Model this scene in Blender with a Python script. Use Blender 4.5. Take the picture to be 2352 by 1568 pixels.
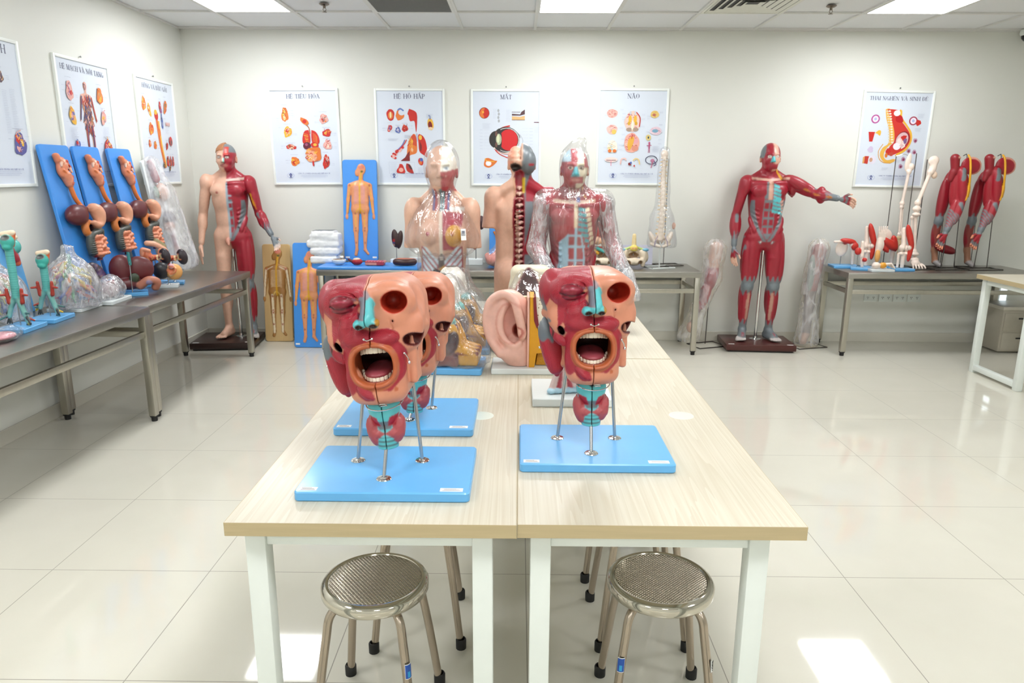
import bpy, bmesh, math, random
import numpy as np
from mathutils import Vector, Matrix, Euler
from math import sin, cos, pi, radians, sqrt, atan2
random.seed(7); RNG = np.random.RandomState(11)
for _o in list(bpy.data.objects): bpy.data.objects.remove(_o)
SC = bpy.context.scene; COL = SC.collection
# ---------------------------------------------------------------- camera, world, exposure
cam = bpy.data.cameras.new('camera'); co = bpy.data.objects.new('camera', cam); COL.objects.link(co)
cam.sensor_width = 36.0; cam.lens = 1640.0 / 2352.0 * 36.0; cam.clip_start = .05
co.location = (0, 0, 1.477)
_p, _y, _r = radians(13.28), math.atan(15 / 1640.0), radians(0.27)
_fw = Vector((-sin(_y) * cos(_p), cos(_y) * cos(_p), -sin(_p))); _rt = Vector((cos(_y), sin(_y), 0)); _up = _rt.cross(_fw)
_r2 = _rt * cos(_r) + _up * sin(_r); _u2 = -_rt * sin(_r) + _up * cos(_r)
_m = Matrix((_r2, _u2, -_fw)).transposed()
co.rotation_euler = _m.to_euler()
cam.dof.use_dof = True; cam.dof.focus_distance = 1.75; cam.dof.aperture_fstop = 14
SC.camera = co
W = bpy.data.worlds.new('world'); SC.world = W; W.use_nodes = True
W.node_tree.nodes['Background'].inputs[0].default_value = (.9, .95, 1, 1); W.node_tree.nodes['Background'].inputs[1].default_value = .35
SC.view_settings.view_transform = 'Standard'; SC.view_settings.look = 'None'; SC.view_settings.gamma = 1.0
SC.view_settings.exposure = 0.0
PANEL_W = 27.0      # radiance of the ceiling light panels
SC.cycles.max_bounces = 8; SC.cycles.diffuse_bounces = 4; SC.cycles.glossy_bounces = 4; SC.cycles.transparent_max_bounces = 16
SC.cycles.caustics_reflective = False; SC.cycles.caustics_refractive = False; SC.cycles.sample_clamp_indirect = 6.0
# room
XL, XR, YB, YF, HC = -2.84, 5.4, 6.36, -3.2, 2.63

# ---------------------------------------------------------------- materials
def s2l(c): return tuple(((v / 12.92) if v <= .04045 else ((v + .055) / 1.055) ** 2.4) for v in c)
def hx(h): return s2l((int(h[0:2], 16) / 255., int(h[2:4], 16) / 255., int(h[4:6], 16) / 255.))
_M = {}
def _nm(name):
    m = bpy.data.materials.new(name); m.use_nodes = True
    nt = m.node_tree; return m, nt, nt.nodes['Principled BSDF']
def mat(name, col='808080', rough=.5, metal=0., var=.06, scale=30., bump=0., spec=.5, coat=0., emit=0., trans=0., stretch=None):
    if name in _M: return _M[name]
    m, nt, b = _nm(name); N = nt.nodes; L = nt.links
    c = hx(col) if isinstance(col, str) else col
    tc = N.new('ShaderNodeTexCoord'); mp = N.new('ShaderNodeMapping'); L.new(tc.outputs['Object'], mp.inputs[0])
    if stretch: mp.inputs['Scale'].default_value = stretch
    nz = N.new('ShaderNodeTexNoise'); nz.inputs['Scale'].default_value = scale; nz.inputs['Detail'].default_value = 3; L.new(mp.outputs[0], nz.inputs['Vector'])
    mx = N.new('ShaderNodeMix'); mx.data_type = 'RGBA'; L.new(nz.outputs[0], mx.inputs[0])
    mx.inputs[6].default_value = (*[v * (1 - var) for v in c], 1); mx.inputs[7].default_value = (*[min(1, v * (1 + var)) for v in c], 1)
    L.new(mx.outputs[2], b.inputs['Base Color'])
    b.inputs['Roughness'].default_value = rough; b.inputs['Metallic'].default_value = metal; b.inputs['Specular IOR Level'].default_value = spec
    b.inputs['Coat Weight'].default_value = coat; b.inputs['Coat Roughness'].default_value = .1
    if trans: b.inputs['Transmission Weight'].default_value = trans
    if bump:
        bp = N.new('ShaderNodeBump'); bp.inputs['Strength'].default_value = bump; bp.inputs['Distance'].default_value = .004
        L.new(nz.outputs[0], bp.inputs['Height']); L.new(bp.outputs[0], b.inputs['Normal'])
    if emit:
        b.inputs['Emission Color'].default_value = (*c, 1); b.inputs['Emission Strength'].default_value = emit
    _M[name] = m; return m
def painted(name='painted_plastic', rough=.42, fib=False, coat=.10):
    """glossy painted model plastic: the paint is the vertex colour 'Col', muscle fibres follow the attribute 'fib'"""
    if name in _M: return _M[name]
    m, nt, b = _nm(name); N = nt.nodes; L = nt.links
    a = N.new('ShaderNodeAttribute'); a.attribute_name = 'Col'
    tc = N.new('ShaderNodeTexCoord'); nz = N.new('ShaderNodeTexNoise'); nz.inputs['Scale'].default_value = 40; nz.inputs['Detail'].default_value = 4
    L.new(tc.outputs['Object'], nz.inputs['Vector'])
    mr = N.new('ShaderNodeMapRange'); mr.inputs['To Min'].default_value = .86; mr.inputs['To Max'].default_value = 1.12; L.new(nz.outputs[0], mr.inputs[0])
    mul = N.new('ShaderNodeMix'); mul.data_type = 'RGBA'; mul.blend_type = 'MULTIPLY'; mul.inputs[0].default_value = 1
    L.new(a.outputs['Color'], mul.inputs[6]); L.new(mr.outputs[0], mul.inputs[7])
    out = mul.outputs[2]
    if fib:
        f = N.new('ShaderNodeAttribute'); f.attribute_name = 'fib'
        n2 = N.new('ShaderNodeTexNoise'); n2.inputs['Scale'].default_value = 55; n2.inputs['Detail'].default_value = 2; L.new(tc.outputs['Object'], n2.inputs['Vector'])
        ad = N.new('ShaderNodeMath'); ad.operation = 'MULTIPLY_ADD'; L.new(n2.outputs[0], ad.inputs[0]); ad.inputs[1].default_value = 11.0; L.new(f.outputs['Fac'], ad.inputs[2])
        sn = N.new('ShaderNodeMath'); sn.operation = 'SINE'; L.new(ad.outputs[0], sn.inputs[0])
        w = N.new('ShaderNodeAttribute'); w.attribute_name = 'fibw'
        mm = N.new('ShaderNodeMath'); mm.operation = 'MULTIPLY'; L.new(sn.outputs[0], mm.inputs[0]); L.new(w.outputs['Fac'], mm.inputs[1])
        bp = N.new('ShaderNodeBump'); bp.inputs['Strength'].default_value = .5; bp.inputs['Distance'].default_value = .0005; L.new(mm.outputs[0], bp.inputs['Height'])
        L.new(bp.outputs[0], b.inputs['Normal'])
        mr2 = N.new('ShaderNodeMapRange'); mr2.inputs['From Min'].default_value = -1; mr2.inputs['To Min'].default_value = 0.0; mr2.inputs['To Max'].default_value = .08; L.new(mm.outputs[0], mr2.inputs[0])
        wm = N.new('ShaderNodeMath'); wm.operation = 'MULTIPLY'; L.new(mr2.outputs[0], wm.inputs[0]); L.new(w.outputs['Fac'], wm.inputs[1])
        mx = N.new('ShaderNodeMix'); mx.data_type = 'RGBA'; L.new(wm.outputs[0], mx.inputs[0]); L.new(out, mx.inputs[6]); mx.inputs[7].default_value = (*hx('c8505e'), 1)
        out = mx.outputs[2]
    else:
        bp = N.new('ShaderNodeBump'); bp.inputs['Strength'].default_value = .12; bp.inputs['Distance'].default_value = .002; L.new(nz.outputs[0], bp.inputs['Height']); L.new(bp.outputs[0], b.inputs['Normal'])
    L.new(out, b.inputs['Base Color'])
    b.inputs['Roughness'].default_value = rough; b.inputs['Coat Weight'].default_value = coat; b.inputs['Coat Roughness'].default_value = .12
    _M[name] = m; return m
def film(name, white=.12, gl=.16, scale=38., tint='f4f6f8', stretch=(1, 1, .35), bd=.012, gr=.12):
    """clear crinkled plastic film"""
    if name in _M: return _M[name]
    m, nt, b = _nm(name); N = nt.nodes; L = nt.links; N.remove(b)
    out = N['Material Output']
    tc = N.new('ShaderNodeTexCoord'); mp = N.new('ShaderNodeMapping'); mp.inputs['Scale'].default_value = stretch; L.new(tc.outputs['Object'], mp.inputs[0])
    nz = N.new('ShaderNodeTexNoise'); nz.inputs['Scale'].default_value = scale; nz.inputs['Detail'].default_value = 3; nz.inputs['Distortion'].default_value = 1.2; L.new(mp.outputs[0], nz.inputs['Vector'])
    bp = N.new('ShaderNodeBump'); bp.inputs['Strength'].default_value = .9; bp.inputs['Distance'].default_value = bd; L.new(nz.outputs[0], bp.inputs['Height'])
    tr = N.new('ShaderNodeBsdfTransparent'); tr.inputs[0].default_value = (*hx(tint), 1)
    gs = N.new('ShaderNodeBsdfGlossy'); gs.inputs['Roughness'].default_value = gr; L.new(bp.outputs[0], gs.inputs['Normal'])
    df = N.new('ShaderNodeBsdfDiffuse'); df.inputs[0].default_value = (.9, .9, .92, 1); L.new(bp.outputs[0], df.inputs['Normal'])
    lw = N.new('ShaderNodeLayerWeight'); lw.inputs[0].default_value = .25; L.new(bp.outputs[0], lw.inputs['Normal'])
    r1 = N.new('ShaderNodeMapRange'); r1.inputs['To Min'].default_value = gl * .45; r1.inputs['To Max'].default_value = min(1, gl * 4); L.new(lw.outputs['Facing'], r1.inputs[0])
    r2 = N.new('ShaderNodeMapRange'); r2.inputs['From Min'].default_value = .38; r2.inputs['From Max'].default_value = .78; r2.inputs['To Min'].default_value = white * .5; r2.inputs['To Max'].default_value = min(1, white * 2.2); L.new(nz.outputs[0], r2.inputs[0])
    m1 = N.new('ShaderNodeMixShader'); L.new(r2.outputs[0], m1.inputs[0]); L.new(tr.outputs[0], m1.inputs[1]); L.new(df.outputs[0], m1.inputs[2])
    m2 = N.new('ShaderNodeMixShader'); L.new(r1.outputs[0], m2.inputs[0]); L.new(m1.outputs[0], m2.inputs[1]); L.new(gs.outputs[0], m2.inputs[2])
    L.new(m2.outputs[0], out.inputs[0]); _M[name] = m; return m
STEEL = mat('brushed_steel', 'b9b5aa', .3, 1., .08, 60, stretch=(1, 1, .04))
STEELTOP = mat('steel_table_top', 'a9a6a0', .32, 1., .06, 40, stretch=(.05, 1, 1))
CHROME = mat('chrome', 'dcdcdc', .08, 1., .02)
RODM = mat('rod_metal', 'b4b6ba', .22, 1., .04)
BLACK = mat('black_rubber', '161616', .6)
WHITEP = mat('white_powder_coat', 'dfe5e0', .38, 0, .02)
BLUE = mat('blue_board_plastic', '63aee6', .33, 0, .03, coat=.2)
BLUED = mat('deep_blue_board_plastic', '3f8fe2', .38, 0, .03, coat=.1)
WBASE = mat('white_base_plastic', 'dfe6e6', .35, 0, .02)
PAPER = mat('label_paper', 'f0f0ee', .6, 0, .02)
INK = mat('print_ink', '4a4f6a', .6, 0, .02)
BROWN = mat('dark_brown_lacquer', '4a201c', .3, 0, .15, 18, stretch=(.2, 1, 1))
PP = painted(); PPF = painted('painted_muscle_plastic', fib=True)
FILM = film('clear_film', .05, .13, 26., 'fafbfd'); FILMW = film('milky_film', .27, .20, 34., 'fafbfd')
FILMS = film('tight_film', .03, .14, 20., 'fdfdfe', (1, 1, .14))

# ---------------------------------------------------------------- scene graph helpers
def link(o, parent=None):
    COL.objects.link(o)
    if parent is not None: o.parent = parent
    return o
def tag(o, label=None, cat=None, group=None, kind=None):
    if label: o['label'] = label
    if cat: o['category'] = cat
    if group: o['group'] = group
    if kind: o['kind'] = kind
    return o
def thing(name, label, cat, loc=(0, 0, 0), rot=(0, 0, 0), group=None):
    o = bpy.data.objects.new(name, None); o.empty_display_size = .05; COL.objects.link(o)
    o.location = loc; o.rotation_euler = rot if not isinstance(rot, (int, float)) else (0, 0, rot)
    return tag(o, label, cat, group)
def copy_tree(o, parent=None, loc=None, rot=None, label=None):
    c = o.copy(); COL.objects.link(c); c.parent = parent
    if parent is not None: c.matrix_parent_inverse = o.matrix_parent_inverse
    if loc is not None: c.location = loc
    if rot is not None: c.rotation_euler = rot
    if label: c['label'] = label
    for ch in [x for x in bpy.data.objects if x.parent == o]: copy_tree(ch, c)
    return c
class MB:
    """collects shapes into one mesh"""
    def __init__(s): s.b = bmesh.new()
    def _x(s, vs, M):
        if M is not None: bmesh.ops.transform(s.b, matrix=M, verts=vs)
    def box(s, c, size, bev=0., seg=2, rot=None):
        r = bmesh.ops.create_cube(s.b, size=1.0); vs = r['verts']
        bmesh.ops.scale(s.b, vec=size, verts=vs)
        if bev > 0:
            es = list({e for v in vs for e in v.link_edges})
            q = bmesh.ops.bevel(s.b, geom=es, offset=bev, segments=seg, profile=.5, affect='EDGES'); vs = list({v for f in q['faces'] for v in f.verts} | {v for v in vs if v.is_valid})
            seen = set(vs); st = list(vs)
            while st:
                v = st.pop()
                for e in v.link_edges:
                    w = e.other_vert(v)
                    if w not in seen: seen.add(w); st.append(w)
            vs = list(seen)
        M = Matrix.Translation(c)
        if rot is not None: M = M @ (rot.to_4x4() if not isinstance(rot, tuple) else Euler(rot).to_matrix().to_4x4())
        s._x(vs, M); return s
    def rbox(s, c, size, rad, seg=5, bev=.003):
        """plate with rounded corners in plan"""
        w, d = size[0] / 2, size[1] / 2; pts = []
        for sx, sy, a0 in ((1, 1, 0), (-1, 1, 90), (-1, -1, 180), (1, -1, 270)):
            for i in range(seg + 1):
                a = radians(a0 + 90 * i / seg); pts.append((c[0] + sx * (w - rad) + rad * cos(a), c[1] + sy * (d - rad) + rad * sin(a)))
        return s.prism(pts, c[2] - size[2] / 2, c[2] + size[2] / 2, bev)
    def prism(s, pts, z0, z1, bev=0.):
        n = len(pts); vs = []
        def ring(z, sc):
            out = []
            for i, p in enumerate(pts):
                if sc:
                    a = Vector(pts[i - 1][:2]); q = Vector(pts[(i + 1) % n][:2]); t = (q - a).normalized(); nn = Vector((-t.y, t.x))
                    out.append(s.b.verts.new((p[0] + nn.x * sc, p[1] + nn.y * sc, z)))
                else: out.append(s.b.verts.new((p[0], p[1], z)))
            return out
        rs = [ring(z0, bev), ring(z0 + bev, 0), ring(z1 - bev, 0), ring(z1, bev)] if bev else [ring(z0, 0), ring(z1, 0)]
        for a, q in zip(rs, rs[1:]):
            for i in range(n): s.b.faces.new((a[i], a[(i + 1) % n], q[(i + 1) % n], q[i]))
        s.b.faces.new(list(reversed(rs[0]))); s.b.faces.new(rs[-1]); return s
    def tube(s, pts, r, n=10, cap=True, closed=False):
        pts = [Vector(p) for p in pts]; m = len(pts); rr = r if isinstance(r, (list, tuple)) else [r] * m
        rings = []; prev = None
        for i, p in enumerate(pts):
            if closed: t = (pts[(i + 1) % m] - pts[i - 1]).normalized()
            else: t = (pts[min(i + 1, m - 1)] - pts[max(i - 1, 0)]).normalized()
            if prev is None:
                a = Vector((0, 0, 1)) if abs(t.z) < .9 else Vector((1, 0, 0)); u = t.cross(a).normalized()
            else:
                u = (prev - t * prev.dot(t))
                u = u.normalized() if u.length > 1e-6 else t.orthogonal().normalized()
            prev = u; w = t.cross(u)
            rings.append([s.b.verts.new(p + (u * cos(2 * pi * k / n) + w * sin(2 * pi * k / n)) * rr[i]) for k in range(n)])
        for i in range(m if closed else m - 1):
            a, q = rings[i], rings[(i + 1) % m]
            for k in range(n): s.b.faces.new((a[k], a[(k + 1) % n], q[(k + 1) % n], q[k]))
        if cap and not closed:
            s.b.faces.new(list(reversed(rings[0]))); s.b.faces.new(rings[-1])
        return s
    def lathe(s, prof, n=24, c=(0, 0, 0), M=None):
        """profile of (r, z) about Z"""
        rings = []; vs = []
        for r, z in prof:
            if r < 1e-6: q = [s.b.verts.new((c[0], c[1], c[2] + z))]
            else: q = [s.b.verts.new((c[0] + r * cos(2 * pi * k / n), c[1] + r * sin(2 * pi * k / n), c[2] + z)) for k in range(n)]
            rings.append(q); vs += q
        for a, q in zip(rings, rings[1:]):
            for k in range(n):
                A, B, C_, D = a[k % len(a)], a[(k + 1) % len(a)], q[(k + 1) % len(q)], q[k % len(q)]
                f = []
                for v in (A, B, C_, D):
                    if v not in f: f.append(v)
                if len(f) >= 3:
                    try: s.b.faces.new(f)
                    except ValueError: pass
        s._x(vs, M); return s
    def ell(s, c, r, n=16, m=10, M=None):
        prof = [(sin(pi * i / m), -cos(pi * i / m)) for i in range(m + 1)]; prof[0] = (0, -1); prof[-1] = (0, 1)
        T = Matrix.Translation(c) @ (M.to_4x4() if M is not None else Matrix.Identity(4)) @ Matrix.Diagonal((*r, 1))
        return s.lathe(prof, n, M=T)
    def quad(s, pts):
        s.b.faces.new([s.b.verts.new(p) for p in pts]); return s
    def build(s, name, m, parent=None, smooth=True, loc=None, rot=None):
        bmesh.ops.recalc_face_normals(s.b, faces=s.b.faces)
        me = bpy.data.meshes.new(name); s.b.to_mesh(me); s.b.free()
        if smooth: me.polygons.foreach_set('use_smooth', [True] * len(me.polygons)); me.set_sharp_from_angle(angle=radians(38))
        me.materials.append(m); o = bpy.data.objects.new(name, me); link(o, parent)
        if loc is not None: o.location = loc
        if rot is not None: o.rotation_euler = rot
        return o
def struct(name, mb, m, smooth=False):
    o = mb.build(name, m, None, smooth); o['kind'] = 'structure'; return o
def text(name, body, size, m, parent, loc, rot, align='CENTER', extrude=.0003, bold=0.):
    c = bpy.data.curves.new(name, 'FONT'); c.body = body; c.size = size; c.align_x = align; c.align_y = 'CENTER'; c.extrude = extrude; c.offset = bold
    o = bpy.data.objects.new(name, c)
    COL.objects.link(o); dg = bpy.context.evaluated_depsgraph_get(); me = bpy.data.meshes.new_from_object(o.evaluated_get(dg))
    bpy.data.objects.remove(o); bpy.data.curves.remove(c)
    me.materials.clear(); me.materials.append(m)
    o = bpy.data.objects.new(name, me); link(o, parent); o.location = loc; o.rotation_euler = rot; return o
# ================================================================ the room
def tile_floor():
    m, nt, b = _nm('polished_floor_tiles'); N = nt.nodes; L = nt.links
    g = N.new('ShaderNodeNewGeometry'); sp = N.new('ShaderNodeSeparateXYZ'); L.new(g.outputs['Position'], sp.inputs[0])
    fs = []
    for ax, off in (('X', -.566), ('Y', .027)):
        a = N.new('ShaderNodeMath'); a.operation = 'SUBTRACT'; a.inputs[1].default_value = off - .6 * 20; L.new(sp.outputs[ax], a.inputs[0])
        d = N.new('ShaderNodeMath'); d.operation = 'DIVIDE'; d.inputs[1].default_value = .6; L.new(a.outputs[0], d.inputs[0])
        f = N.new('ShaderNodeMath'); f.operation = 'PINGPONG'; f.inputs[1].default_value = .5; L.new(d.outputs[0], f.inputs[0])
        l = N.new('ShaderNodeMath'); l.operation = 'LESS_THAN'; l.inputs[1].default_value = .0026; L.new(f.outputs[0], l.inputs[0]); fs.append(l)
    mx = N.new('ShaderNodeMath'); mx.operation = 'MAXIMUM'; L.new(fs[0].outputs[0], mx.inputs[0]); L.new(fs[1].outputs[0], mx.inputs[1])
    nz = N.new('ShaderNodeTexNoise'); nz.inputs['Scale'].default_value = 5; nz.inputs['Detail'].default_value = 5; L.new(g.outputs['Position'], nz.inputs['Vector'])
    c1 = N.new('ShaderNodeMix'); c1.data_type = 'RGBA'; L.new(nz.outputs[0], c1.inputs[0]); c1.inputs[6].default_value = (*hx('cfccbe'), 1); c1.inputs[7].default_value = (*hx('d6d3c6'), 1)
    c2 = N.new('ShaderNodeMix'); c2.data_type = 'RGBA'; L.new(mx.outputs[0], c2.inputs[0]); L.new(c1.outputs[2], c2.inputs[6]); c2.inputs[7].default_value = (*hx('8d887c'), 1)
    L.new(c2.outputs[2], b.inputs['Base Color'])
    r = N.new('ShaderNodeMapRange'); L.new(mx.outputs[0], r.inputs[0]); r.inputs['To Min'].default_value = .05; r.inputs['To Max'].default_value = .5; L.new(r.outputs[0], b.inputs['Roughness'])
    b.inputs['Specular IOR Level'].default_value = .6
    return m
WALLM = mat('cream_wall_paint', 'dedfd8', .55, 0, .015, 3)
CEILM = mat('ceiling_tile', 'e3e5e6', .75, 0, .02, 120)
GRIDM = mat('ceiling_grid_white', 'dcdcd8', .5, 0, .01)
BASEM = mat('skirting_tile', 'cfccc0', .2, 0, .02)
T = .12
struct('floor', MB().box(((XL + XR) / 2, (YF + YB) / 2, -T / 2), (XR - XL + 2 * T, YB - YF + 2 * T, T)), tile_floor())
struct('wall_back', MB().box(((XL + XR) / 2, YB + T / 2, HC / 2), (XR - XL + 2 * T, T, HC)), WALLM)
struct('wall_left', MB().box((XL - T / 2, (YF + YB) / 2, HC / 2), (T, YB - YF, HC)), WALLM)
struct('wall_right', MB().box((XR + T / 2, (YF + YB) / 2, HC / 2), (T, YB - YF, HC)), WALLM)
struct('wall_front', MB().box(((XL + XR) / 2, YF - T / 2, HC / 2), (XR - XL + 2 * T, T, HC)), WALLM)
struct('baseboard_left', MB().box((XL + .006, (YF + YB) / 2, .0425), (.012, YB - YF, .085), .002), BASEM)
struct('baseboard_back', MB().box(((XL + XR) / 2 + .006, YB - .006, .0425), (XR - XL - .012, .012, .085), .002), BASEM)
struct('ceiling', MB().box(((XL + XR) / 2, (YF + YB) / 2, HC + .06), (XR - XL + 2 * T, YB - YF + 2 * T, .1)), CEILM)
g = MB(); gz = HC + .004
k = -5
while .12 + .6 * k < XR:
    x = .12 + .6 * k
    if x > XL: g.box((x, (YF + YB) / 2, gz), (.024, YB - YF, .012))
    k += 1
for k in range(-14, 2):
    y = 5.70 + .6 * k
    if y > YF: g.box(((XL + XR) / 2, y, gz - .0008), (XR - XL, .024, .012))
g.box(((XL + XR) / 2, YB - .011, gz - .002), (XR - XL, .022, .012)); g.box((XL + .011, (YF + YB) / 2, gz - .002), (.022, YB - YF, .012))
struct('trim_1', g, GRIDM)
# ceiling light panels
PANELM = mat('light_panel_diffuser', (.975, .985, 1.), .5, emit=PANEL_W, var=0)
names = {(0, 2): 'leftmost visible ceiling light panel, above the left wall posters', (1, 2): 'middle visible ceiling light panel beside the supply air diffuser', (2, 2): 'rightmost visible ceiling light panel, near the dome camera'}
names = {(0, 3): 'square white ceiling light panel, leftmost in the photo', (1, 3): 'square white ceiling light panel in the middle of the ceiling row', (2, 3): 'square white ceiling light panel on the right, near the dome camera'}
for i, x in enumerate((-1.98, .42, 2.82)):
    for j, y in enumerate((-1.8, .6, 3.0, 5.4)):
        t = thing('ceiling_light', names.get((i, j), 'square white ceiling light panel behind the view, in the ceiling grid'), 'ceiling light', (x, y, HC), group='square ceiling light panels')
        MB().box((0, 0, 0), (.554, .554, .004)).build('diffuser', PANELM, t, False)
        f = MB()
        for a in (0, 1, 2, 3):
            c = ((.285, 0, 0), (-.285, 0, 0), (0, .285, 0), (0, -.285, 0))[a]
            f.box(c, ((.016, .586, .008) if a < 2 else (.554, .016, .008)))
        f.build('frame', GRIDM, t, False)
# return air grille (fine louvres)
t = thing('return_air_grille', 'grey square ceiling return air grille with fine louvres', 'vent', (-.78, 5.4, HC))
GR = mat('grille_grey', '8f9090', .5); DK = mat('duct_dark', '4c4c4a', .8)
MB().box((0, 0, .006), (.57, .57, .004)).build('backing', DK, t, False)
f = MB()
for k in range(28): f.box((0, -.27 + .02 * k, 0), (.55, .012, .003), rot=(radians(35), 0, 0))
f.build('louvres', GR, t, False)
f = MB()
for c, s in (((.283, 0, 0), (.02, .586, .008)), ((-.283, 0, 0), (.02, .586, .008)), ((0, .283, 0), (.546, .02, .008)), ((0, -.283, 0), (.546, .02, .008))): f.box(c, s)
f.build('frame', GRIDM, t, False)
# supply diffuser (concentric louvres)
t = thing('supply_air_diffuser', 'cream square ceiling air diffuser with concentric louvres', 'vent', (1.62, 5.4, HC))
CR = mat('diffuser_cream', 'dedfd4', .5)
MB().box((0, 0, .008), (.58, .58, .004)).build('backing', DK, t, False)
for q in range(5):
    f = MB(); a = .27 - .05 * q; rr = radians(42)
    for ang in range(4):
        R4 = Matrix.Rotation(ang * pi / 2, 4, 'Z')
        pts = [(-a, -a, -.004), (a, -a, -.004), (a - .032, -a + .032, .008), (-a + .032, -a + .032, .008)]
        lo = [R4 @ Vector(p) for p in pts]; hi = [p + Vector((0, 0, .003)) for p in lo]
        f.quad(lo); f.quad(hi)
    f.build('louvre_ring', CR, t, False)
f = MB()
for c, s in (((.285, 0, -.001), (.02, .59, .008)), ((-.285, 0, -.001), (.02, .59, .008)), ((0, .285, -.001), (.55, .02, .008)), ((0, -.285, -.001), (.55, .02, .008))): f.box(c, s)
f.build('frame', CR, t, False)
# sprinklers
for (x, y, lab) in ((-1.385, 5.43, 'small brass ceiling sprinkler head left of the return air grille'), (2.185, 5.45, 'small brass ceiling sprinkler head right of the air diffuser')):
    t = thing('sprinkler', lab, 'sprinkler', (x, y, HC), group='ceiling sprinklers')
    BR = mat('sprinkler_metal', '7d7468', .35, .8)
    MB().lathe([(0, 0), (.036, 0), (.036, -.004), (.022, -.012), (.01, -.014), (.01, -.03), (0, -.03)], 20).build('body', BR, t)
    f = MB()
    for sx in (-1, 1): f.tube([(sx * .008, 0, -.028), (sx * .012, 0, -.04), (0, 0, -.052)], .0025, 6)
    f.build('yoke', BR, t)
    MB().lathe([(0, -.052), (.016, -.052), (.016, -.055), (0, -.056)], 14).build('deflector', BR, t)
# dome camera under the ceiling at the back wall
t = thing('dome_camera', 'white dome security camera with dark glass at the top right corner', 'camera', (4.14, 6.28, HC))
MB().lathe([(0, 0), (.06, 0), (.062, -.03), (.055, -.045), (0, -.045)], 24).build('housing', WHITEP, t)
MB().lathe([(.05, -.044), (.046, -.066), (.03, -.085), (0, -.093)], 24).build('dome', mat('smoked_dome', '1b1c20', .08), t)
# wall sockets
for k, x in enumerate((3.155, 3.287, 3.415, 3.542)):
    t = thing('wall_socket', ['leftmost', 'second from the left', 'third from the left', 'rightmost'][k] + ' of the four white wall sockets under the right steel table', 'socket', (x, YB, .402), group='row of four wall sockets')
    MB().box((0, -.005, 0), (.118, .01, .07), .004).build('cover_plate', WHITEP, t)
    for sx in (-1, 1):
        f = MB()
        for hx_, hz in ((-.006, .006), (.006, .006), (0, -.006)): f.box((sx * .026 + hx_, -.0105, hz), (.004, .002, .008))
        f.build('outlet', BLACK, t, False)
MB().box((3.35, YB - .003, .442), (.5, .006, .004)).build('trim_2', GRIDM)['kind'] = 'structure'

# ================================================================ centre tables
def wood(name, c1, c2, fine=1.):
    m, nt, b = _nm(name); N = nt.nodes; L = nt.links
    tc = N.new('ShaderNodeTexCoord'); mp = N.new('ShaderNodeMapping'); mp.inputs['Scale'].default_value = (6.5 * fine, .20, 6.5); L.new(tc.outputs['Object'], mp.inputs[0])
    nz = N.new('ShaderNodeTexNoise'); nz.inputs['Scale'].default_value = 2.2; nz.inputs['Detail'].default_value = 2; nz.inputs['Distortion'].default_value = .25; L.new(mp.outputs[0], nz.inputs['Vector'])
    mu = N.new('ShaderNodeMath'); mu.operation = 'MULTIPLY'; mu.inputs[1].default_value = 15; L.new(nz.outputs[0], mu.inputs[0])
    fr = N.new('ShaderNodeMath'); fr.operation = 'FRACT'; L.new(mu.outputs[0], fr.inputs[0])
    n2 = N.new('ShaderNodeTexNoise'); n2.inputs['Scale'].default_value = 40; n2.inputs['Detail'].default_value = 4
    mp2 = N.new('ShaderNodeMapping'); mp2.inputs['Scale'].default_value = (4, .1, 4); L.new(tc.outputs['Object'], mp2.inputs[0]); L.new(mp2.outputs[0], n2.inputs['Vector'])
    av = N.new('ShaderNodeMath'); av.operation = 'MULTIPLY_ADD'; L.new(fr.outputs[0], av.inputs[0]); av.inputs[1].default_value = .34; 
    hf = N.new('ShaderNodeMath'); hf.operation = 'MULTIPLY'; hf.inputs[1].default_value = .6; L.new(n2.outputs[0], hf.inputs[0]); L.new(hf.outputs[0], av.inputs[2])
    cr = N.new('ShaderNodeValToRGB'); cr.color_ramp.elements[0].color = (*hx(c1), 1); cr.color_ramp.elements[1].color = (*hx(c2), 1); L.new(av.outputs[0], cr.inputs[0])
    cr.color_ramp.elements[0].position = .12; cr.color_ramp.elements[1].position = .85
    L.new(cr.outputs[0], b.inputs['Base Color']); b.inputs['Roughness'].default_value = .34; return m
WOODM = wood('pale_wood_laminate', 'd6d1c0', 'c3b9a2')
EDGEM = mat('wood_edge_band', 'b5a47f', .45, 0, .12, 25, stretch=(.25, .25, 6))
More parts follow.
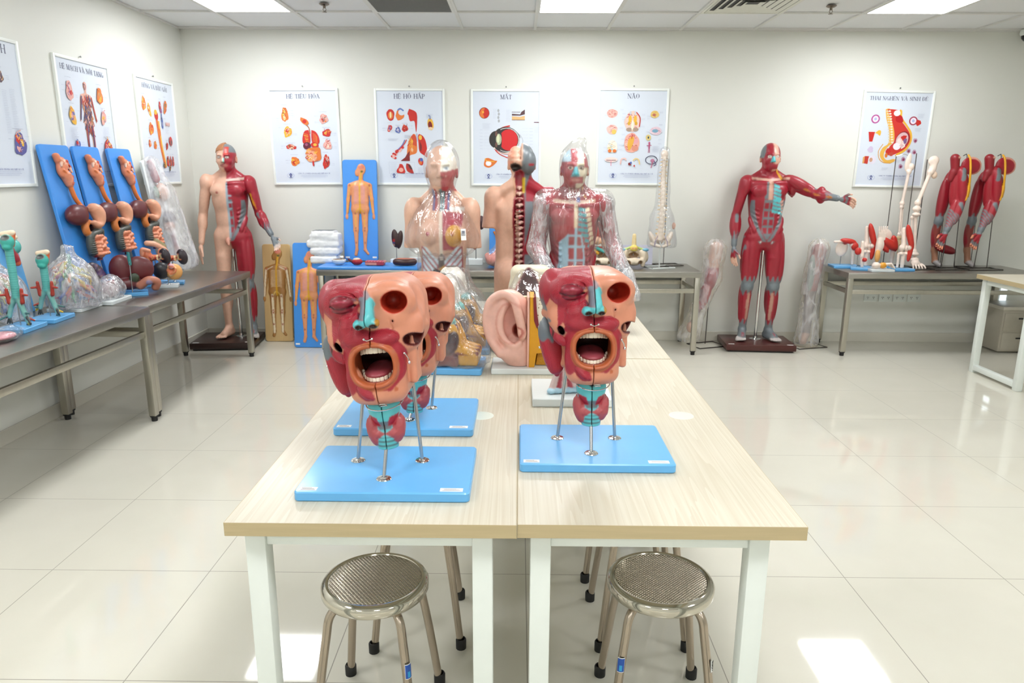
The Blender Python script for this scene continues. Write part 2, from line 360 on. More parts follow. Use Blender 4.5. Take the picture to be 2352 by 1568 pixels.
def lab_table(x0, x1, y0, y1, label, group='wood-topped lab tables', grom=None, sled=False, legx=None, ztop=.75):
    t = thing('lab_table', label, 'table', ((x0 + x1) / 2, (y0 + y1) / 2, 0), group=group)
    w, d = x1 - x0, y1 - y0
    top = MB().box((0, 0, ztop - .0155), (w - .002, d - .002, .031)).build('tabletop', WOODM, t, False)
    e = MB(); e.box((0, -d / 2 + .0004, ztop - .0155), (w, .0016, .0306)); e.box((0, d / 2 - .0004, ztop - .0155), (w, .0016, .0306)); e.box((-w / 2 + .0004, 0, ztop - .0155), (.0016, d, .0306)); e.box((w / 2 - .0004, 0, ztop - .0155), (.0016, d, .0306))
    e.build('edge_band', EDGEM, top, False)
    zl = ztop - .031; lw = .045; lx0, lx1 = legx if legx else (-w / 2 + .052, w / 2 - .075); ly = d / 2 - .052
    for lx in (lx0, lx1):
        for sy in (-1, 1): MB().box((lx, sy * ly, zl / 2), (lw, lw, zl), .003).build('leg', WHITEP, t)
    for sy in (-1, 1): MB().box(((lx0 + lx1) / 2, sy * ly, zl - .02), (lx1 - lx0 - lw, .03, .04), .002).build('apron', WHITEP, t)
    for lx in (lx0, lx1): MB().box((lx, 0, zl - .02), (.03, 2 * ly - lw, .04), .002).build('apron', WHITEP, t)
    if sled:
        for lx in (lx0, lx1): MB().box((lx, 0, .04), (.04, 2 * ly - lw, .04), .002).build('floor_rail', WHITEP, t)
    if grom:
        gx, gy = grom[0] - (x0 + x1) / 2, grom[1] - (y0 + y1) / 2
        gm = MB().lathe([(0, .0001), (.027, .0001), (.0272, .0005), (.036, .0005), (.038, 0), (.038, -.003), (0, -.003)], 32, (gx, gy, ztop)).build('cable_grommet', mat('grommet_cap', 'd6dccf', .4), t)
    return t
lab_table(-.625, -.0008, 1.384, 2.786, 'front left wood-topped lab table carrying two open-mouthed head models', grom=(-.112, 2.085))
lab_table(.0008, .616, 1.387, 2.789, 'front right wood-topped lab table carrying one open-mouthed head model', grom=(.505, 2.10), legx=(-.3085 + .052, .3085 - .088))
lab_table(-.622, -.0008, 2.791, 4.10, 'rear left wood-topped lab table under the wrapped female torso')
lab_table(.0008, .616, 2.794, 4.10, 'rear right wood-topped lab table under the wrapped muscle torso')
lab_table(3.46, 4.9, 4.80, 5.40, 'wood-topped lab table cut off by the right edge of the photo', sled=True)

# ================================================================ steel tables
def steel_table(x0, x1, y0, y1, label, rz=0., z=.70, loc=None):
    w, d = x1 - x0, y1 - y0
    t = thing('steel_table', label, 'table', ((x0 + x1) / 2, (y0 + y1) / 2, 0), rz, group='stainless steel lab tables')
    MB().box((0, 0, z - .024), (w, d, .048), .003).build('tabletop', STEELTOP, t)
    lw = .042
    for sx in (-1, 1):
        for sy in (-1, 1):
            lx, ly = sx * (w / 2 - .03), sy * (d / 2 - .03)
            l = MB().box((lx, ly, (z - .048 + .035) / 2), (lw, lw, z - .048 - .035), .002).build('leg', STEEL, t)
            MB().lathe([(0, 0), (.017, 0), (.018, .026), (.024, .028), (.024, .035), (0, .035)], 12, (lx, ly, 0)).build('foot', BLACK, l)
    zz = z - .16
    for sx in (-1, 1): MB().box((sx * (w / 2 - .03), 0, zz), (.022, d - .06 - lw, .036), .002).build('stretcher', STEEL, t)
    for sy in (-1, 1): MB().box((0, sy * (d / 2 - .03), zz), (w - .06 - lw, .022, .036), .002).build('stretcher', STEEL, t)
    return t
RL = radians(-1.6)
steel_table(-2.80, -2.20, 2.58, 4.135, 'near steel table along the left wall, with the trachea models', RL)
steel_table(-2.79, -2.18, 4.16, 5.70, 'far steel table along the left wall, with kidney and liver models', RL)
steel_table(-1.655, -.09, 5.79, 6.345, 'left steel table at the back wall, with the blue boards')
steel_table(-.085, 1.49, 5.79, 6.345, 'right steel table at the back wall, with the spine model')
steel_table(2.68, 4.26, 5.80, 6.345, 'steel table under the birth poster, with joint and arm models')

# ================================================================ stools
def embossed():
    m, nt, b = _nm('embossed_steel'); N = nt.nodes; L = nt.links
    tc = N.new('ShaderNodeTexCoord'); sp = N.new('ShaderNodeSeparateXYZ'); L.new(tc.outputs['Object'], sp.inputs[0])
    def trig(ax, k, ph=0):
        a = N.new('ShaderNodeMath'); a.operation = 'MULTIPLY'; a.inputs[1].default_value = k; L.new(sp.outputs[ax], a.inputs[0])
        c = N.new('ShaderNodeMath'); c.operation = 'SINE'; L.new(a.outputs[0], c.inputs[0]); return c
    a = trig('X', 2 * pi / .0165); c = trig('Y', 2 * pi / .0125)
    p = N.new('ShaderNodeMath'); p.operation = 'MULTIPLY'; L.new(a.outputs[0], p.inputs[0]); L.new(c.outputs[0], p.inputs[1])
    ab = N.new('ShaderNodeMath'); ab.operation = 'POWER'; ab.inputs[1].default_value = 2.0; L.new(p.outputs[0], ab.inputs[0])
    bp = N.new('ShaderNodeBump'); bp.inputs['Strength'].default_value = 1; bp.inputs['Distance'].default_value = .0022; L.new(ab.outputs[0], bp.inputs['Height'])
    L.new(bp.outputs[0], b.inputs['Normal']); b.inputs['Base Color'].default_value = (*hx('c4bdae'), 1); b.inputs['Metallic'].default_value = 1; b.inputs['Roughness'].default_value = .2
    return m
EMB = embossed(); POL = mat('polished_steel', 'c9c4b8', .1, 1., .03); LEGM = mat('steel_tube', 'b2a596', .27, 1., .08, 50, stretch=(1, 1, .05))
STB = mat('sticker_blue', '1d4fa8', .4); STC = mat('sticker_cyan', '2f9fd6', .4)
def smooth_path(pts, n=5):
    P = [Vector(p) for p in pts]; out = []
    for i in range(len(P) - 1):
        a, b, c, d = P[max(i - 1, 0)], P[i], P[i + 1], P[min(i + 2, len(P) - 1)]
        for k in range(n):
            t = k / n; out.append(.5 * (2 * b + (c - a) * t + (2 * a - 5 * b + 4 * c - d) * t * t + (3 * b - a - 3 * c + d) * t ** 3))
    return out + [P[-1]]
def stool(loc, rz, label, st=None):
    t = thing('stool', label, 'stool', loc, rz, 'round steel stools')
    H = .415
    seat = MB().lathe([(0, H - .03), (.12, H - .03), (.139, H - .03), (.1425, H - .024), (.143, H - .008), (.138, H), (.130, H + .0045), (.124, H + .003), (.1225, H + .0005), (0, H + .002)], 72).build('seat', POL, t)
    MB().lathe([(0, H + .004), (.08, H + .0036), (.119, H + .0022), (.1215, H + .001)], 72).build('seat_pan', EMB, seat)
    for q in range(4):
        a = q * pi / 2; ca, sa = cos(a), sin(a)
        prof = [(.085, H - .036), (.108, H - .040), (.126, H - .052), (.137, H - .072), (.144, H - .11), (.163, .20), (.192, .012)]
        l = MB().tube(smooth_path([(r * ca, r * sa, z) for r, z in prof]), .0115, 14).build('leg', LEGM, t)
        MB().lathe([(0, 0), (.0165, 0), (.0168, .03), (.0145, .034), (.012, .034)], 14, (.194 * ca, .194 * sa, 0)).build('rubber_foot', BLACK, l)
        if st and q in st:
            z = .235; r0 = .1587; nrm = Vector((cos(a + st[q][1]), sin(a + st[q][1]), 0)); cpos = Vector((r0 * ca, r0 * sa, z))
            def patch(dz, hgt, half, rad):
                f = MB()
                for i in range(6):
                    u0, u1 = a + st[q][1] + half * (i / 3. - 1), a + st[q][1] + half * ((i + 1) / 3. - 1)
                    P = []
                    for u, zz in ((u0, dz - hgt / 2), (u1, dz - hgt / 2), (u1, dz + hgt / 2), (u0, dz + hgt / 2)):
                        off = .0655 * -(zz)
                        P.append((cpos.x + off * ca + rad * cos(u), cpos.y + off * sa + rad * sin(u), z + zz))
                    f.quad(P)
                return f
            if st[q][0] == 'blue':
                patch(0, .042, .85, .0122).build('sticker', PAPER, l); patch(0, .038, .78, .0125).build('sticker_print', STB, l); patch(-.008, .016, .3, .0127).build('sticker_print', STC, l)
            else:
                patch(0, .034, .5, .0122).build('sticker', PAPER, l)
                text('sticker_text', 'INOX', .013, BLACK, l, cpos + nrm * .0128, Euler((pi / 2, pi / 2, a + st[q][1] + pi / 2)))
    return t
stool((-.38, 1.715, 0), radians(38), 'round steel stool under the left front table, nearest the camera', {3: ('blue', radians(5))})
stool((.388, 1.735, 0), radians(44), 'round steel stool under the right front table, nearest the camera', {2: ('blue', radians(35)), 3: ('inox', radians(10))})
stool((-.325, 2.12, 0), radians(50), 'second round steel stool under the left front table, mostly hidden')
stool((.40, 2.13, 0), radians(46), 'second round steel stool under the right front table, mostly hidden')
stool((.39, 2.52, 0), radians(45), 'third round steel stool under the right front table, only one leg visible')
# ================================================================ organic shapes: signed-distance volumes meshed by surface nets
def _rot(M): return np.array(M, dtype=np.float32) if M is not None else None
def Rz(a): return np.array(Matrix.Rotation(radians(a), 3, 'Z'))
def Ry(a): return np.array(Matrix.Rotation(radians(a), 3, 'Y'))
def Rx(a): return np.array(Matrix.Rotation(radians(a), 3, 'X'))
def ell(c, r, M=None):
    c = np.array(c, float); r = np.array(r, float); M = _rot(M)
    def fn(x, y, z):
        x = x - c[0]; y = y - c[1]; z = z - c[2]
        if M is not None: x, y, z = (M[0, 0] * x + M[1, 0] * y + M[2, 0] * z, M[0, 1] * x + M[1, 1] * y + M[2, 1] * z, M[0, 2] * x + M[1, 2] * y + M[2, 2] * z)
        a = (x / r[0]) ** 2 + (y / r[1]) ** 2 + (z / r[2]) ** 2
        b = (x / r[0] ** 2) ** 2 + (y / r[1] ** 2) ** 2 + (z / r[2] ** 2) ** 2
        k = np.sqrt(a); return k * (k - 1) / np.sqrt(b + 1e-12)
    m = r if M is None else np.full(3, r.max())
    return fn, c - m, c + m
def cap(a, b, ra, rb=None, flat=None):
    a = np.array(a, float); b = np.array(b, float); rb = ra if rb is None else rb; d = b - a; L2 = max(float(d @ d), 1e-9)
    def fn(x, y, z):
        px, py, pz = x - a[0], y - a[1], z - a[2]
        t = np.clip((px * d[0] + py * d[1] + pz * d[2]) / L2, 0, 1)
        return np.sqrt((px - t * d[0]) ** 2 + (py - t * d[1]) ** 2 + (pz - t * d[2]) ** 2) - (ra + t * (rb - ra))
    m = max(ra, rb); return fn, np.minimum(a, b) - m, np.maximum(a, b) + m
def mus(a, b, r, w=None, bow=(0, 0, 0)):
    """spindle muscle from a to b, thickest in the middle"""
    a = np.array(a, float); b = np.array(b, float); c = (a + b) / 2 + np.array(bow); d = b - a; L2 = max(float(d @ d), 1e-9); bw = np.array(bow, float)
    def fn(x, y, z):
        px, py, pz = x - a[0], y - a[1], z - a[2]
        t = np.clip((px * d[0] + py * d[1] + pz * d[2]) / L2, 0, 1); s = 4 * t * (1 - t)
        q = np.sqrt((px - t * d[0] - s * bw[0]) ** 2 + (py - t * d[1] - s * bw[1]) ** 2 + (pz - t * d[2] - s * bw[2]) ** 2)
        return q - r * (.28 + .72 * np.sqrt(np.maximum(s, 0)))
    return fn, np.minimum(np.minimum(a, b), c) - r, np.maximum(np.maximum(a, b), c) + r
def sbox(c, h, rnd=.002, M=None):
    c = np.array(c, float); h = np.array(h, float) - rnd; M = _rot(M)
    def fn(x, y, z):
        x = x - c[0]; y = y - c[1]; z = z - c[2]
        if M is not None: x, y, z = (M[0, 0] * x + M[1, 0] * y + M[2, 0] * z, M[0, 1] * x + M[1, 1] * y + M[2, 1] * z, M[0, 2] * x + M[1, 2] * y + M[2, 2] * z)
        qx, qy, qz = np.abs(x) - h[0], np.abs(y) - h[1], np.abs(z) - h[2]
        return np.sqrt(np.maximum(qx, 0) ** 2 + np.maximum(qy, 0) ** 2 + np.maximum(qz, 0) ** 2) + np.minimum(np.maximum(qx, np.maximum(qy, qz)), 0) - rnd
    m = (h + rnd) if M is None else np.full(3, float(np.linalg.norm(h + rnd))); return fn, c - m, c + m
def path(pts, r):
    pts = [np.array(p, float) for p in pts]; rr = r if isinstance(r, (list, tuple)) else [r] * len(pts)
    cs = [cap(a, b, ra, rb) for a, b, ra, rb in zip(pts, pts[1:], rr, rr[1:])]
    def fn(x, y, z):
        d = None
        for f, _, _ in cs:
            q = f(x, y, z); d = q if d is None else np.minimum(d, q)
        return d
    return fn, np.min([c[1] for c in cs], 0), np.max([c[2] for c in cs], 0)
def crom(pts, n=5):
    P = [np.array(p, float) for p in pts]; out = []
    for i in range(len(P) - 1):
        a, b, c, d = P[max(i - 1, 0)], P[i], P[i + 1], P[min(i + 2, len(P) - 1)]
        for k in range(n):
            t = k / n; out.append(.5 * (2 * b + (c - a) * t + (2 * a - 5 * b + 4 * c - d) * t * t + (3 * b - a - 3 * c + d) * t ** 3))
    return out + [P[-1]]
def spl(pts, r, n=5): return path(crom(pts, n), r)
def plane(n, off):
    n = np.array(n, float); return (lambda x, y, z: n[0] * x + n[1] * y + n[2] * z - off), np.full(3, -9.), np.full(3, 9.)
def custom(fn, lo, hi): return fn, np.array(lo, float), np.array(hi, float)
def mir(p):
    f, lo, hi = p; return (lambda x, y, z: f(-x, y, z)), np.array([-hi[0], lo[1], lo[2]]), np.array([-lo[0], hi[1], hi[2]])
def wav(x, y, z, s, seed=0):
    """cheap smooth pseudo noise, about -1..1"""
    r = np.random.RandomState(seed); o = 0
    for i in range(6):
        k = r.normal(size=3); k *= s * (.6 + .5 * i) / np.linalg.norm(k); o = o + np.sin(k[0] * x + k[1] * y + k[2] * z + r.rand() * 6.28) / (1 + .35 * i)
    return o / 3.2
class Vol:
    def __init__(s, lo, hi, h):
        s.lo = np.array(lo, float); s.h = h; s.n = np.ceil((np.array(hi) - s.lo) / h).astype(int) + 1
        s.ax = [s.lo[i] + h * np.arange(s.n[i]) for i in range(3)]
        s.d = np.full(s.n, 1., np.float32); s.cols = []; s.paints = []
    def _sub(s, lo, hi):
        a = np.clip(np.floor((lo - s.lo) / s.h).astype(int), 0, s.n); b = np.clip(np.ceil((hi - s.lo) / s.h).astype(int) + 1, 0, s.n)
        return a, b
    def op(s, prim, k=.008, col=None, mode='+'):
        fn, lo, hi = prim; pad = k + 3 * s.h + (.02 if mode == '+' else 0.012)
        a, b = s._sub(lo - pad, hi + pad)
        if col is not None: s.cols.append((fn, s2l_hex(col), mode))
        if (b <= a).any(): return s
        X = s.ax[0][a[0]:b[0]][:, None, None]; Y = s.ax[1][a[1]:b[1]][None, :, None]; Z = s.ax[2][a[2]:b[2]][None, None, :]
        q = fn(X, Y, Z); sl = (slice(a[0], b[0]), slice(a[1], b[1]), slice(a[2], b[2])); v = s.d[sl]
        if mode == '+':
            if k > 0:
                hh = np.maximum(k - np.abs(v - q), 0) / k; s.d[sl] = np.minimum(v, q) - hh * hh * k * .25
            else: s.d[sl] = np.minimum(v, q)
        else:
            q = -q if mode == '-' else q
            if k > 0:
                hh = np.maximum(k - np.abs(v - q), 0) / k; s.d[sl] = np.maximum(v, q) + hh * hh * k * .25
            else: s.d[sl] = np.maximum(v, q)
        return s
    def add(s, *ps, k=.008, col=None):
        for p in ps: s.op(p, k, col, '+')
        return s
    def both(s, *ps, k=.008, col=None, cols=None):
        for p in ps: s.op(p, k, cols[1] if cols else col, '+'); s.op(mir(p), k, cols[0] if cols else col, '+')
        return s
    def cut(s, *ps, k=.004, col=None):
        for p in ps: s.op(p, k, col, '-')
        return s
    def isect(s, p, k=.0, col=None): return s.op(p, k, col, '&')
    def paint(s, p, col, zmin=None): s.paints.append((p[0] if isinstance(p, tuple) else p, s2l_hex(col))); return s
    def disp(s, fn):
        X = s.ax[0][:, None, None]; Y = s.ax[1][None, :, None]; Z = s.ax[2][None, None, :]; s.d = (s.d + fn(X, Y, Z)).astype(np.float32); return s
    def net(s, d=None):
        d = s.d if d is None else d; n = d.shape
        sg = d < 0
        c = np.zeros((n[0] - 1, n[1] - 1, n[2] - 1), np.uint8)
        for i in (0, 1):
            for j in (0, 1):
                for k in (0, 1): c += sg[i:n[0] - 1 + i, j:n[1] - 1 + j, k:n[2] - 1 + k]
        act = (c > 0) & (c < 8); I, J, K = np.nonzero(act); m = len(I)
        idx = np.full(act.shape, -1, np.int64); idx[I, J, K] = np.arange(m)
        cv = {}
        for i in (0, 1):
            for j in (0, 1):
                for k in (0, 1): cv[i, j, k] = d[I + i, J + j, K + k].astype(np.float64)
        P = np.zeros((m, 3)); W_ = np.zeros(m)
        for ax in range(3):
            for u in (0, 1):
                for v in (0, 1):
                    a = [0, 0, 0]; o = [x for x in range(3) if x != ax]; a[o[0]] = u; a[o[1]] = v; b = list(a); b[ax] = 1
                    va, vb = cv[tuple(a)], cv[tuple(b)]; msk = (va < 0) != (vb < 0); t = np.where(msk, va / np.where(np.abs(va - vb) < 1e-12, 1, va - vb), 0)
                    q = np.tile(np.array(a, float), (m, 1)); q[:, ax] = t; P[msk] += q[msk]; W_[msk] += 1
        P = P / W_[:, None] + np.stack([I, J, K], 1); P = P * s.h + s.lo
        F = []
        for ax in range(3):
            o = [x for x in range(3) if x != ax]
            lo_ = [slice(1, n[x] - 1) for x in range(3)]; hi_ = list(lo_); lo_[ax] = slice(0, n[ax] - 1); hi_[ax] = slice(1, n[ax])
            A, B = sg[tuple(lo_)], sg[tuple(hi_)]; E = np.nonzero(A != B)
            E = [E[q] + (0 if q == ax else 1) for q in range(3)]
            ins = sg[E[0], E[1], E[2]]
            def cell(u, v):
                c_ = [E[0].copy(), E[1].copy(), E[2].copy()]; c_[o[0]] -= u; c_[o[1]] -= v; return idx[c_[0], c_[1], c_[2]]
            q = np.stack([cell(1, 1), cell(0, 1), cell(0, 0), cell(1, 0)], 1)
            flip = ins if ax != 1 else ~ins
            q[~flip] = q[~flip][:, ::-1]; F.append(q)
        return P, np.concatenate(F)
    def colour(s, P, base):
        x, y, z = P[:, 0], P[:, 1], P[:, 2]; n = len(P)
        col = np.tile(np.array(s2l_hex(base)), (n, 1)); best = np.full(n, 1e9)
        for fn, c, mode in s.cols:
            if mode == '+':
                q = fn(x, y, z); m = q < best; best[m] = q[m]; col[m] = c
        for fn, c, mode in s.cols:
            if mode != '+':
                q = np.abs(fn(x, y, z)); col[q < 1.3 * s.h] = c
        for fn, c in s.paints:
            q = fn(x, y, z); m = q < 0; col[m] = c
        return col
    def build(s, name, base='c08070', parent=None, m=None, d=None, fib=None, smooth=1, loc=None, rot=None, decimate=None):
        P, F = s.net(d)
        if smooth:
            for _ in range(smooth):
                acc = np.zeros_like(P); cnt = np.zeros(len(P))
                for a in range(4):
                    b = (a + 1) % 4; np.add.at(acc, F[:, a], P[F[:, b]]); np.add.at(acc, F[:, b], P[F[:, a]]); np.add.at(cnt, F[:, a], 1); np.add.at(cnt, F[:, b], 1)
                P = P * .5 + .5 * acc / np.maximum(cnt, 1)[:, None]
        C = s.colour(P, base); C0 = C
        for _ in range(2):
            acc = np.zeros_like(C); cnt = np.zeros(len(P))
            for a in range(4):
                b = (a + 1) % 4; np.add.at(acc, F[:, a], C[F[:, b]]); np.add.at(acc, F[:, b], C[F[:, a]]); np.add.at(cnt, F[:, a], 1); np.add.at(cnt, F[:, b], 1)
            C = C * .5 + .5 * acc / np.maximum(cnt, 1)[:, None]
        o = mesh_np(name, P, F, C, parent, m or PP, (lambda P_, c_: fib(P_, C0)) if fib else None, loc, rot); return o
def s2l_hex(c): return hx(c) if isinstance(c, str) else c
def mesh_np(name, P, F, col, parent=None, m=None, fib=None, loc=None, rot=None):
    me = bpy.data.meshes.new(name); me.from_pydata(P.tolist(), [], F.tolist())
    me.polygons.foreach_set('use_smooth', np.ones(len(F), bool))
    if col is not None:
        a = me.color_attributes.new('Col', 'FLOAT_COLOR', 'POINT'); c4 = np.ones((len(P), 4), np.float32); c4[:, :3] = col; a.data.foreach_set('color', c4.ravel())
    if fib is not None:
        f, w = fib(P, col); a = me.attributes.new('fib', 'FLOAT', 'POINT'); a.data.foreach_set('value', f.astype(np.float32)); a = me.attributes.new('fibw', 'FLOAT', 'POINT'); a.data.foreach_set('value', w.astype(np.float32))
    me.materials.append(m or PP); o = bpy.data.objects.new(name, me); link(o, parent)
    if loc is not None: o.location = loc
    if rot is not None: o.rotation_euler = rot
    return o
# ================================================================ open-mouth anatomical head models on blue boards
C_RED, C_REDD, C_PINK, C_GREY, C_CYAN, C_LIP, C_DK = '9c1028', '7d0f22', 'cd886c', '666f76', '58b8be', 'b15c36', '3a0f0d'
def head_parts(parent):
    ys = lambda x, z: -.112 + 2.6 * x * x + .55 * np.abs(z - .13) ** 2      # front of the face around the mouth
    v = Vol((-.16, -.185, -.005), (.16, .14, .325), .0022)
    v.add(sbox((0, .030, .200), (.116, .132, .101), .072), ell((0, .0, .207), (.113, .112, .095)), k=.02, col=C_PINK)
    v.add(ell((0, .0, .100), (.080, .112, .075)), k=.03, col=C_PINK)
    v.add(sbox((0, -.022, .052), (.071, .085, .054), .030), k=.02, col=C_PINK)
    v.add(ell((0, -.085, .030), (.045, .032, .028)), k=.03, col=C_PINK)
    v.add(ell((-.072, -.062, .165), (.042, .04, .045)), ell((.072, -.058, .165), (.040, .035, .045)), k=.02, col=C_PINK)
    v.add(ell((-.045, -.092, .268), (.045, .03, .026)), ell((.045, -.092, .268), (.045, .03, .026)), k=.02, col=C_PINK)
    # skull side: orbit rim, cheek bone, temple hollow
    v.add(ell((.064, -.078, .246), (.048, .034, .042)), k=.015, col=C_PINK)
    v.add(cap((.060, -.092, .205), (.095, -.05, .190), .016, .018), k=.014, col=C_PINK)
    v.add(ell((.090, -.050, .182), (.024, .035, .028)), k=.012, col=C_PINK)
    v.add(cap((.098, -.045, .18), (.112, .03, .168), .011, .010), k=.008, col=C_PINK)
    v.cut(ell((.130, -.02, .255), (.026, .040, .045)), k=.02)
    # muscle side: brow and eye ring, temporal muscle, cheek muscles, arch
    v.add(ell((-.058, -.083, .249), (.051, .034, .046)), k=.010, col=C_RED)
    v.add(ell((-.104, .002, .246), (.036, .070, .054)), k=.035, col=C_RED)
    v.add(mus((-.045, -.112, .225), (-.060, -.094, .150), .022), k=.008, col=C_RED)
    v.add(mus((-.026, -.112, .225), (-.032, -.122, .160), .012), k=.006, col=C_RED)
    v.add(mus((-.095, -.06, .20), (-.062, -.10, .145), .013), k=.006, col=C_RED)
    v.add(cap((-.118, .0, .180), (-.092, -.065, .182), .016, .017), k=.008, col=C_PINK)
    EX, EZ = -.058, .250
    def oval(k, r0, yo): return path([(EX + .034 * k * cos(a), -.121 + yo + 7. * (.034 * k * cos(a)) ** 2, EZ - .002 + .024 * k * sin(a)) for a in np.linspace(0, 2 * pi, 33)], r0)
    v.cut(oval(1.22, .0022, -.001), k=.004)
    v.add(ell((EX, -.103, EZ + .002), (.030, .030, .0215)), k=.0015, col='8f1430'); v.add(ell((EX, -.100, EZ - .013), (.027, .026, .012)), k=.002, col='8f1430')
    v.cut(path([(EX - .029, -.110, EZ - .006), (EX - .015, -.127, EZ - .0095), (EX, -.131, EZ - .0105), (EX + .015, -.127, EZ - .0095), (EX + .030, -.110, EZ - .005)], .0032), k=.0015)
    v.cut(path([(EX - .027, -.112, EZ + .012), (EX - .012, -.126, EZ + .017), (EX + .004, -.128, EZ + .018), (EX + .024, -.114, EZ + .012)], .0013), k=.002)
    # mouth ring of muscle and lips
    def ring(a, b, rad, zc, yo, sq=1.0):
        def fn(x, y, z):
            q = (np.abs(x / a) ** 2.4 + np.abs((z - zc) / b) ** 2.4) ** (1 / 2.4) + 1e-6; dr = (q - 1) * np.sqrt(x * x + (z - zc) ** 2) / q; yy = ys(x, z) + yo
            return (np.sqrt(dr * dr + ((y - yy) / sq) ** 2) - rad) * .85
        return custom(fn, (-a - rad, -.17, zc - b - rad), (a + rad, -.04, zc + b + rad))
    v.add(ring(.060, .061, .0130, .102, .010, 1.3), k=.010, col=C_RED)
    v.add(ell((-.03, -.108, .165), (.04, .02, .02)), ell((.03, -.108, .162), (.035, .02, .018)), k=.01, col=C_RED)
    # hollow inside
    v.cut(ell((0, .05, .195), (.100, .090, .095)), k=.006, col='6e1512'); v.cut(sbox((0, .08, .09), (.070, .10, .075), .03), k=.006, col='5a1512')
    # mouth opening
    def mouth(x, y, z):
        q = (np.abs(x / .0490) ** 2.5 + np.abs((z - .0970) / .0455) ** 2.5) ** .4; return np.maximum((q - 1) * .041, y - .02)
    v.cut(custom(mouth, (-.06, -.2, .04), (.06, .03, .15)), k=.003, col=C_LIP)
    v.add(ring(.0535, .0505, .0076, .0975, -.003, 2.2), k=.003, col=C_LIP)
    # orbit
    v.cut(ell((.064, -.098, .246), (.0295, .052, .0265)), k=.006, col='b23622'); v.cut(cap((.060, -.09, .246), (.054, -.052, .244), .024, .018), k=.004, col='b23622')
    # nose
    v.add(cap((0, -.106, .262), (0, -.136, .218), .011, .014), k=.012, col='8f7f86')
    v.add(ell((0, -.141, .210), (.015, .019, .016)), k=.006, col=C_CYAN)
    v.add(ell((-.0175, -.134, .201), (.0150, .017, .0125)), ell((.0165, -.134, .202), (.0140, .017, .0128)), k=.005, col=C_CYAN)
    v.add(cap((.007, -.116, .250), (.008, -.139, .219), .009, .011), k=.005, col=C_CYAN)
    v.cut(ell((-.0165, -.147, .1945), (.0070, .011, .0060)), ell((.0165, -.147, .1945), (.0068, .011, .0060)), k=.002, col='38201a')
    # openings beside the jaw (muscle side under the arch, skull side before the jaw branch)
    v.cut(ell((-.106, -.035, .135), (.020, .045, .028)), k=.005, col='3c1210'); v.cut(ell((.092, -.055, .150), (.025, .055, .018), Ry(12)), k=.005, col='5e1c15')
    v.cut(ell((-.108, -.03, .075), (.026, .04, .05)), k=.01, col='5e1c15')
    v.add(mus((-.100, -.04, .172), (-.078, -.088, .105), .016, bow=(-.008, 0, 0)), k=.003, col=C_RED)
    v.cut(ell((.098, -.022, .140), (.022, .016, .026)), k=.005, col='5e1c15'); v.add(sbox((.084, -.025, .075), (.010, .040, .040), .009), k=.010, col=C_PINK); v.add(cap((.084, -.052, .095), (.088, -.056, .152), .011, .0045), k=.008, col=C_PINK); v.add(cap((.088, .012, .09), (.096, .018, .152), .012, .008), k=.008, col=C_PINK)
    v.add(cap((-.080, -.03, .045), (-.090, -.005, .150), .014, .009), k=.008, col=C_PINK)
    # chin muscles
    v.add(mus((-.058, -.088, .092), (-.050, -.088, .018), .020), k=.006, col=C_RED); v.add(mus((-.045, -.108, .05), (-.012, -.118, .018), .012), k=.004, col=C_RED)
    v.cut(ell((.048, -.118, .035), (.003, .01, .004)), k=.001, col=C_LIP); v.cut(ell((.056, -.100, .200), (.0022, .02, .003)), k=.002, col='b06f5c'); v.cut(path([(.046, -.112, .218), (.050, -.108, .195), (.056, -.100, .168)], .0016), path([(.088, -.075, .205), (.090, -.073, .185), (.096, -.066, .168)], .0013), path([(.03, -.105, .29), (.06, -.08, .297), (.095, -.04, .285)], .0012), k=.002)
    v.cut(ell((-.084, -.06, .146), (.009, .05, .017), Ry(-25)), k=.004, col='3c1210')
    # paint
    L = lambda f: (lambda x, y, z: f(x, y, z))
    v.paint(lambda x, y, z: np.where((x < -.003) & (z > .262) & (y < .05) & (x > -.115), -1., 1.), C_RED)
    v.paint(lambda x, y, z: np.where((x < -.088) & (z > .19) & (z < .232 + .01 * np.sin(200 * y)) & (y > -.05), -1., 1.), '6a5560')
    v.paint(lambda x, y, z: np.where((x < -.088) & (z > .19) & (z < .213 + .008 * np.sin(160 * y)) & (y > -.05), -1., 1.), C_GREY)
    v.paint(lambda x, y, z: np.where((x < -.001) & (x > -.032) & (z > .213) & (z < .262) & (y < -.108 - .3 * np.abs(x)) & (np.abs(x + .016 + .25 * (z - .25)) < .013), -1., 1.), '84505e')
    v.paint(lambda x, y, z: np.where((x > -.014) & (x < -.001) & (z > .216) & (z < .264) & (y < -.105), -1., 1.), '6f7480')
    v.paint(lambda x, y, z: np.where((x > .0185 + .25 * (z - .198)) & (x < .036) & (z > .188) & (z < .233) & (y < -.112 - .1 * x) & (z > .222 - 2.2 * (x - .014)), -1., 1.), 'b07a22')
    v.paint(lambda x, y, z: np.where((x > .001) & (x < .016) & (z > .212) & (z < .256) & (y < -.11), -1., 1.), C_CYAN)
    v.paint(ell((-.101, -.05, .168), (.020, .035, .011)), C_GREY)
    v.paint(lambda x, y, z: np.where((x < -.034) & (x > -.094) & (z > .150) & (z < .235) & (y < -.05) & (np.abs(x + .08) + np.abs(z - .148) * .8 > .016), -1., 1.), C_RED)
    v.paint(ell((EX, -.118, EZ - .002), (.031, .03, .0235)), '7c0d24')
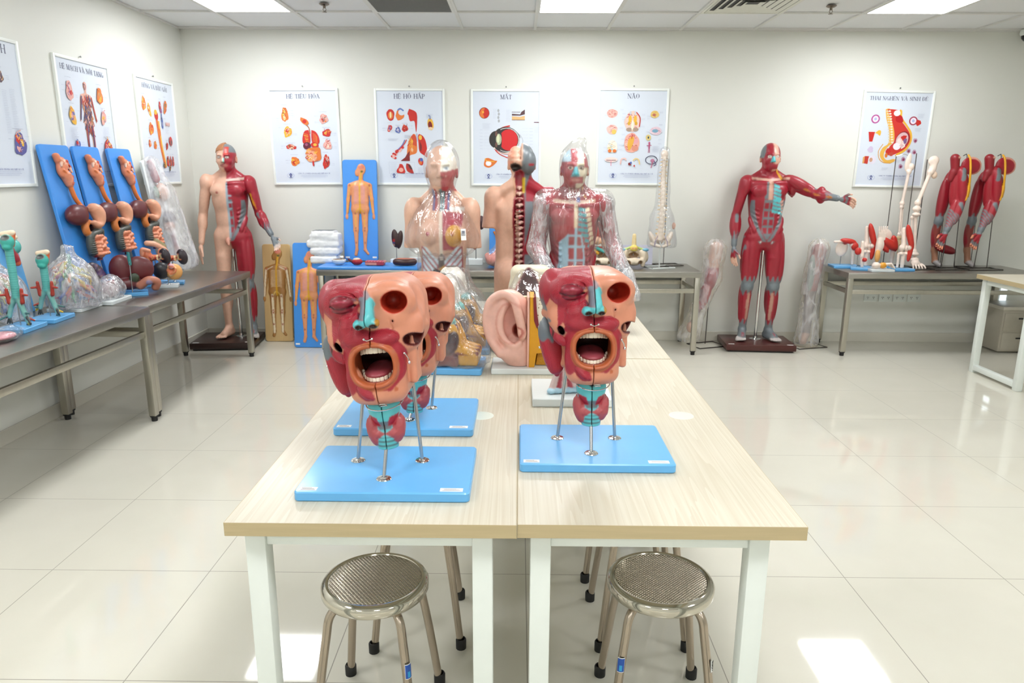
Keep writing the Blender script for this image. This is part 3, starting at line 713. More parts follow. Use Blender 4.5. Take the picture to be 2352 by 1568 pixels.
    for pts_, w_, c_ in ((((-.031, -.0045), (-.016, -.0095), (0, -.011), (.016, -.0095), (.032, -.004)), .0017, '2e0510'), (((-.029, .012), (-.012, .0185), (.004, .0195), (.026, .012)), .0011, '5a0a1c'), (((-.026, -.016), (0, -.022), (.024, -.016)), .0011, '5a0a1c'), (((-.022, .004), (0, .008), (.020, .005)), .0012, 'a83a50')):
        q_ = path([(EX + a_, 0, EZ + b_) for a_, b_ in pts_], w_); v.paint(lambda x, y, z, q_=q_: np.where(y < -.08, q_[0](x, y * 0, z), 1.), c_)
    def fib(P, col):
        x, y, z = P[:, 0], P[:, 1], P[:, 2]
        re = np.sqrt(((x + .058) / 1.25) ** 2 + (z - .248) ** 2); rm = np.sqrt((x / 1.05) ** 2 + (z - .098) ** 2)
        f = x * 1.0
        f = np.where(z > .13, np.arctan2(z - .13, x + .02) * .06, f)
        f = np.where((re < .056), re, f); f = np.where(z > .283, x + .1, f)
        f = np.where((x < -.092) & (z > .18), np.arctan2(z - .15, y - .0) * .08, f)
        f = np.where(rm < .098, rm, f)
        w = (((x + .058) / .033) ** 2 + ((z - .248) / .0245) ** 2 > 1) * ((col[:, 0] < .4) & (col[:, 0] > .08) & (col[:, 1] < .02)).astype(float)
        return f * 2 * pi / .0019, w
    gap = .0007
    half = []
    for nm, sg in (('muscle_half', 1), ('skull_half', -1)):
        X = v.ax[0][:, None, None]; d = np.maximum(v.d, sg * X + gap).astype(np.float32)
        half.append(v.build(nm, C_PINK, parent, PPF, d=d, fib=fib, smooth=1))
    # dark oral cavity
    b = Vol((-.075, -.10, .03), (.075, .09, .17), .004); b.add(ell((0, -.02, .098), (.066, .09, .06)), k=0); b.cut(ell((0, -.028, .098), (.062, .088, .056)), k=.002); b.cut(plane((0, 1, 0), -.068), k=.001)
    b.build('oral_cavity', '4a1511', parent)
    # tongue
    t = Vol((-.05, -.13, .04), (.05, .06, .11), .0025); t.add(ell((0, -.045, .070), (.037, .065, .0135)), k=.01); t.add(ell((0, -.0, .066), (.036, .05, .022)), k=.015); t.cut(path([(0, -.12, .090), (0, -.02, .092)], .006), k=.008)
    t.build('tongue', '9a4650', parent)
    # gums and teeth
    gm = mat('gum_pink', 'b0585a', .3, coat=.3); tm = mat('tooth_enamel', 'efe8d6', .22, coat=.4)
    for nm, zc, up in (('upper_gum', .1420, 1), ('lower_gum', .0530, -1)):
        arc = [(.046 * sin(a), -.020 - .088 * cos(a) + .010) for a in np.linspace(-1.45, 1.45, 25)]
        gum = MB().tube([(x, y, zc + up * .002) for x, y in arc], .0065, 10).build(nm, gm, parent)
        sizes = [13.5, 11.5, 11, 10, 10, 12] if up > 0 else [10, 10.5, 11, 11, 12, 12]
        for sd in (-1, 1):
            s_ = 0
            for w in sizes:
                w = w * .00105; s_ += w / 2; a = s_ / .055
                if a > 1.5: break
                x, y = sd * .0455 * sin(a), -.020 - .0905 * cos(a) + .008; tx, ty = .043 * cos(a), .090 * sin(a); ang = atan2(sd * ty, tx)
                hgt = .0185 if up > 0 else .0125; drop = .0455 * (1 - max(.05, 1 - abs(x / .050) ** 2.5) ** .4)
                MB().box((0, 0, 0), (w * .93, .0068, hgt), .0030, 3).build('tooth', tm, gum, loc=(x, y, zc - up * ((.0085 if up > 0 else .0075) + drop * .75)), rot=(0, 0, ang)); s_ += w / 2
    # loose chewing muscle hanging at the cheek
    q = Vol((-.165, -.08, .0), (-.07, .05, .18), .0025)
    q.add(mus((-.122, -.012, .162), (-.092, -.026, .012), .030), k=.01, col=C_RED); q.add(ell((-.122, -.012, .130), (.019, .028, .036)), k=.01, col=C_RED)
    q.add(mus((-.128, .004, .15), (-.100, -.012, .02), .022), k=.004, col=C_RED)
    q.paint(lambda x, y, z: np.where(z > .108 + .006 * np.sin(300 * (x + y)), -1., 1.), C_GREY)
    q.build('cheek_muscle', C_RED, parent, PPF, fib=lambda P, c: ((P[:, 0] + P[:, 1] * .8 + P[:, 2] * .17) * 2 * pi / .003, np.ones(len(P)) * (c[:, 1] < .02)))
    # steel latches
    f = MB()
    for x0 in (-.010, .009): f.ell((x0, -.137, .166), (.0032, .003, .0032), 10, 6)
    f.tube([(-.010, -.140, .166), (-.002, -.142, .163), (.009, -.141, .166)], .0014, 8); f.build('latch', CHROME, parent)
    f = MB(); f.tube([(.075, -.098, .118), (.081, -.098, .108), (.083, -.096, .098)], .0018, 8); f.ell((.083, -.098, .096), (.004, .004, .004), 10, 6); f.ell((.074, -.102, .120), (.003, .003, .003), 10, 6); f.build('latch', CHROME, parent)
    f = MB(); f.ell((-.139, -.015, .085), (.004, .005, .004), 10, 6); f.tube([(-.140, -.012, .085), (-.125, -.03, .09)], .0015, 6); f.build('pin', CHROME, parent)
    f = MB(); f.tube([(.002, -.11, .0), (.016, -.112, .001), (.020, -.108, -.004), (.004, -.105, -.006)], .0015, 8); f.build('latch', CHROME, parent)
    f = MB(); f.tube([(.046 * sin(a) + .004, -.055 - .055 * cos(a), -.006 - .010 * cos(a)) for a in np.linspace(-1.75, 1.75, 25)], .0017, 8); f.build('wire_loop', CHROME, parent)
    # larynx, thyroid gland and windpipe
    l = Vol((-.06, -.12, -.14), (.06, .0, .03), .0022)
    l.add(ell((0, -.052, -.02), (.041, .032, .042)), k=.01, col=C_CYAN); l.add(ell((0, -.055, -.045), (.031, .026, .026)), k=.012, col=C_CYAN)
    l.add(ell((0, -.05, .01), (.030, .026, .02)), k=.008, col='3f5055')
    l.add(mus((-.037, -.05, -.045), (-.022, -.056, -.118), .019), mus((.037, -.05, -.045), (.022, -.056, -.112), .019), k=.003, col='a4474c'); l.add(cap((-.02, -.062, -.087), (.02, -.062, -.087), .014), k=.004, col='a4474c')
    l.add(cap((0, -.052, -.06), (0, -.052, -.125), .0235, .023), k=.003, col=C_CYAN)
    for q_ in range(3): l.add(cap((0, -.052, -.098 - .0115 * q_), (0, -.052, -.0995 - .0115 * q_), .0262), k=.002, col=C_CYAN)
    l.cut(plane((0, 0, 1), -.126), k=.001)
    l.paint(lambda x, y, z: np.where((np.mod(z + .095, .0115) < .0042) & (z < -.094) & (np.abs(x) < .0262) & (np.sqrt(x * x + (y + .052) ** 2) < .0268), -1., 1.), '4b5a5c')
    l.paint(lambda x, y, z: np.where((z < -.052) & (z > -.074) & (np.abs(x) < .022 + .6 * (z + .06)) & (y < -.06), -1., 1.), C_GREY)
    l.paint(lambda x, y, z: np.where((np.abs(np.abs(x) - .020 - .3 * (z + .06)) < .010) & (z < -.046 + .3 * np.abs(x)) & (z > -.066) & (y < -.05), -1., 1.), C_RED)
    l.paint(lambda x, y, z: np.where((z > -.012) & (z < .02) & (np.abs(x) < .030 * (z + .016) / .03) & (y < -.06), -1., 1.), '3a3f44')
    l.disp(lambda x, y, z: .0018 * wav(x, y, z, 380, 3) * ((np.abs(x) > .018) & (z < -.06) & (z > -.1)))
    X = l.ax[0][:, None, None]; l.d = np.maximum(l.d, .0011 - np.abs(X) + 0 * l.d).astype(np.float32)
    l.build('larynx', C_CYAN, parent)
    MB().box((.001, -.052, -.065), (.0018, .046, .115)).build('larynx_septum', mat('septum_dark', '35191b', .5), parent)
def board(parent, x0, x1, y0, y1, z0, m=None, th=.0235, rad=.012, labels=True, name='base_board'):
    o = MB().rbox(((x0 + x1) / 2, (y0 + y1) / 2, z0 + th / 2), (x1 - x0, y1 - y0, th), rad, 5, .003).build(name, m or BLUE, parent)
    if labels:
        for xa, w in ((x0 + .03, .040), (x1 - .042, .052)):
            MB().box((xa, y0 + .018, z0 + th + .0003), (w, .017, .0006)).build('label_sticker', PAPER, o, False)
            f = MB()
            for k in range(3): f.box((xa - (.004 if k == 2 else 0), y0 + .013 + .0045 * k, z0 + th + .0007), (w * (.8 - .12 * k), .0011, .0002))
            f.build('label_print', INK, o, False)
    return o
def head_model(proto, label, base, rods, hloc, hrot, zb=.75):
    """base = board rectangle in the room; rods = three foot points; the head sits on them"""
    ox, oy = (base[0] + base[1]) / 2, (base[2] + base[3]) / 2
    t = thing('anatomical_head_model', label, 'anatomical model', (ox, oy, zb), group='open-mouth head models on blue boards')
    board(t, base[0] - ox, base[1] - ox, base[2] - oy, base[3] - oy, 0)
    hl = Vector((hloc[0] - ox, hloc[1] - oy, hloc[2] - zb)); E_ = Euler([radians(a) for a in hrot]); R = E_.to_matrix()
    tops = [Vector((-.052, .03, .06)), Vector((.060, .03, .06)), Vector((0, -.052, -.09))]
    for (rx, ry), tp in zip(rods, tops):
        p0 = Vector((rx - ox, ry - oy, .0235)); p1 = hl + R @ tp
        rd = MB().tube([p0, p0.lerp(p1, .5), p1], .0044, 14).build('support_rod', RODM, t)
        MB().lathe([(.0045, .006), (.007, .0058), (.009, .003), (.0165, .0024), (.018, .0008), (.018, 0), (.0045, 0)], 24, p0).build('rod_flange', CHROME, rd)
    hd = bpy.data.objects.new('head_cast', None); hd.empty_display_size = .02; link(hd, t); hd.location = hl; hd.rotation_euler = E_
    if proto is None: head_parts(t); kids = [o for o in t.children if o.name.split('.')[0] not in ('base_board', 'support_rod', 'head_cast')]
    else:
        kids = []
        for k in proto:
            c = k.copy(); COL.objects.link(c); c.parent = t; kids.append(c)
            for g in k.children: d = g.copy(); COL.objects.link(d); d.parent = c
    for k in kids: k.location = hl; k.rotation_euler = E_; k.scale = (.945, .945, .945)
    bpy.data.objects.remove(hd)
    return kids
H1 = head_model(None, 'red and pink open-mouth head model on blue board, nearest the camera on the left table', (-.507, -.108, 1.486, 1.772), ((-.400, 1.671), (-.239, 1.674), (-.315, 1.562)), (-.318, 1.655, .955), (-3, -5, 0))
H2 = head_model(H1, 'red and pink open-mouth head model behind the nearest one, half hidden by it', (-.524, -.126, 1.90, 2.188), ((-.385, 2.085), (-.265, 2.085), (-.318, 1.975)), (-.305, 2.060, .905), (-3, 0, 0))
H3 = head_model(H1, 'red and pink open-mouth head model on blue board on the right table', (.005, .396, 1.658, 1.948), ((.108, 1.838), (.265, 1.841), (.190, 1.730)), (.189, 1.825, .955), (-3, -1, 0))
# ================================================================ human figures
SKIN, SKIN2 = 'd9ad95', 'cf9d88'
MR, MRD, MG, MGL, BONE, CY, YEL = '96182a', '77101f', '6d757a', '93a9b4', 'e3c6b4', '58bfc6', 'd8a017'
def fingers(v, pal, d, n, w, col, k=.004, curl=.25, sc=1., spread=.12):
    """palm centre, direction of the fingers, palm normal, across (towards the thumb)"""
    pal, d, n, w = [np.array(a, float) for a in (pal, d, n, w)]
    v.add(cap(pal - d * .035 * sc, pal + d * .025 * sc + w * .018 * sc, .019 * sc, .016 * sc), cap(pal - d * .035 * sc, pal + d * .025 * sc - w * .018 * sc, .018 * sc, .015 * sc), k=.012, col=col[0])
    for i, (o, L) in enumerate(((.029, .070), (.010, .078), (-.009, .073), (-.027, .058))):
        a = pal + d * .035 * sc + w * o * sc; dd = d + w * o * spread * 20; dd = dd / np.linalg.norm(dd)
        b = a + (dd * cos(curl) + n * sin(curl)) * L * .5 * sc; c = b + (dd * cos(curl * 2.4) + n * sin(curl * 2.4)) * L * .5 * sc
        v.add(cap(a, b, .0088 * sc, .0082 * sc), k=.004, col=col[1]); v.add(cap(b, c, .0082 * sc, .0066 * sc), k=.003, col=col[2])
    a = pal - d * .02 * sc + w * .028 * sc; b = a + (d * .6 + w * .62 + n * .25) * .042 * sc; c = b + (d * .85 + w * .25 + n * .25) * .036 * sc
    v.add(cap(a, b, .0125 * sc, .010 * sc), k=.008, col=col[0]); v.add(cap(b, c, .0098 * sc, .0075 * sc), k=.003, col=col[2])
def face(v, z0=1.44, cols=('skin', 'skin'), eyes=True, sc=1.0):
    """head whose chin is at z0; cols = colour of the -x and +x half"""
    c0, c1 = cols; Z = lambda a: z0 + a
    v.both(ell((.008, .012, Z(.128)), (.068, .092, .090)), k=.02, cols=cols)
    v.both(ell((.012, -.030, Z(.085)), (.050, .062, .080)), k=.02, cols=cols)
    v.both(ell((.010, -.045, Z(.030)), (.034, .045, .028)), k=.02, cols=cols)
    v.both(ell((.040, -.060, Z(.075)), (.020, .022, .022)), k=.015, cols=cols)
    v.both(cap((.050, -.01, Z(.075)), (.020, -.06, Z(.012)), .015, .014), k=.015, cols=cols)
    v.both(cap((.012, -.092, Z(.128)), (.045, -.080, Z(.130)), .007, .007), k=.01, cols=cols)
    v.cut(ell((-.031, -.096, Z(.110)), (.019, .014, .011)), ell((.031, -.096, Z(.110)), (.019, .014, .011)), k=.008)
    v.both(cap((.002, -.092, Z(.115)), (.002, -.110, Z(.078)), .0075, .0105), k=.008, cols=cols)
    v.both(ell((.010, -.100, Z(.073)), (.0095, .012, .008)), k=.004, cols=cols)
    v.both(mus((-.004, -.093, Z(.046)), (.026, -.083, Z(.045)), .0062), k=.003, cols=('a05a50', 'a05a50') if eyes else cols)
    v.both(mus((-.004, -.092, Z(.037)), (.023, -.083, Z(.038)), .0065), k=.003, cols=('a05a50', 'a05a50') if eyes else cols)
    if eyes:
        for sx in (-1, 1): v.add(ell((sx * .031, -.0815, Z(.110)), (.0135, .0115, .0088)), k=.001, col='efe9e2')
        for sx in (-1, 1):
            v.paint(ell((sx * .031, -.094, Z(.110)), (.0055, .006, .0055)), '3a3028')
            v.paint(lambda x, y, z, sx=sx: np.where((np.abs(np.sqrt(((x - sx * .031) / 1.6) ** 2 + (z - Z(.110)) ** 2) - .0095) < .0018) & (y < -.07), -1., 1.), '5a3026')
    for sx, c in ((-1, c0), (1, c1)):
        v.add(ell((sx * .076, .012, Z(.092)), (.010, .020, .031), Rz(sx * 20)), k=.004, col=c if c in (SKIN,) else 'c98d78'); v.cut(ell((sx * .084, .004, Z(.095)), (.006, .010, .017)), k=.003)
def torso_shape(v, cols, H=1.0, female=False, k=.025):
    b = lambda p, kk=k: v.both(p, k=kk, cols=cols)
    b(cap((0.01, .015, 1.36), (0.008, .008, 1.49), .054, .050)); b(cap((.02, .03, 1.43), (.15, .02, 1.365), .040, .034))
    b(ell((.03, .0, 1.215), (.130, .105, .185))); b(ell((.02, .0, 1.03), (.118, .088, .18))); b(ell((.02, .008, .90), (.140, .100, .120)))
    b(ell((.075, .06, .87), (.082, .072, .095)), .02); b(cap((.125, .035, 1.27), (.105, .02, 1.02), .045, .035)); b(ell((.185, .0, 1.335), (.058, .060, .070)))
    if female: b(ell((.078, -.095, 1.235), (.062, .055, .060)), .02)
    else: b(ell((.075, -.062, 1.275), (.080, .046, .060)), .012)
def arm_shape(v, sh, el, wr, col, k=.015, muscle=None):
    v.add(cap(sh, el, .050, .038), k=.02, col=col); v.add(cap(el, wr, .039, .026), k=.015, col=col)
    s_, e_, w_ = [np.array(a, float) for a in (sh, el, wr)]
    v.add(ell(e_ * .72 + w_ * .28, (.044, .042, .07), None), k=.02, col=col)
def leg_shape(v, hip, kn, an, col, k=.02):
    v.add(cap(hip, kn, .086, .054), k=.03, col=col); v.add(cap(kn, an, .050, .033), k=.02, col=col)
    h, n, a = [np.array(q, float) for q in (hip, kn, an)]
    v.add(cap(h * .6 + n * .4 + (0, -.018, 0), n * .8 + h * .2 + (0, -.01, 0), .062, .05), k=.02, col=col)
    v.add(mus(n + (0, .02, .04), n * .35 + a * .65 + (0, .02, 0), .056, bow=(0, .022, .02)), k=.015, col=col)
    v.add(ell(n + (0, -.022, 0), (.043, .036, .048)), k=.01, col=col)
def foot_shape(v, an, out, col, toecol=None, k=.012):
    a = np.array(an, float); d = np.array((out * .28, -1, 0)); d /= np.linalg.norm(d); z0 = a[2] - .078; w = np.array((-d[1], d[0], 0))
    P = lambda f, s_, z: a * (1, 1, 0) + d * f + w * s_ + (0, 0, z0 + z)
    v.add(cap(P(-.035, 0, .032), P(-.01, 0, .075), .032, .034), k=.02, col=col); v.add(cap(P(-.03, 0, .030), P(.10, .012, .026), .031, .027), k=.02, col=col); v.add(cap(P(-.02, -.01, .026), P(.10, -.020, .020), .026, .022), k=.02, col=col); v.add(cap(P(0, 0, .072), P(.10, .005, .036), .034, .024), k=.02, col=col)
    for i, (s_, L, r) in enumerate(((.033, .155, .0145), (.012, .158, .0105), (-.005, .150, .010), (-.020, .140, .0095), (-.034, .128, .009))):
        if out < 0: s_ = -s_
        v.add(cap(P(.10, s_, .020), P(L, s_ * 1.1, .012), r * 1.1, r), k=.004, col=toecol or col)
    v.cut(plane((0, 0, 1), z0), k=.002)
GR_ = .006
def groove(v, pts, r=.004, k=.004): v.cut(path(pts, r), k=k)
def muscle_front(v, sx):
    """raised chest, belly and shoulder muscles on one side (sx = -1 or 1)"""
    m = (lambda p: p) if sx > 0 else mir
    for q in range(5):
        z = 1.33 - .028 * q; v.add(m(mus((.012, -.088, 1.335 - .03 * q), (.165, -.045, 1.335 - .012 * q), .024)), k=.004, col=MR)
    for a, b, r in (((.185, -.045, 1.375), (.215, -.02, 1.24), .036), ((.205, .0, 1.39), (.222, .01, 1.23), .038), ((.185, .04, 1.38), (.215, .03, 1.24), .032)): v.add(m(mus(a, b, r)), k=.004, col=MR)
    for q in range(6): v.add(m(mus((.150 - .004 * q, -.01 + .004 * q, 1.20 - .036 * q), (.085, -.082, 1.155 - .036 * q), .015)), k=.003, col=MR)
    v.add(m(mus((.145, -.0, 1.06), (.10, -.075, .93), .028)), k=.006, col=MR)
def muscle_arm(v, sh, el, wr, fr):
    s, e, w = [np.array(a, float) for a in (sh, el, wr)]; fr = np.array(fr, float); ax = (e - s) / np.linalg.norm(e - s); sd = np.cross(ax, fr)
    ax2 = (w - e) / np.linalg.norm(w - e); sd2 = np.cross(ax2, fr)
    v.add(mus(s + fr * .028, e + fr * .022, .032), mus(s - fr * .026 + sd * .015, e - fr * .018, .033), mus(s - fr * .02 - sd * .02, e - fr * .012 - sd * .01, .028), k=.004, col=MR)
    v.add(mus(s + sd * .025 + fr * .01, e + sd * .02, .024), k=.004, col=MRD)
    for f, q, r in ((.6, .8, .021), (-.2, 1., .022), (-.9, .4, .020), (.9, -.3, .022), (.3, -1., .022), (-.6, -.8, .021)):
        v.add(mus(e + fr * .018 * f + sd2 * .022 * q - ax2 * .02, e * .25 + w * .75 + fr * .014 * f + sd2 * .018 * q, r, bow=tuple(fr * .010 * f + sd2 * .010 * q)), k=.003, col=MR)
    v.paint(lambda x, y, z: np.where((np.sqrt((x - w[0]) ** 2 + (y - w[1]) ** 2 + (z - w[2]) ** 2) < .085 + .035 * np.sin(260 * (x + .7 * y))), -1., 1.), MG)
    v.paint(cap(e + fr * .03, e * .8 + w * .2 + fr * .03, .020), MG)
def muscle_leg(v, hip, kn, an):
    h, n, a = [np.array(q, float) for q in (hip, kn, an)]; sx = np.sign(h[0])
    X = lambda dx, dy=0, dz=0: np.array((sx * dx, dy, dz))
    v.add(mus(h + X(.02, -.055, .02), n + X(0, -.03, .06), .043), mus(h + X(.055, -.03, .0), n + X(.035, -.02, .03), .045), mus(h + X(-.02, -.03, -.1), n + X(-.035, -.02, .03), .042), k=.004, col=MR)
    v.add(mus(h + X(-.03, .0, .02), n + X(-.035, .02, .08), .045), mus(h + X(.02, .05, -.02), n + X(.02, .04, .03), .05), mus(h + X(-.02, .05, -.02), n + X(-.02, .04, .03), .045), mus(h + X(.07, .0, .05), n + X(.05, .01, .1), .035), k=.004, col=MR)
    v.add(mus(h + X(.06, -.055, .09), n + X(-.045, -.0, .05), .018, bow=tuple(X(-.03, -.02, 0))), k=.003, col=MR)
    v.add(mus(n + X(.02, -.022, -.02), a + X(.008, -.02, .1), .026), mus(n + X(.038, .0, -.02), a + X(.03, .0, .08), .026), k=.003, col=MR)
    v.add(mus(n + X(-.03, .03, .02), a + X(-.005, .035, .12), .04), mus(n + X(.03, .035, .02), a + X(.01, .035, .12), .038), k=.004, col=MR)
    v.paint(lambda x, y, z: np.where((np.abs(z - n[2] - .012) < .062 + .025 * np.sin(150 * x)) & (x * sx > 0.02) & (y < n[1] + .03), -1., 1.), MG)
    v.paint(cap(n + X(-.012, -.045, -.06), a + X(-.012, -.034, .10), .0145), 'b58776')
    v.paint(lambda x, y, z: np.where((z < a[2] + .075 + .03 * np.sin(170 * x + 60 * y)) & (z > a[2] - .03) & (x * sx > .02), -1., 1.), MG)
def abs_paint(v, sx):
    Sg = lambda f: (lambda x, y, z: np.where((x * sx > 0.0) & (y < .02) & f(np.abs(x), y, z), -1., 1.))
    v.paint(Sg(lambda x, y, z: (z < 1.205) & (z > .875) & (x < .052 - .6 * np.maximum(0, .95 - z))), MG)
    for q in range(4):
        zc = 1.155 - .068 * q; v.paint(Sg(lambda x, y, z, zc=zc: (np.abs(z - zc) < .024) & (x > .008) & (x < .045 - .6 * np.maximum(0, .95 - z))), MR)
    v.paint(Sg(lambda x, y, z: (z < 1.20) & (z > .86) & (np.abs(x - (.064 + .35 * (z - .90) - 1.1 * (z - 1.03) ** 2)) < .016 - .02 * np.maximum(0, z - 1.1))), MG)
def headx(o, s):
    for q in o.data.vertices:
        u = min(1, max(0, (q.co.z - 1.40) / .06)); q.co.x *= 1 + (s - 1) * u * u * (3 - 2 * u)
    return o
def stand_base(t, w, d, col, h=.066, labels=True, dx=0):
    b = MB().box((dx, 0, h * .62), (w, d, h * .76), .004).build('base', col, t); MB().box((dx, 0, h * .12), (w - .04, d - .04, h * .24)).build('plinth', mat('plinth_black', '1c1210', .5), t, False)
    if labels:
        for sx in (-1, 1): MB().box((dx + sx * (w / 2 - .045), -d / 2 + .03, h + .0003), (.05, .016, .0006)).build('label_sticker', PAPER, b, False)

# ---- full muscle figure, right
def figure_muscle():
    t = thing('muscle_figure', 'full-size red muscle figure with one arm stretched out, on a brown base', 'anatomical model', (2.075, 6.10, 0), radians(-4))
    stand_base(t, .58, .40, BROWN)
    v = Vol((-.36, -.44, -.01), (.74, .20, 1.70), .0062)
    cs = (MR, MR); torso_shape(v, cs); face(v, 1.44, (MR, 'd9a894'))
    for sx in (-1, 1):
        leg_shape(v, (sx * .088, .0, .88), (sx * .118, -.012, .47), (sx * .122, .03, .085), MR); foot_shape(v, (sx * .122, .03, .085), sx, MG, 'b9b2ae'); muscle_leg(v, (sx * .088, .0, .88), (sx * .118, -.012, .47), (sx * .122, .03, .085))
        muscle_front(v, sx)
    L = ((-.205, .0, 1.345), (-.262, .02, 1.07), (-.272, -.03, .83)); arm_shape(v, *L, MR); muscle_arm(v, *L, (0, -1, 0))
    fingers(v, (-.272, -.045, .755), (0, -.08, -1), (.5, -.5, 0), (.55, -.83, 0), (MR, SKIN, SKIN))
    Rr = ((.20, .0, 1.350), (.385, -.10, 1.255), (.525, -.24, 1.225)); arm_shape(v, *Rr, MR); muscle_arm(v, *Rr, (0, -.3, .95))
    fingers(v, (.585, -.29, 1.210), (.82, -.52, -.2), (-.4, -.7, -.4), (.1, -.15, .98), (MR, SKIN, SKIN), curl=.5)
    v.add(mus((.13, -.03, 1.385), (.34, -.08, 1.29), .050), k=.006, col=MR)
    # neck muscles
    for sx in (-1, 1): v.add(mus((sx * .055, .01, 1.50), (sx * .014, -.045, 1.375), .016), k=.004, col=MR)
    abs_paint(v, -1); abs_paint(v, 1)
    P = v.paint
    P(lambda x, y, z: np.where((np.abs(x - .0) < .020) & (z > 1.205) & (z < 1.355) & (y < 0), -1., 1.), 'c99a86')
    for q in range(8):
        z0 = 1.325 - .030 * q; P(lambda x, y, z, z0=z0, q=q: np.where((x > .022) & (x < .075 + .009 * q) & (y < .0) & (np.abs(z - z0 + .35 * (x - .02) * (1 if q < 4 else .6)) < .0115), -1., 1.), CY)
        if q > 3: P(lambda x, y, z, z0=z0, q=q: np.where((x > .070 + .006 * q) & (x < .105 + .005 * q) & (y < .0) & (np.abs(z - z0 + .02 - .25 * (x - .09)) < .010), -1., 1.), 'd3a090')
    P(lambda x, y, z: np.where((x < -.018) & (x > -.05) & (y < 0) & (z > 1.21) & (z < 1.35) & (x > -.036 - .8 * np.maximum(0, 1.25 - z)), -1., 1.), MG)
    P(lambda x, y, z: np.where((y < .03) & (np.abs(z - 1.362 - .10 * np.abs(x)) < .010) & (np.abs(x) < .16), -1., 1.), 'cfa594')
    P(cap((.052, -.02, 1.45), (.105, -.02, 1.375), .012), YEL)
    P(lambda x, y, z: np.where((z > 1.455) & (x < .003) & (x > -.052) & (y < .02), -1., 1.), MR); P(lambda x, y, z: np.where((z > 1.50) & (x < -.052 + .2 * (z - 1.6)) & (y < .08) & (z > 1.54), -1., 1.), MG)
    P(lambda x, y, z: np.where((z > 1.555) & (x > .045) & (y < .06), -1., 1.), MR); P(lambda x, y, z: np.where((z > 1.45) & (z < 1.492) & (y < -.02) & (x > -.03) & (x < .045), -1., 1.), MR)
    P(lambda x, y, z: np.where((z > 1.505) & (z < 1.553) & (np.abs(x) < .010 + .25 * (1.55 - z)) & (y < -.085), -1., 1.), CY)
    for sx in (-1, 1):
        P(ell((sx * .031, -.094, 1.55), (.017, .02, .011)), 'e8ded4'); P(ell((sx * .031, -.094, 1.55), (.006, .02, .006)), '2c2520')
        P(cap((sx * .13, -.06, .93), (sx * .05, -.09, .845), .008), MG); P(cap((sx * .05, -.09, .86), (sx * .052, -.09, .80), .004), 'dcdcd8')
        for q in range(4): P(cap((sx * (.10 + .014 * q), -.06, .075), (sx * (.105 + .02 * q), -.13, .03), .0045), MR)
    v.paint(lambda x, y, z: np.where((z < .035) & (y < -.125), -1., 1.), 'a9a5a2')
    P(path([(.22, -.06, 1.33), (.37, -.15, 1.25), (.48, -.23, 1.23)], .009), 'c07028')
    b = headx(v.build('body', MR, t, loc=(0, .02, .066)), 1.1); b.scale = (.92, 1, 1)
    MB().tube([(0, .03, .066), (.0, .0, .92)], .0125, 16).build('support_pole', CHROME, t); MB().lathe([(0, 0), (.05, 0), (.05, .006), (.018, .012), (.014, .03), (0, .03)], 24, (0, .03, .066)).build('pole_flange', CHROME, t)
    return t
figure_muscle()
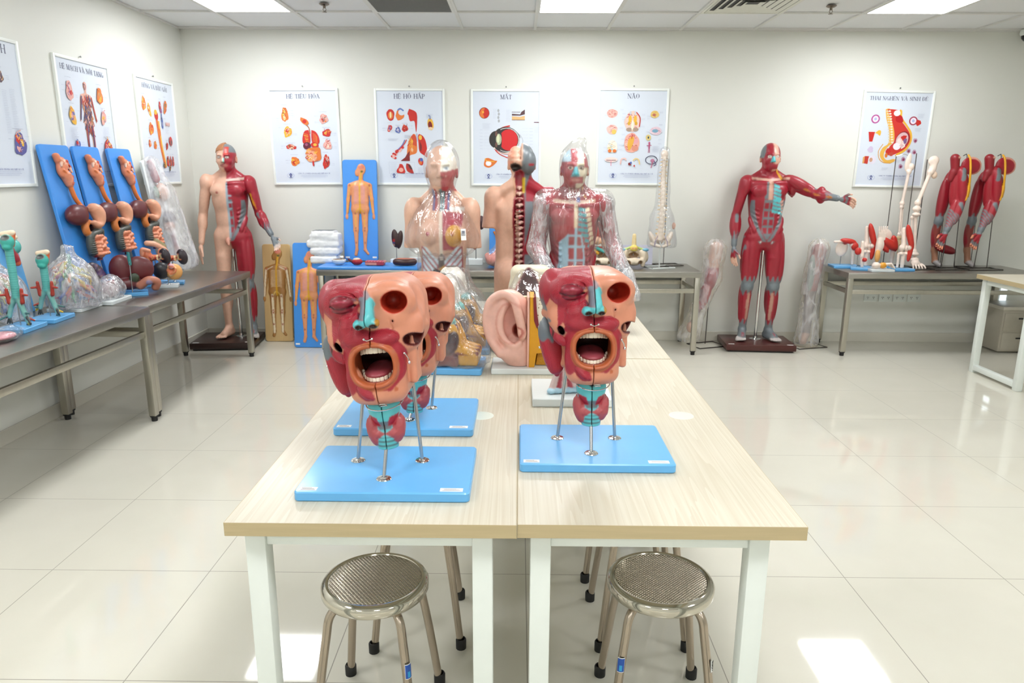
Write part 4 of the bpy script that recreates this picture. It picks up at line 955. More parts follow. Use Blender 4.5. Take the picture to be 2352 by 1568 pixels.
# ---- half skin, half muscle figure, left
def figure_half():
    t = thing('half_muscle_figure', 'full-size figure, half bare skin with ginger hair and half red muscle, on a dark base', 'anatomical model', (-2.435, 6.07, 0), radians(6))
    stand_base(t, .52, .44, mat('black_brown_lacquer', '2c1512', .3, 0, .1), dx=-.10)
    v = Vol((-.42, -.26, -.01), (.50, .20, 1.70), .0062)
    cs = (SKIN, MR); torso_shape(v, cs); face(v, 1.44, (SKIN, MR))
    for sx, c in ((-1, SKIN), (1, MR)):
        leg_shape(v, (sx * .088, .0, .88), (sx * .112, -.012, .47), (sx * .118, .03, .085), c); foot_shape(v, (sx * .118, .03, .085), sx, c if sx < 0 else MG, SKIN if sx < 0 else 'b9b2ae')
    muscle_leg(v, (.088, .0, .88), (.112, -.012, .47), (.118, .03, .085)); muscle_front(v, 1)
    L = ((-.200, .0, 1.345), (-.262, .01, 1.07), (-.280, -.05, .84)); arm_shape(v, *L, SKIN); v.add(mus((-.200, -.02, 1.33), (-.258, .0, 1.09), .042), ell((-.20, 0, 1.345), (.058, .062, .07)), k=.02, col=SKIN)
    fingers(v, (-.284, -.07, .765), (-.02, -.12, -1), (.5, -.5, 0), (.5, -.86, 0), (SKIN, SKIN, SKIN), k=.006)
    Rr = ((.205, .0, 1.345), (.262, .01, 1.08), (.385, -.09, .915)); arm_shape(v, *Rr, MR); muscle_arm(v, *Rr, (0, -1, 0)); fingers(v, (.425, -.125, .852), (.5, -.42, -.75), (-.5, -.7, .3), (.72, .3, .5), (MG, 'b9a9a0', 'd9b8a6'), curl=.3)
    v.add(mus((.055, .01, 1.50), (.014, -.045, 1.375), .016), k=.004, col=MR); v.add(ell((-.018, -.105, .855), (.020, .022, .030)), cap((-.005, -.105, .865), (-.004, -.125, .83), .012), k=.008, col='c98d78')
    groove(v, [(-.145, -.09, .96), (-.08, -.11, .90), (-.02, -.105, .87)], .004, .008); groove(v, [(-.17, -.07, .845), (-.09, -.12, .83), (-.02, -.10, .84)], .002, .003); groove(v, [(-.26, -.06, 1.245), (-.20, -.07, 1.235), (-.16, -.05, 1.24)], .002, .003); v.cut(ell((0, -.105, 1.045), (.008, .01, .011)), k=.006)
    abs_paint(v, 1); P = v.paint
    P(lambda x, y, z: np.where((x > 0) & (x < .018) & (z > .88) & (z < 1.345) & (y < 0), -1., 1.), MGL); P(lambda x, y, z: np.where((x > .0) & (x < .06 - .25 * np.abs(z - 1.2)) & (np.abs(np.mod(z, .055) - .027) < .007) & (z < 1.25) & (z > 1.08) & (y < 0), -1., 1.), MGL)
    P(lambda x, y, z: np.where((x > 0) & (y < .03) & (np.abs(z - 1.362 - .10 * np.abs(x)) < .010) & (np.abs(x) < .16), -1., 1.), 'cdb9ae')
    P(ell((-.078, -.11, 1.262), (.013, .02, .010)), 'a05048')
    P(lambda x, y, z: np.where((x < 0) & (y < .06) & (z > 1.598 + .35 * np.maximum(0, -y - .04) + .012 * np.sin(180 * x)), -1., 1.), 'a8714a'); P(lambda x, y, z: np.where((x < 0) & (y > -.035) & (z > 1.555 - .2 * y), -1., 1.), 'a8714a')
    P(lambda x, y, z: np.where((x > .002) & (z > 1.59) & (y < .09), -1., 1.), MG); P(lambda x, y, z: np.where((x > .008) & (x < .040) & (z > 1.57) & (z < 1.635) & (y < -.02), -1., 1.), 'b5301f')
    P(lambda x, y, z: np.where((x > .001) & (x < .012) & (z > 1.505) & (z < 1.545) & (y < -.088), -1., 1.), '7fc4b6')
    for sx in (-1, 1): P(ell((sx * .031, -.094, 1.55), (.014, .02, .008)), 'e8ded4'); P(ell((sx * .031, -.094, 1.55), (.0055, .02, .0055)), '2c2520')
    P(cap((.205, -.045, 1.27), (.235, -.05, 1.12), .008), YEL); P(cap((.215, -.045, 1.27), (.255, -.045, 1.10), .006), 'd88018')
    P(cap((.06, -.10, .90), (.04, -.12, .80), .006), YEL)
    for q in range(4): P(cap((.10 + .014 * q, -.06, .075), (.105 + .02 * q, -.13, .03), .0045), MR)
    headx(v.build('body', SKIN, t, loc=(0, .03, .066)), 1.16).scale = (.88, 1, .984)
    h = Vol((-.11, -.12, 1.50), (.01, .14, 1.70), .004); h.add(ell((.004, .020, 1.582), (.086, .102, .090)), k=0); h.isect(custom(lambda x, y, z: np.maximum(x + .001, 1.592 + .5 * np.maximum(0, -y - .045) - .30 * np.clip(y + .02, 0, .12) * 1.6 - z + .006 * np.sin(150 * x + 60 * y)), (-.2, -.2, 1.5), (.1, .2, 1.7)))
    h.disp(lambda x, y, z: .0022 * np.sin(x * 420 + 6 * np.sin(y * 60)) * np.ones_like(z)); headx(h.build('hair', 'a8714a', t, loc=(0, .03, .066)), 1.16).scale = (.88, 1, .984)
    MB().tube([(0, .04, .066), (.0, .0, .92)], .0125, 16).build('support_pole', CHROME, t); MB().lathe([(0, 0), (.05, 0), (.05, .006), (.018, .012), (.014, .03), (0, .03)], 24, (0, .04, .066)).build('pole_flange', CHROME, t)
    return t
figure_half()
# ================================================================ torsos and large models on the rear centre tables
def wrap(parent, prims, lo, hi, h=.008, k=.05, amp=.005, freq=60, m=None, name='plastic_wrap', seed=1, cuts=(), loc=None, fold=0., foldf=9):
    v = Vol(lo, hi, h)
    for p in prims: v.op(p, k, None, '+')
    for c in cuts: v.cut(c, k=.004)
    v.disp(lambda x, y, z: amp * wav(x, y, z * .45, freq, seed) + amp * .7 * np.abs(wav(x, y, z * .6, freq * 2.1, seed + 5)) + fold * np.sin(foldf * np.arctan2(y, x)) * np.ones_like(z))
    P, F = v.net(); return mesh_np(name, P, F, None, parent, m or FILM, None, loc)
def legs_up(v, cs): v.both(cap((.085, .0, .88), (.095, .0, .56), .092, .075), k=.03, cols=cs)
def torso_female():
    t = thing('female_torso', 'female torso half skin half organs, draped in clear plastic film', 'anatomical model', (-.372, 3.5, .75)); t.scale = (.74, .82, .95)
    z0 = .765; v = Vol((-.26, -.20, 0.76), (.26, .18, 1.69), .0052); cs = (SKIN, SKIN)
    torso_shape(v, cs, female=True); face(v, 1.44, cs, eyes=False)
    for sx in (-1, 1): v.add(cap((sx * .185, .0, 1.34), (sx * .205, .0, 1.15), .055, .052), k=.03, col=SKIN); v.cut(sbox((sx * .255, 0, 1.07), (.10, .2, .085), .002), k=.004); v.add(ell((sx * .078, -.150, 1.235), (.009, .010, .009)), k=.006, col='b8505a')
    for sx in (-1, 1): v.cut(plane((sx * .10, 0, 1), 1.205 + 0 * sx), k=.0) if False else None
    v.cut(sbox((-.235, 0, 1.08), (.10, .2, .085), .004), sbox((.235, 0, 1.08), (.10, .2, .085), .004), k=.002) if False else None
    # open belly
    v.cut(custom(lambda x, y, z: np.maximum(np.maximum(np.abs(x) - np.minimum(.095, .62 * np.maximum(1.135 - z, .0)), z - 1.13), y + .01) + 0 * z, (-.14, -.2, .76), (.14, 0, 1.16)), k=.004, col='6a2a28')
    v.add(mus((-.085, -.055, 1.085), (.06, -.06, 1.075), .038), k=.004, col='3d2420'); v.add(mus((-.02, -.075, 1.055), (.085, -.07, 1.065), .024), k=.004, col='c08a28')
    v.add(path([(-.09, -.05, .90), (-.09, -.06, .98), (-.06, -.085, 1.01), (.06, -.085, 1.01), (.09, -.06, .985), (.092, -.05, .90)], .021), k=.004, col='4a5254')
    rr = np.random.RandomState(3)
    for q in range(16):
        x, z = -.05 + .034 * (q % 4), .965 - .035 * (q // 4); v.add(path([(x - .018, -.07, z), (x, -.092, z + .012 * rr.uniform(-1, 1)), (x + .018, -.074, z + .008)], .017), k=.003, col='d8a088')
    v.add(mus((.115, -.04, 1.0), (.11, -.03, .84), .016), k=.003, col='7a2030')
    v.cut(plane((0, 0, 1), z0), k=.0, col='b07060')
    P = v.paint
    F_ = lambda f: (lambda x, y, z: np.where(f(x, y, z) & (y < .03), -1., 1.))
    P(F_(lambda x, y, z: (x > .004) & (x < .14 - .3 * np.maximum(0, 1.30 - z)) & (z < 1.345 - .1 * x) & (z > 1.15)), 'a83a48')
    P(ell((.085, -.10, 1.225), (.058, .08, .058)), 'd69a2c'); P(ell((.078, -.150, 1.235), (.012, .02, .012)), 'c07848')
    P(F_(lambda x, y, z: (np.abs(x) < .012) & (z > 1.10) & (z < 1.355)), 'e9dccb'); P(F_(lambda x, y, z: (x > 0) & (np.abs(z - 1.352) < .010) & (x < .15)), 'e2dcd4')
    for q in range(7):
        for sx in (-1, 1):
            z1 = 1.165 - .034 * q
            P(F_(lambda x, y, z, z1=z1, sx=sx: (x * sx > .018 + .10 * (1.15 - z1 + .05)) & (x * sx < .135) & (np.abs(z - z1 + .02 - .9 * (x * sx - .1)) < .019) & (z < 1.165)), 'a03040' )
            P(F_(lambda x, y, z, z1=z1, sx=sx: (x * sx > .018 + .28 * (1.15 - z1 + .02)) & (x * sx < .128) & (np.abs(z - z1 + .008 - .9 * (x * sx - .1)) < .0105) & (z < 1.165)), 'cfe0ea')
    P(F_(lambda x, y, z: (z > 1.345) & (z < 1.445 - .1 * np.abs(x)) & (np.abs(x) < .055)), '8d3a48')
    for q, c in enumerate(('4a5a96', 'b23a40', 'dcc0b0', '3f8f92', '3f8f92', 'b23a40', '4a5a96')): P(F_(lambda x, y, z, q=q: (z > 1.345) & (z < 1.45) & (np.abs(x + .045 - .015 * q) < .0055)), c)
    P(lambda x, y, z: np.where((x > .003) & (z > 1.44) & (y < .02), -1., 1.), 'a83a40'); P(lambda x, y, z: np.where((x > .003) & (z > 1.535 + .3 * np.maximum(0, x - .03)) & (y < .03), -1., 1.), 'ece6d6')
    P(ell((.031, -.09, 1.55), (.017, .03, .010)), 'e9f0f4'); P(ell((.031, -.09, 1.55), (.007, .03, .007)), '3a5a78')
    for q in range(4): P(cap((.012 + .012 * q, -.10, 1.445), (.03 + .01 * q, -.09, 1.515), .0025), 'd8b0a0')
    b = v.build('body', SKIN, t, loc=(0, 0, -z0)); headx(b, 1.26)
    # film bag: hood over the head, gathered at the neck, cape over the shoulders and a long skirt
    wrap(t, [ell((0, -.005, 1.56), (.094, .130, .128)), cap((0, .0, 1.45), (0, .0, 1.42), .066)], (-.14, -.16, 1.41), (.14, .16, 1.71), .006, .03, .003, 50, FILMS, 'plastic_hood', 2, cuts=[plane((0, 0, 1), 1.425)], loc=(0, 0, -z0)).scale = (1.26, 1.06, 1)
    wrap(t, [ell((0, .0, 1.27), (.215, .185, .14)), cap((0, .0, 1.46), (0, .0, 1.34), .062, .12), ell((0, -.02, 1.20), (.245, .19, .11))], (-.29, -.27, 1.08), (.29, .26, 1.46), .007, .06, .004, 60, FILMS, 'plastic_cape', 4, cuts=[plane((0, 0, 1), 1.105)], loc=(0, 0, -z0), fold=.0028, foldf=13)
    wrap(t, [cap((0, .0, 1.12), (0, .0, .78), .165, .20)], (-.28, -.28, .76), (.28, .28, 1.24), .009, .06, .006, 35, FILM, 'plastic_skirt', 6, cuts=[plane((0, 0, -1), -1.13), plane((0, 0, 1), .769)], loc=(0, 0, -z0), fold=.006, foldf=7)
    MB().box((.152, -.185, 1.235 - z0), (.034, .002, .056), rot=(radians(-12), 0, radians(28))).build('label_sticker', PAPER, t, False)
    f = MB()
    for q in range(7): f.box((.152 + .0, -.1875 - .0008 * q * 0, 1.2335 - z0 - .022 + .0065 * q), (.026 if q < 5 else .020, .0015, .002 if q < 5 else .004), rot=(radians(-12), 0, radians(28)))
    f.build('label_print', INK, t, False)
torso_female()
def torso_back():
    t = thing('torso_back_view', 'torso seen from behind with open spine, half skin and half grey', 'anatomical model', (.010, 3.66, .75), radians(180)); t.scale = (.75, .82, .82)
    z0 = .60; v = Vol((-.26, -.18, 0.594), (.27, .20, 1.69), .0055); cs = (MG, SKIN)
    torso_shape(v, cs); face(v, 1.44, (MG, SKIN), eyes=False)
    v.add(cap((.185, .0, 1.34), (.215, .0, 1.15), .055, .052), k=.03, col=SKIN); v.cut(sbox((.265, 0, 1.07), (.10, .2, .085), .002), k=.004); v.add(cap((-.185, .0, 1.34), (-.215, .0, 1.19), .055, .05), k=.03, col=MR)
    v.cut(custom(lambda x, y, z: np.maximum(-x + .002, 1.562 - z) + 0 * y, (0, -.12, 1.55), (.12, .14, 1.7)), k=.003, col='d9b09a')
    v.add(ell((.03, .015, 1.57), (.052, .078, .075)), k=.004, col='e0997e'); v.disp(lambda x, y, z: .004 * wav(x, y, z, 220, 9) * ((x > .004) & (z > 1.565)))
    v.cut(ell((.040, .085, 1.515), (.034, .05, .022)), k=.004, col='3a2c28')
    v.add(ell((-.045, .055, 1.55), (.04, .06, .07)), k=.01, col=MG)
    v.both(cap((.115, .01, 1.15), (.125, .01, .62), .055), k=.03, cols=cs)
    # spine groove with vertebrae
    v.cut(cap((.016, .075, 1.47), (.016, .105, 1.30), .030, .034), cap((.016, .105, 1.30), (.016, .110, .60), .034), k=.004, col='8e2430')
    for q in range(21):
        z = 1.40 - .034 * q; yb = .045 + .05 * min(1, q / 5.) + .012 * sin(q * .45); v.add(ell((.012, yb, z), (.027, .03, .013)), k=.002, col='c9a394'); v.add(cap((.012, yb, z), (.012, yb + .035, z - .01), .0085, .007), k=.003, col='c09a8c')
        v.add(cap((.012, yb - .01, z - .012), (.050, yb - .012, z - .02), .007), k=.003, col='d0a898')
    legs_up(v, cs); v.cut(plane((0, 0, 1), z0), k=0, col='b07060')
    P = v.paint; B = lambda f: (lambda x, y, z: np.where(f(x, y, z) & (y > -.02), -1., 1.))
    P(B(lambda x, y, z: (x < -.075 - .25 * (z - 1.25)) & (z < 1.38) & (z > 1.0)), MR); P(B(lambda x, y, z: (x < -.03) & (z > 1.32) & (z < 1.475) & (x < -.028 - .25 * np.maximum(0, z - 1.40))), MR)
    P(B(lambda x, y, z: (x < -.05) & (z > 1.375) & (z < 1.42)), 'a02030'); P(ell((-.055, .08, 1.535), (.02, .05, .010)), 'b5202c')
    P(B(lambda x, y, z: (x < -.005) & (x > -.022) & (z < 1.46) & (z > 1.37)), 'c9a91c'); P(cap((.0, .07, 1.47), (-.006, .09, 1.36), .006), 'c9a91c'); P(cap((-.008, .13, .95), (.0, .12, .82), .011), 'c9a91c')
    P(B(lambda x, y, z: (np.abs(x - .045) < .006) & (z < 1.46) & (z > 1.35)), 'c99a7c')
    headx(v.build('body', SKIN, t, loc=(0, 0, -z0)), 1.12)
    f = MB(); f.tube([(-.045, .125, 1.02 - z0), (-.075, .145, 1.0 - z0), (-.08, .14, .96 - z0), (-.05, .13, .945 - z0)], .002, 6); f.build('wire_hook', BLACK, t)
    MB().lathe([(0, .004), (.006, .003), (.007, 0), (0, 0)], 12, (.0, .0, 0), M=Matrix.Translation((.012, .152, 1.265 - z0)) @ Matrix.Rotation(-pi / 2, 4, 'X')).build('peg', CHROME, t)
torso_back()
def torso_muscle():
    t = thing('muscle_torso', 'red muscle torso with both arms wrapped in crinkled clear film', 'anatomical model', (.255, 3.4, .75)); t.scale = (.70, .79, .79)
    z0 = .60; v = Vol((-.34, -.32, 0.594), (.42, .18, 1.69), .0056); R1 = 'a03038'; cs = (R1, R1)
    torso_shape(v, cs); face(v, 1.44, (R1, 'e0d4b8'))
    for sx in (-1, 1): muscle_front(v, sx); v.add(mus((sx * .055, .01, 1.50), (sx * .014, -.045, 1.375), .016), k=.004, col=MR)
    L = ((-.200, .0, 1.335), (-.250, -.02, 1.09), (-.175, -.16, .955)); Rr = ((.200, .0, 1.335), (.262, -.03, 1.10), (.340, -.15, .93))
    for a in (L, Rr): arm_shape(v, *a, R1); muscle_arm(v, *a, (0, -1, 0))
    fingers(v, (-.140, -.195, .905), (.35, -.3, -.85), (.8, -.2, .2), (.3, -.9, .3), (R1, 'c88a80', 'c88a80'), curl=.45)
    fingers(v, (.362, -.190, .872), (.30, -.4, -.85), (-.6, -.6, .2), (-.5, .2, -.3), ('8fb4c0', '8fb4c0', 'c8a090'), curl=.25)
    legs_up(v, cs); v.cut(plane((0, 0, 1), z0), k=0, col='b07060')
    P = v.paint; F_ = lambda f: (lambda x, y, z: np.where(f(x, y, z) & (y < .02), -1., 1.))
    P(F_(lambda x, y, z: (z < 1.195) & (x < -.035) & (x > -.10 - .45 * np.maximum(0, 1.0 - z)) & (x > -.105 + 1.2 * np.maximum(0, z - 1.12))), '9cc0d2')
    for zz in (1.165, 1.10, 1.02, .935, .85): P(F_(lambda x, y, z, zz=zz: (np.abs(z - zz) < .0065) & (x > -.045) & (x < .075 - .2 * np.maximum(0, 1.02 - z))), '9cc0d2')
    P(F_(lambda x, y, z: (np.abs(x - .01) < .008) & (z < 1.215)), '9cc0d2'); P(F_(lambda x, y, z: (np.abs(x - .070 + .25 * (1.0 - z) ** 2 * 4) < .005) & (z < 1.17)), '9cc0d2')
    P(F_(lambda x, y, z: (np.abs(x - .008) < .012) & (z > 1.21) & (z < 1.345)), 'd9c7a4'); P(F_(lambda x, y, z: (np.abs(z - 1.355 - .06 * np.abs(x)) < .009) & (np.abs(x) < .14)), 'd9c0aa')
    for q in range(8):
        zz = 1.322 - .029 * q
        P(F_(lambda x, y, z, zz=zz, q=q: (x > .022 + .004 * max(0, q - 4) * 6) & (x < .075 + .004 * q) & (np.abs(z - zz + .15 * x) < .0105)), '3f98a0'); P(F_(lambda x, y, z, zz=zz, q=q: (x > .068 + .006 * q) & (x < .095 + .006 * q) & (np.abs(z - zz + .008 - .2 * (x - .08)) < .011)), 'e3d2b0')
    P(lambda x, y, z: np.where((x < .006) & (z > 1.475) & (z < 1.585) & (y < -.0), -1., 1.), R1); P(lambda x, y, z: np.where((z > 1.585) & (x < -.028), -1., 1.), 'b4d0dc'); P(lambda x, y, z: np.where((z > 1.585) & (x >= -.028) & (x < .01) & (y < .0), -1., 1.), 'b03a42'); P(lambda x, y, z: np.where((z > 1.55) & (x > .05) & (y < .03), -1., 1.), 'b03a42'); P(lambda x, y, z: np.where((z > 1.58) & (x > .01) & (x < .05), -1., 1.), 'ece6d6')
    P(F_(lambda x, y, z: (z > 1.462) & (z < 1.50) & (x > -.04) & (x < .045)), R1); P(ell((.0, -.10, 1.482), (.03, .03, .008)), 'c07a70')
    P(lambda x, y, z: np.where((z > 1.50) & (z < 1.556) & (np.abs(x) < .010 + .3 * (1.55 - z)) & (y < -.085), -1., 1.), '58b4c0')
    for sx in (-1, 1): P(ell((sx * .031, -.094, 1.55), (.017, .02, .010)), 'ddc8b8'); P(ell((sx * .031, -.094, 1.55), (.0075, .02, .0075)), '4a2a1c')
    P(F_(lambda x, y, z: (z > 1.35) & (z < 1.44) & (np.abs(np.mod(x, .022) - .011) < .004) & (np.abs(x) < .05)), 'c8b0a4'); P(F_(lambda x, y, z: (np.abs(x - .025) < .01) & (z > 1.355) & (z < 1.385)), '3c4f9a'); P(cap((.05, -.03, 1.44), (.075, -.03, 1.37), .008), YEL)
    headx(v.build('body', R1, t, loc=(0, 0, -z0)), 1.14)
    wrap(t, [ell((0, .0, 1.565), (.100, .125, .135)), cap((0, .0, 1.50), (0, .0, 1.37), .085, .10), cap((.02, .03, 1.68), (.05, .03, 1.70), .03)], (-.15, -.17, 1.36), (.15, .17, 1.74), .006, .05, .005, 55, FILMS, 'plastic_hood', 12, cuts=[plane((0, 0, 1), 1.375)], loc=(0, 0, -z0))
    wrap(t, [ell((0, -.01, 1.22), (.19, .15, .23)), ell((.0, .0, 1.0), (.15, .125, .26)), cap((-.19, .0, 1.345), (.19, .0, 1.345), .088), cap((0, 0, .9), (0, 0, .6), .15, .16)], (-.31, -.22, .59), (.29, .2, 1.46), .007, .05, .003, 55, FILMS, 'plastic_wrap', 14, cuts=[plane((0, 0, 1), .604)], loc=(0, 0, -z0))
    for a, hnd, sd in ((L, (-.120, -.215, .87), 15), (Rr, (.380, -.215, .83), 17)):
        wrap(t, [cap(a[0], a[1], .070, .060), cap(a[1], a[2], .060, .052), cap(a[2], hnd, .052, .056)], (-.34, -.34, .78), (.46, .12, 1.44), .007, .03, .0045, 70, FILMW, 'plastic_sleeve', sd, cuts=[plane((0, 0, 1), .803)], loc=(0, 0, -z0))
torso_muscle()
# ---- giant ear model
def ear_model():
    t = thing('giant_ear_model', 'giant pink ear model with yellow and bone section on a white base', 'anatomical model', (.032, 2.63, .75))
    MB().rbox((0, 0, .011), (.265, .175, .022), .008, 4, .003).build('base_board', WBASE, t)
    v = Vol((-.17, -.11, .015), (.02, .08, .33), .003); E1 = 'e4b3a2'
    M = Ry(-8)
    v.add(ell((-.070, -.005, .195), (.088, .050, .112)), k=.02, col=E1); v.add(cap((-.030, .0, .10), (-.015, .0, .035), .055, .048), k=.03, col=E1); v.add(cap((-.06, -.02, .07), (-.03, -.02, .04), .04, .035), k=.02, col=E1)
    v.cut(ell((-.060, -.062, .190), (.058, .045, .078)), k=.015, col='d99c8c'); v.cut(ell((-.045, -.060, .120), (.035, .04, .05)), k=.012); v.cut(ell((-.030, -.03, .155), (.022, .05, .026)), k=.012, col='b86a5c')
    v.add(spl([(-.018, -.048, .155), (-.030, -.062, .215), (-.05, -.056, .275), (-.09, -.045, .295), (-.135, -.035, .265), (-.150, -.03, .20), (-.138, -.035, .13), (-.10, -.045, .07)], .016), k=.015, col=E1)
    v.add(spl([(-.085, -.035, .25), (-.100, -.04, .19), (-.088, -.045, .13), (-.05, -.052, .10), (-.03, -.05, .11)], .012), k=.014, col=E1)
    v.add(ell((-.018, -.055, .145), (.014, .018, .022)), k=.012, col=E1); v.add(ell((-.045, -.03, .065), (.045, .035, .04)), k=.02, col=E1)
    v.cut(plane((-1, 0, 0), -.004), k=.0, col='dba998'); v.cut(plane((0, 0, 1), .0225), k=.0)
    v.build('auricle', E1, t, mat('ear_gloss', 'e4b3a2', .16, coat=.6) if False else PP)
    # section block: skin edge, fat, muscle, spongy bone
    yel = mat('fat_yellow', 'd99a17', .35, 0, .06, 60); yed = mat('fat_yellow_rough', 'c48a18', .6, 0, .25, 140, bump=.6)
    bone = _nm('spongy_bone')
    m, nt, b = bone; vo = nt.nodes.new('ShaderNodeTexVoronoi'); vo.inputs['Scale'].default_value = 90; tc = nt.nodes.new('ShaderNodeTexCoord'); nt.links.new(tc.outputs['Object'], vo.inputs[0])
    rp = nt.nodes.new('ShaderNodeValToRGB'); rp.color_ramp.elements[0].color = (*hx('8a6a3c'), 1); rp.color_ramp.elements[1].color = (*hx('e9e1cc'), 1); rp.color_ramp.elements[0].position = .16; rp.color_ramp.elements[1].position = .24; nt.links.new(vo.outputs[0], rp.inputs[0]); nt.links.new(rp.outputs[0], b.inputs['Base Color'])
    X90 = Matrix.Rotation(pi / 2, 4, 'X')
    def slab(nm, pts, y0, y1, mm, parent=t, bev=.002):
        f = MB(); f.prism(pts, -y1, -y0, bev); o = f.build(nm, mm, parent); o.data.transform(X90); return o
    slab('skin_edge', [(.0, .022), (.008, .022), (.010, .15), (.008, .285), (.0, .285)], -.060, .07, mat('ear_skin', E1, .3))
    slab('fat_layer', [(.008, .022), (.028, .022), (.036, .075), (.128, .085), (.128, .11), (.060, .12), (.044, .15), (.030, .20), (.026, .286), (.010, .286)], -.062, .07, yel)
    slab('muscle_strip', [(.022, .285), (.030, .29), (.034, .235), (.042, .185), (.036, .172), (.026, .20)], -.0645, .0, mat('dark_muscle_red', '7a1a20', .4, coat=.2), bev=.001)
    slab('bone_section', [(.032, .286), (.128, .27), (.128, .108), (.062, .112), (.046, .145), (.040, .19)], -.058, .07, bone[0])
    slab('lower_fat', [(.034, .024), (.128, .024), (.128, .086), (.040, .074)], -.035, .07, yed)
    slab('back_plate', [(-.02, .03), (.128, .03), (.128, .27), (-.02, .27)], .05, .075, mat('ear_back', 'd9cfae', .5))
ear_model()
# ---- white base with a cyan and red fan-shaped model
t = thing('small_foot_muscle_model', 'white base with a pale blue and red fan-shaped model behind the right head', 'anatomical model', (.174, 2.29, .75))
MB().rbox((0, 0, .013), (.255, .235, .026), .004, 3, .002).build('base_board', WBASE, t)
v = Vol((-.10, -.08, .02), (.06, .08, .17), .003)
for q in range(6):
    a = -.5 + .2 * q; v.add(cap((-.030, .0, .13), (-.062 + .020 * q, -.045 + .004 * q, .034), .009, .013), k=.004, col='a83444' if q % 2 else 'd9c0bc'); v.add(ell((-.066 + .020 * q, -.055 + .004 * q, .034), (.014, .018, .009)), k=.004, col='a9cfe0')
v.add(cap((-.03, .0, .13), (-.02, .02, .155), .02), k=.01, col='a83444'); v.cut(plane((0, 0, 1), .0262), k=0)
v.build('muscle_fan', 'a83444', t); MB().tube([(.015, .01, .026), (.015, .01, .15)], .004, 12).build('support_rod', RODM, t); MB().lathe([(0, 0), (.015, 0), (.014, .003), (.006, .006), (0, .006)], 20, (.015, .01, .026)).build('rod_flange', CHROME, t)
v = Vol((-.05, -.06, .14), (.09, .07, .23), .004); v.add(ell((.015, .01, .18), (.05, .035, .03)), k=0); v.build('muscle_body', 'a83444', t)
# ---- nose-and-sinus section under film, leaning behind the ear
def sinus_model():
    t = thing('sinus_section_model', 'cream bone section with a dark red cavity, under clear film behind the ear', 'anatomical model', (.062, 2.95, .75)); t.scale = (1.12, 1.12, 1.12)
    MB().rbox((0, 0, .011), (.26, .20, .022), .008, 4, .003).build('base_board', WBASE, t)
    v = Vol((-.14, -.12, .015), (.16, .12, .32), .004); CRM = 'dfd6bd'
    v.add(sbox((-.012, .035, .17), (.075, .035, .145), .03), k=.01, col=CRM); v.add(sbox((.075, .0, .12), (.065, .075, .10), .02, Rx(18)), k=.03, col=CRM); v.add(cap((-.06, .03, .22), (-.10, -.02, .08), .030, .040), k=.03, col='d9b8a4'); v.add(cap((-.085, -.04, .06), (.0, -.04, .04), .035), k=.03, col='c9a08c')
    v.cut(custom(lambda x, y, z: np.maximum(np.sqrt(((x + .018) / (.030 + .10 * (.27 - z))) ** 2 + ((z - .225) / .072) ** 2) * .03 - .03, y - .018), (-.07, -.02, .14), (.05, .03, .31)), k=.004, col='5a1c22')
    v.add(spl([(-.018, -.001, .303), (-.052, -.001, .25), (-.064, -.001, .185), (-.045, -.001, .148), (-.015, -.001, .142), (.018, -.001, .150), (.030, -.001, .19), (.014, -.001, .25), (-.018, -.001, .303)], .0055), k=.003, col='c07a72')
    v.cut(plane((0, 0, 1), .0225), k=0); v.build('bone_section', CRM, t)
    wrap(t, [cap((-.02, .02, .25), (-.04, -.01, .08), .06, .11), sbox((.045, .0, .12), (.10, .09, .12), .04), cap((.05, .0, .24), (.12, .02, .20), .035, .025)], (-.20, -.18, .02), (.22, .18, .36), .007, .06, .006, 55, FILMS, 'plastic_wrap', 31, cuts=[plane((0, 0, 1), .026)])
sinus_model()
# ---- three wrapped pelvis sections on blue boards
def pelvis_section(loc, label, rz, seed):
    t = thing('pelvis_section_model', label, 'anatomical model', loc, rz, group='wrapped pelvis section models')
    MB().rbox((0, 0, .012), (.23, .20, .024), .010, 4, .003).build('base_board', BLUE, t)
    v = Vol((-.13, -.10, .02), (.13, .10, .32), .004); D = '6e1f2a'; Y_ = 'd69a20'
    v.add(sbox((-.045, .0, .10), (.060, .065, .075), .02), k=.01, col=D); v.add(cap((-.05, .0, .17), (-.08, .0, .27), .050, .055), k=.03, col='e5ded0'); v.add(sbox((-.07, .0, .24), (.050, .060, .050), .02), k=.02, col='e5ded0')
    for yy in (-.05, 0, .05): v.add(path([(-.035, yy, .185), (.0, yy, .16), (.020, yy, .125), (.030, yy, .085), (.085, yy, .070)], .017), k=.02, col=Y_)
    v.add(sbox((.062, .0, .052), (.036, .065, .026), .008), k=.01, col=Y_); v.add(sbox((.060, -.0, .074), (.040, .066, .006), .003), k=.002, col='7a2222'); v.add(sbox((-.02, -.02, .042), (.045, .055, .018), .008), k=.004, col=D)
    v.add(ell((-.02, -.02, .19), (.03, .05, .016)), k=.006, col='7cc3bd'); v.cut(ell((.0, -.07, .11), (.022, .03, .045), Ry(20)), k=.006, col='4a121c'); v.cut(plane((0, 0, 1), .0245), k=0)
    v.build('section_body', D, t)
    wrap(t, [cap((-.07, .0, .24), (-.02, .0, .12), .085, .10), cap((-.02, .0, .12), (.06, .0, .05), .10, .075), sbox((0, 0, .05), (.115, .10, .05), .04)], (-.20, -.16, .02), (.18, .16, .36), .007, .05, .007, 55, FILM, 'plastic_wrap', seed, cuts=[plane((0, 0, 1), .026)])
pelvis_section((-.245, 2.63, .75), 'film-wrapped dark red and yellow section on a blue board, nearest of the three', radians(-3), 41)
pelvis_section((-.235, 2.93, .75), 'film-wrapped dark red and yellow section on a blue board, middle of the three', radians(2), 42)
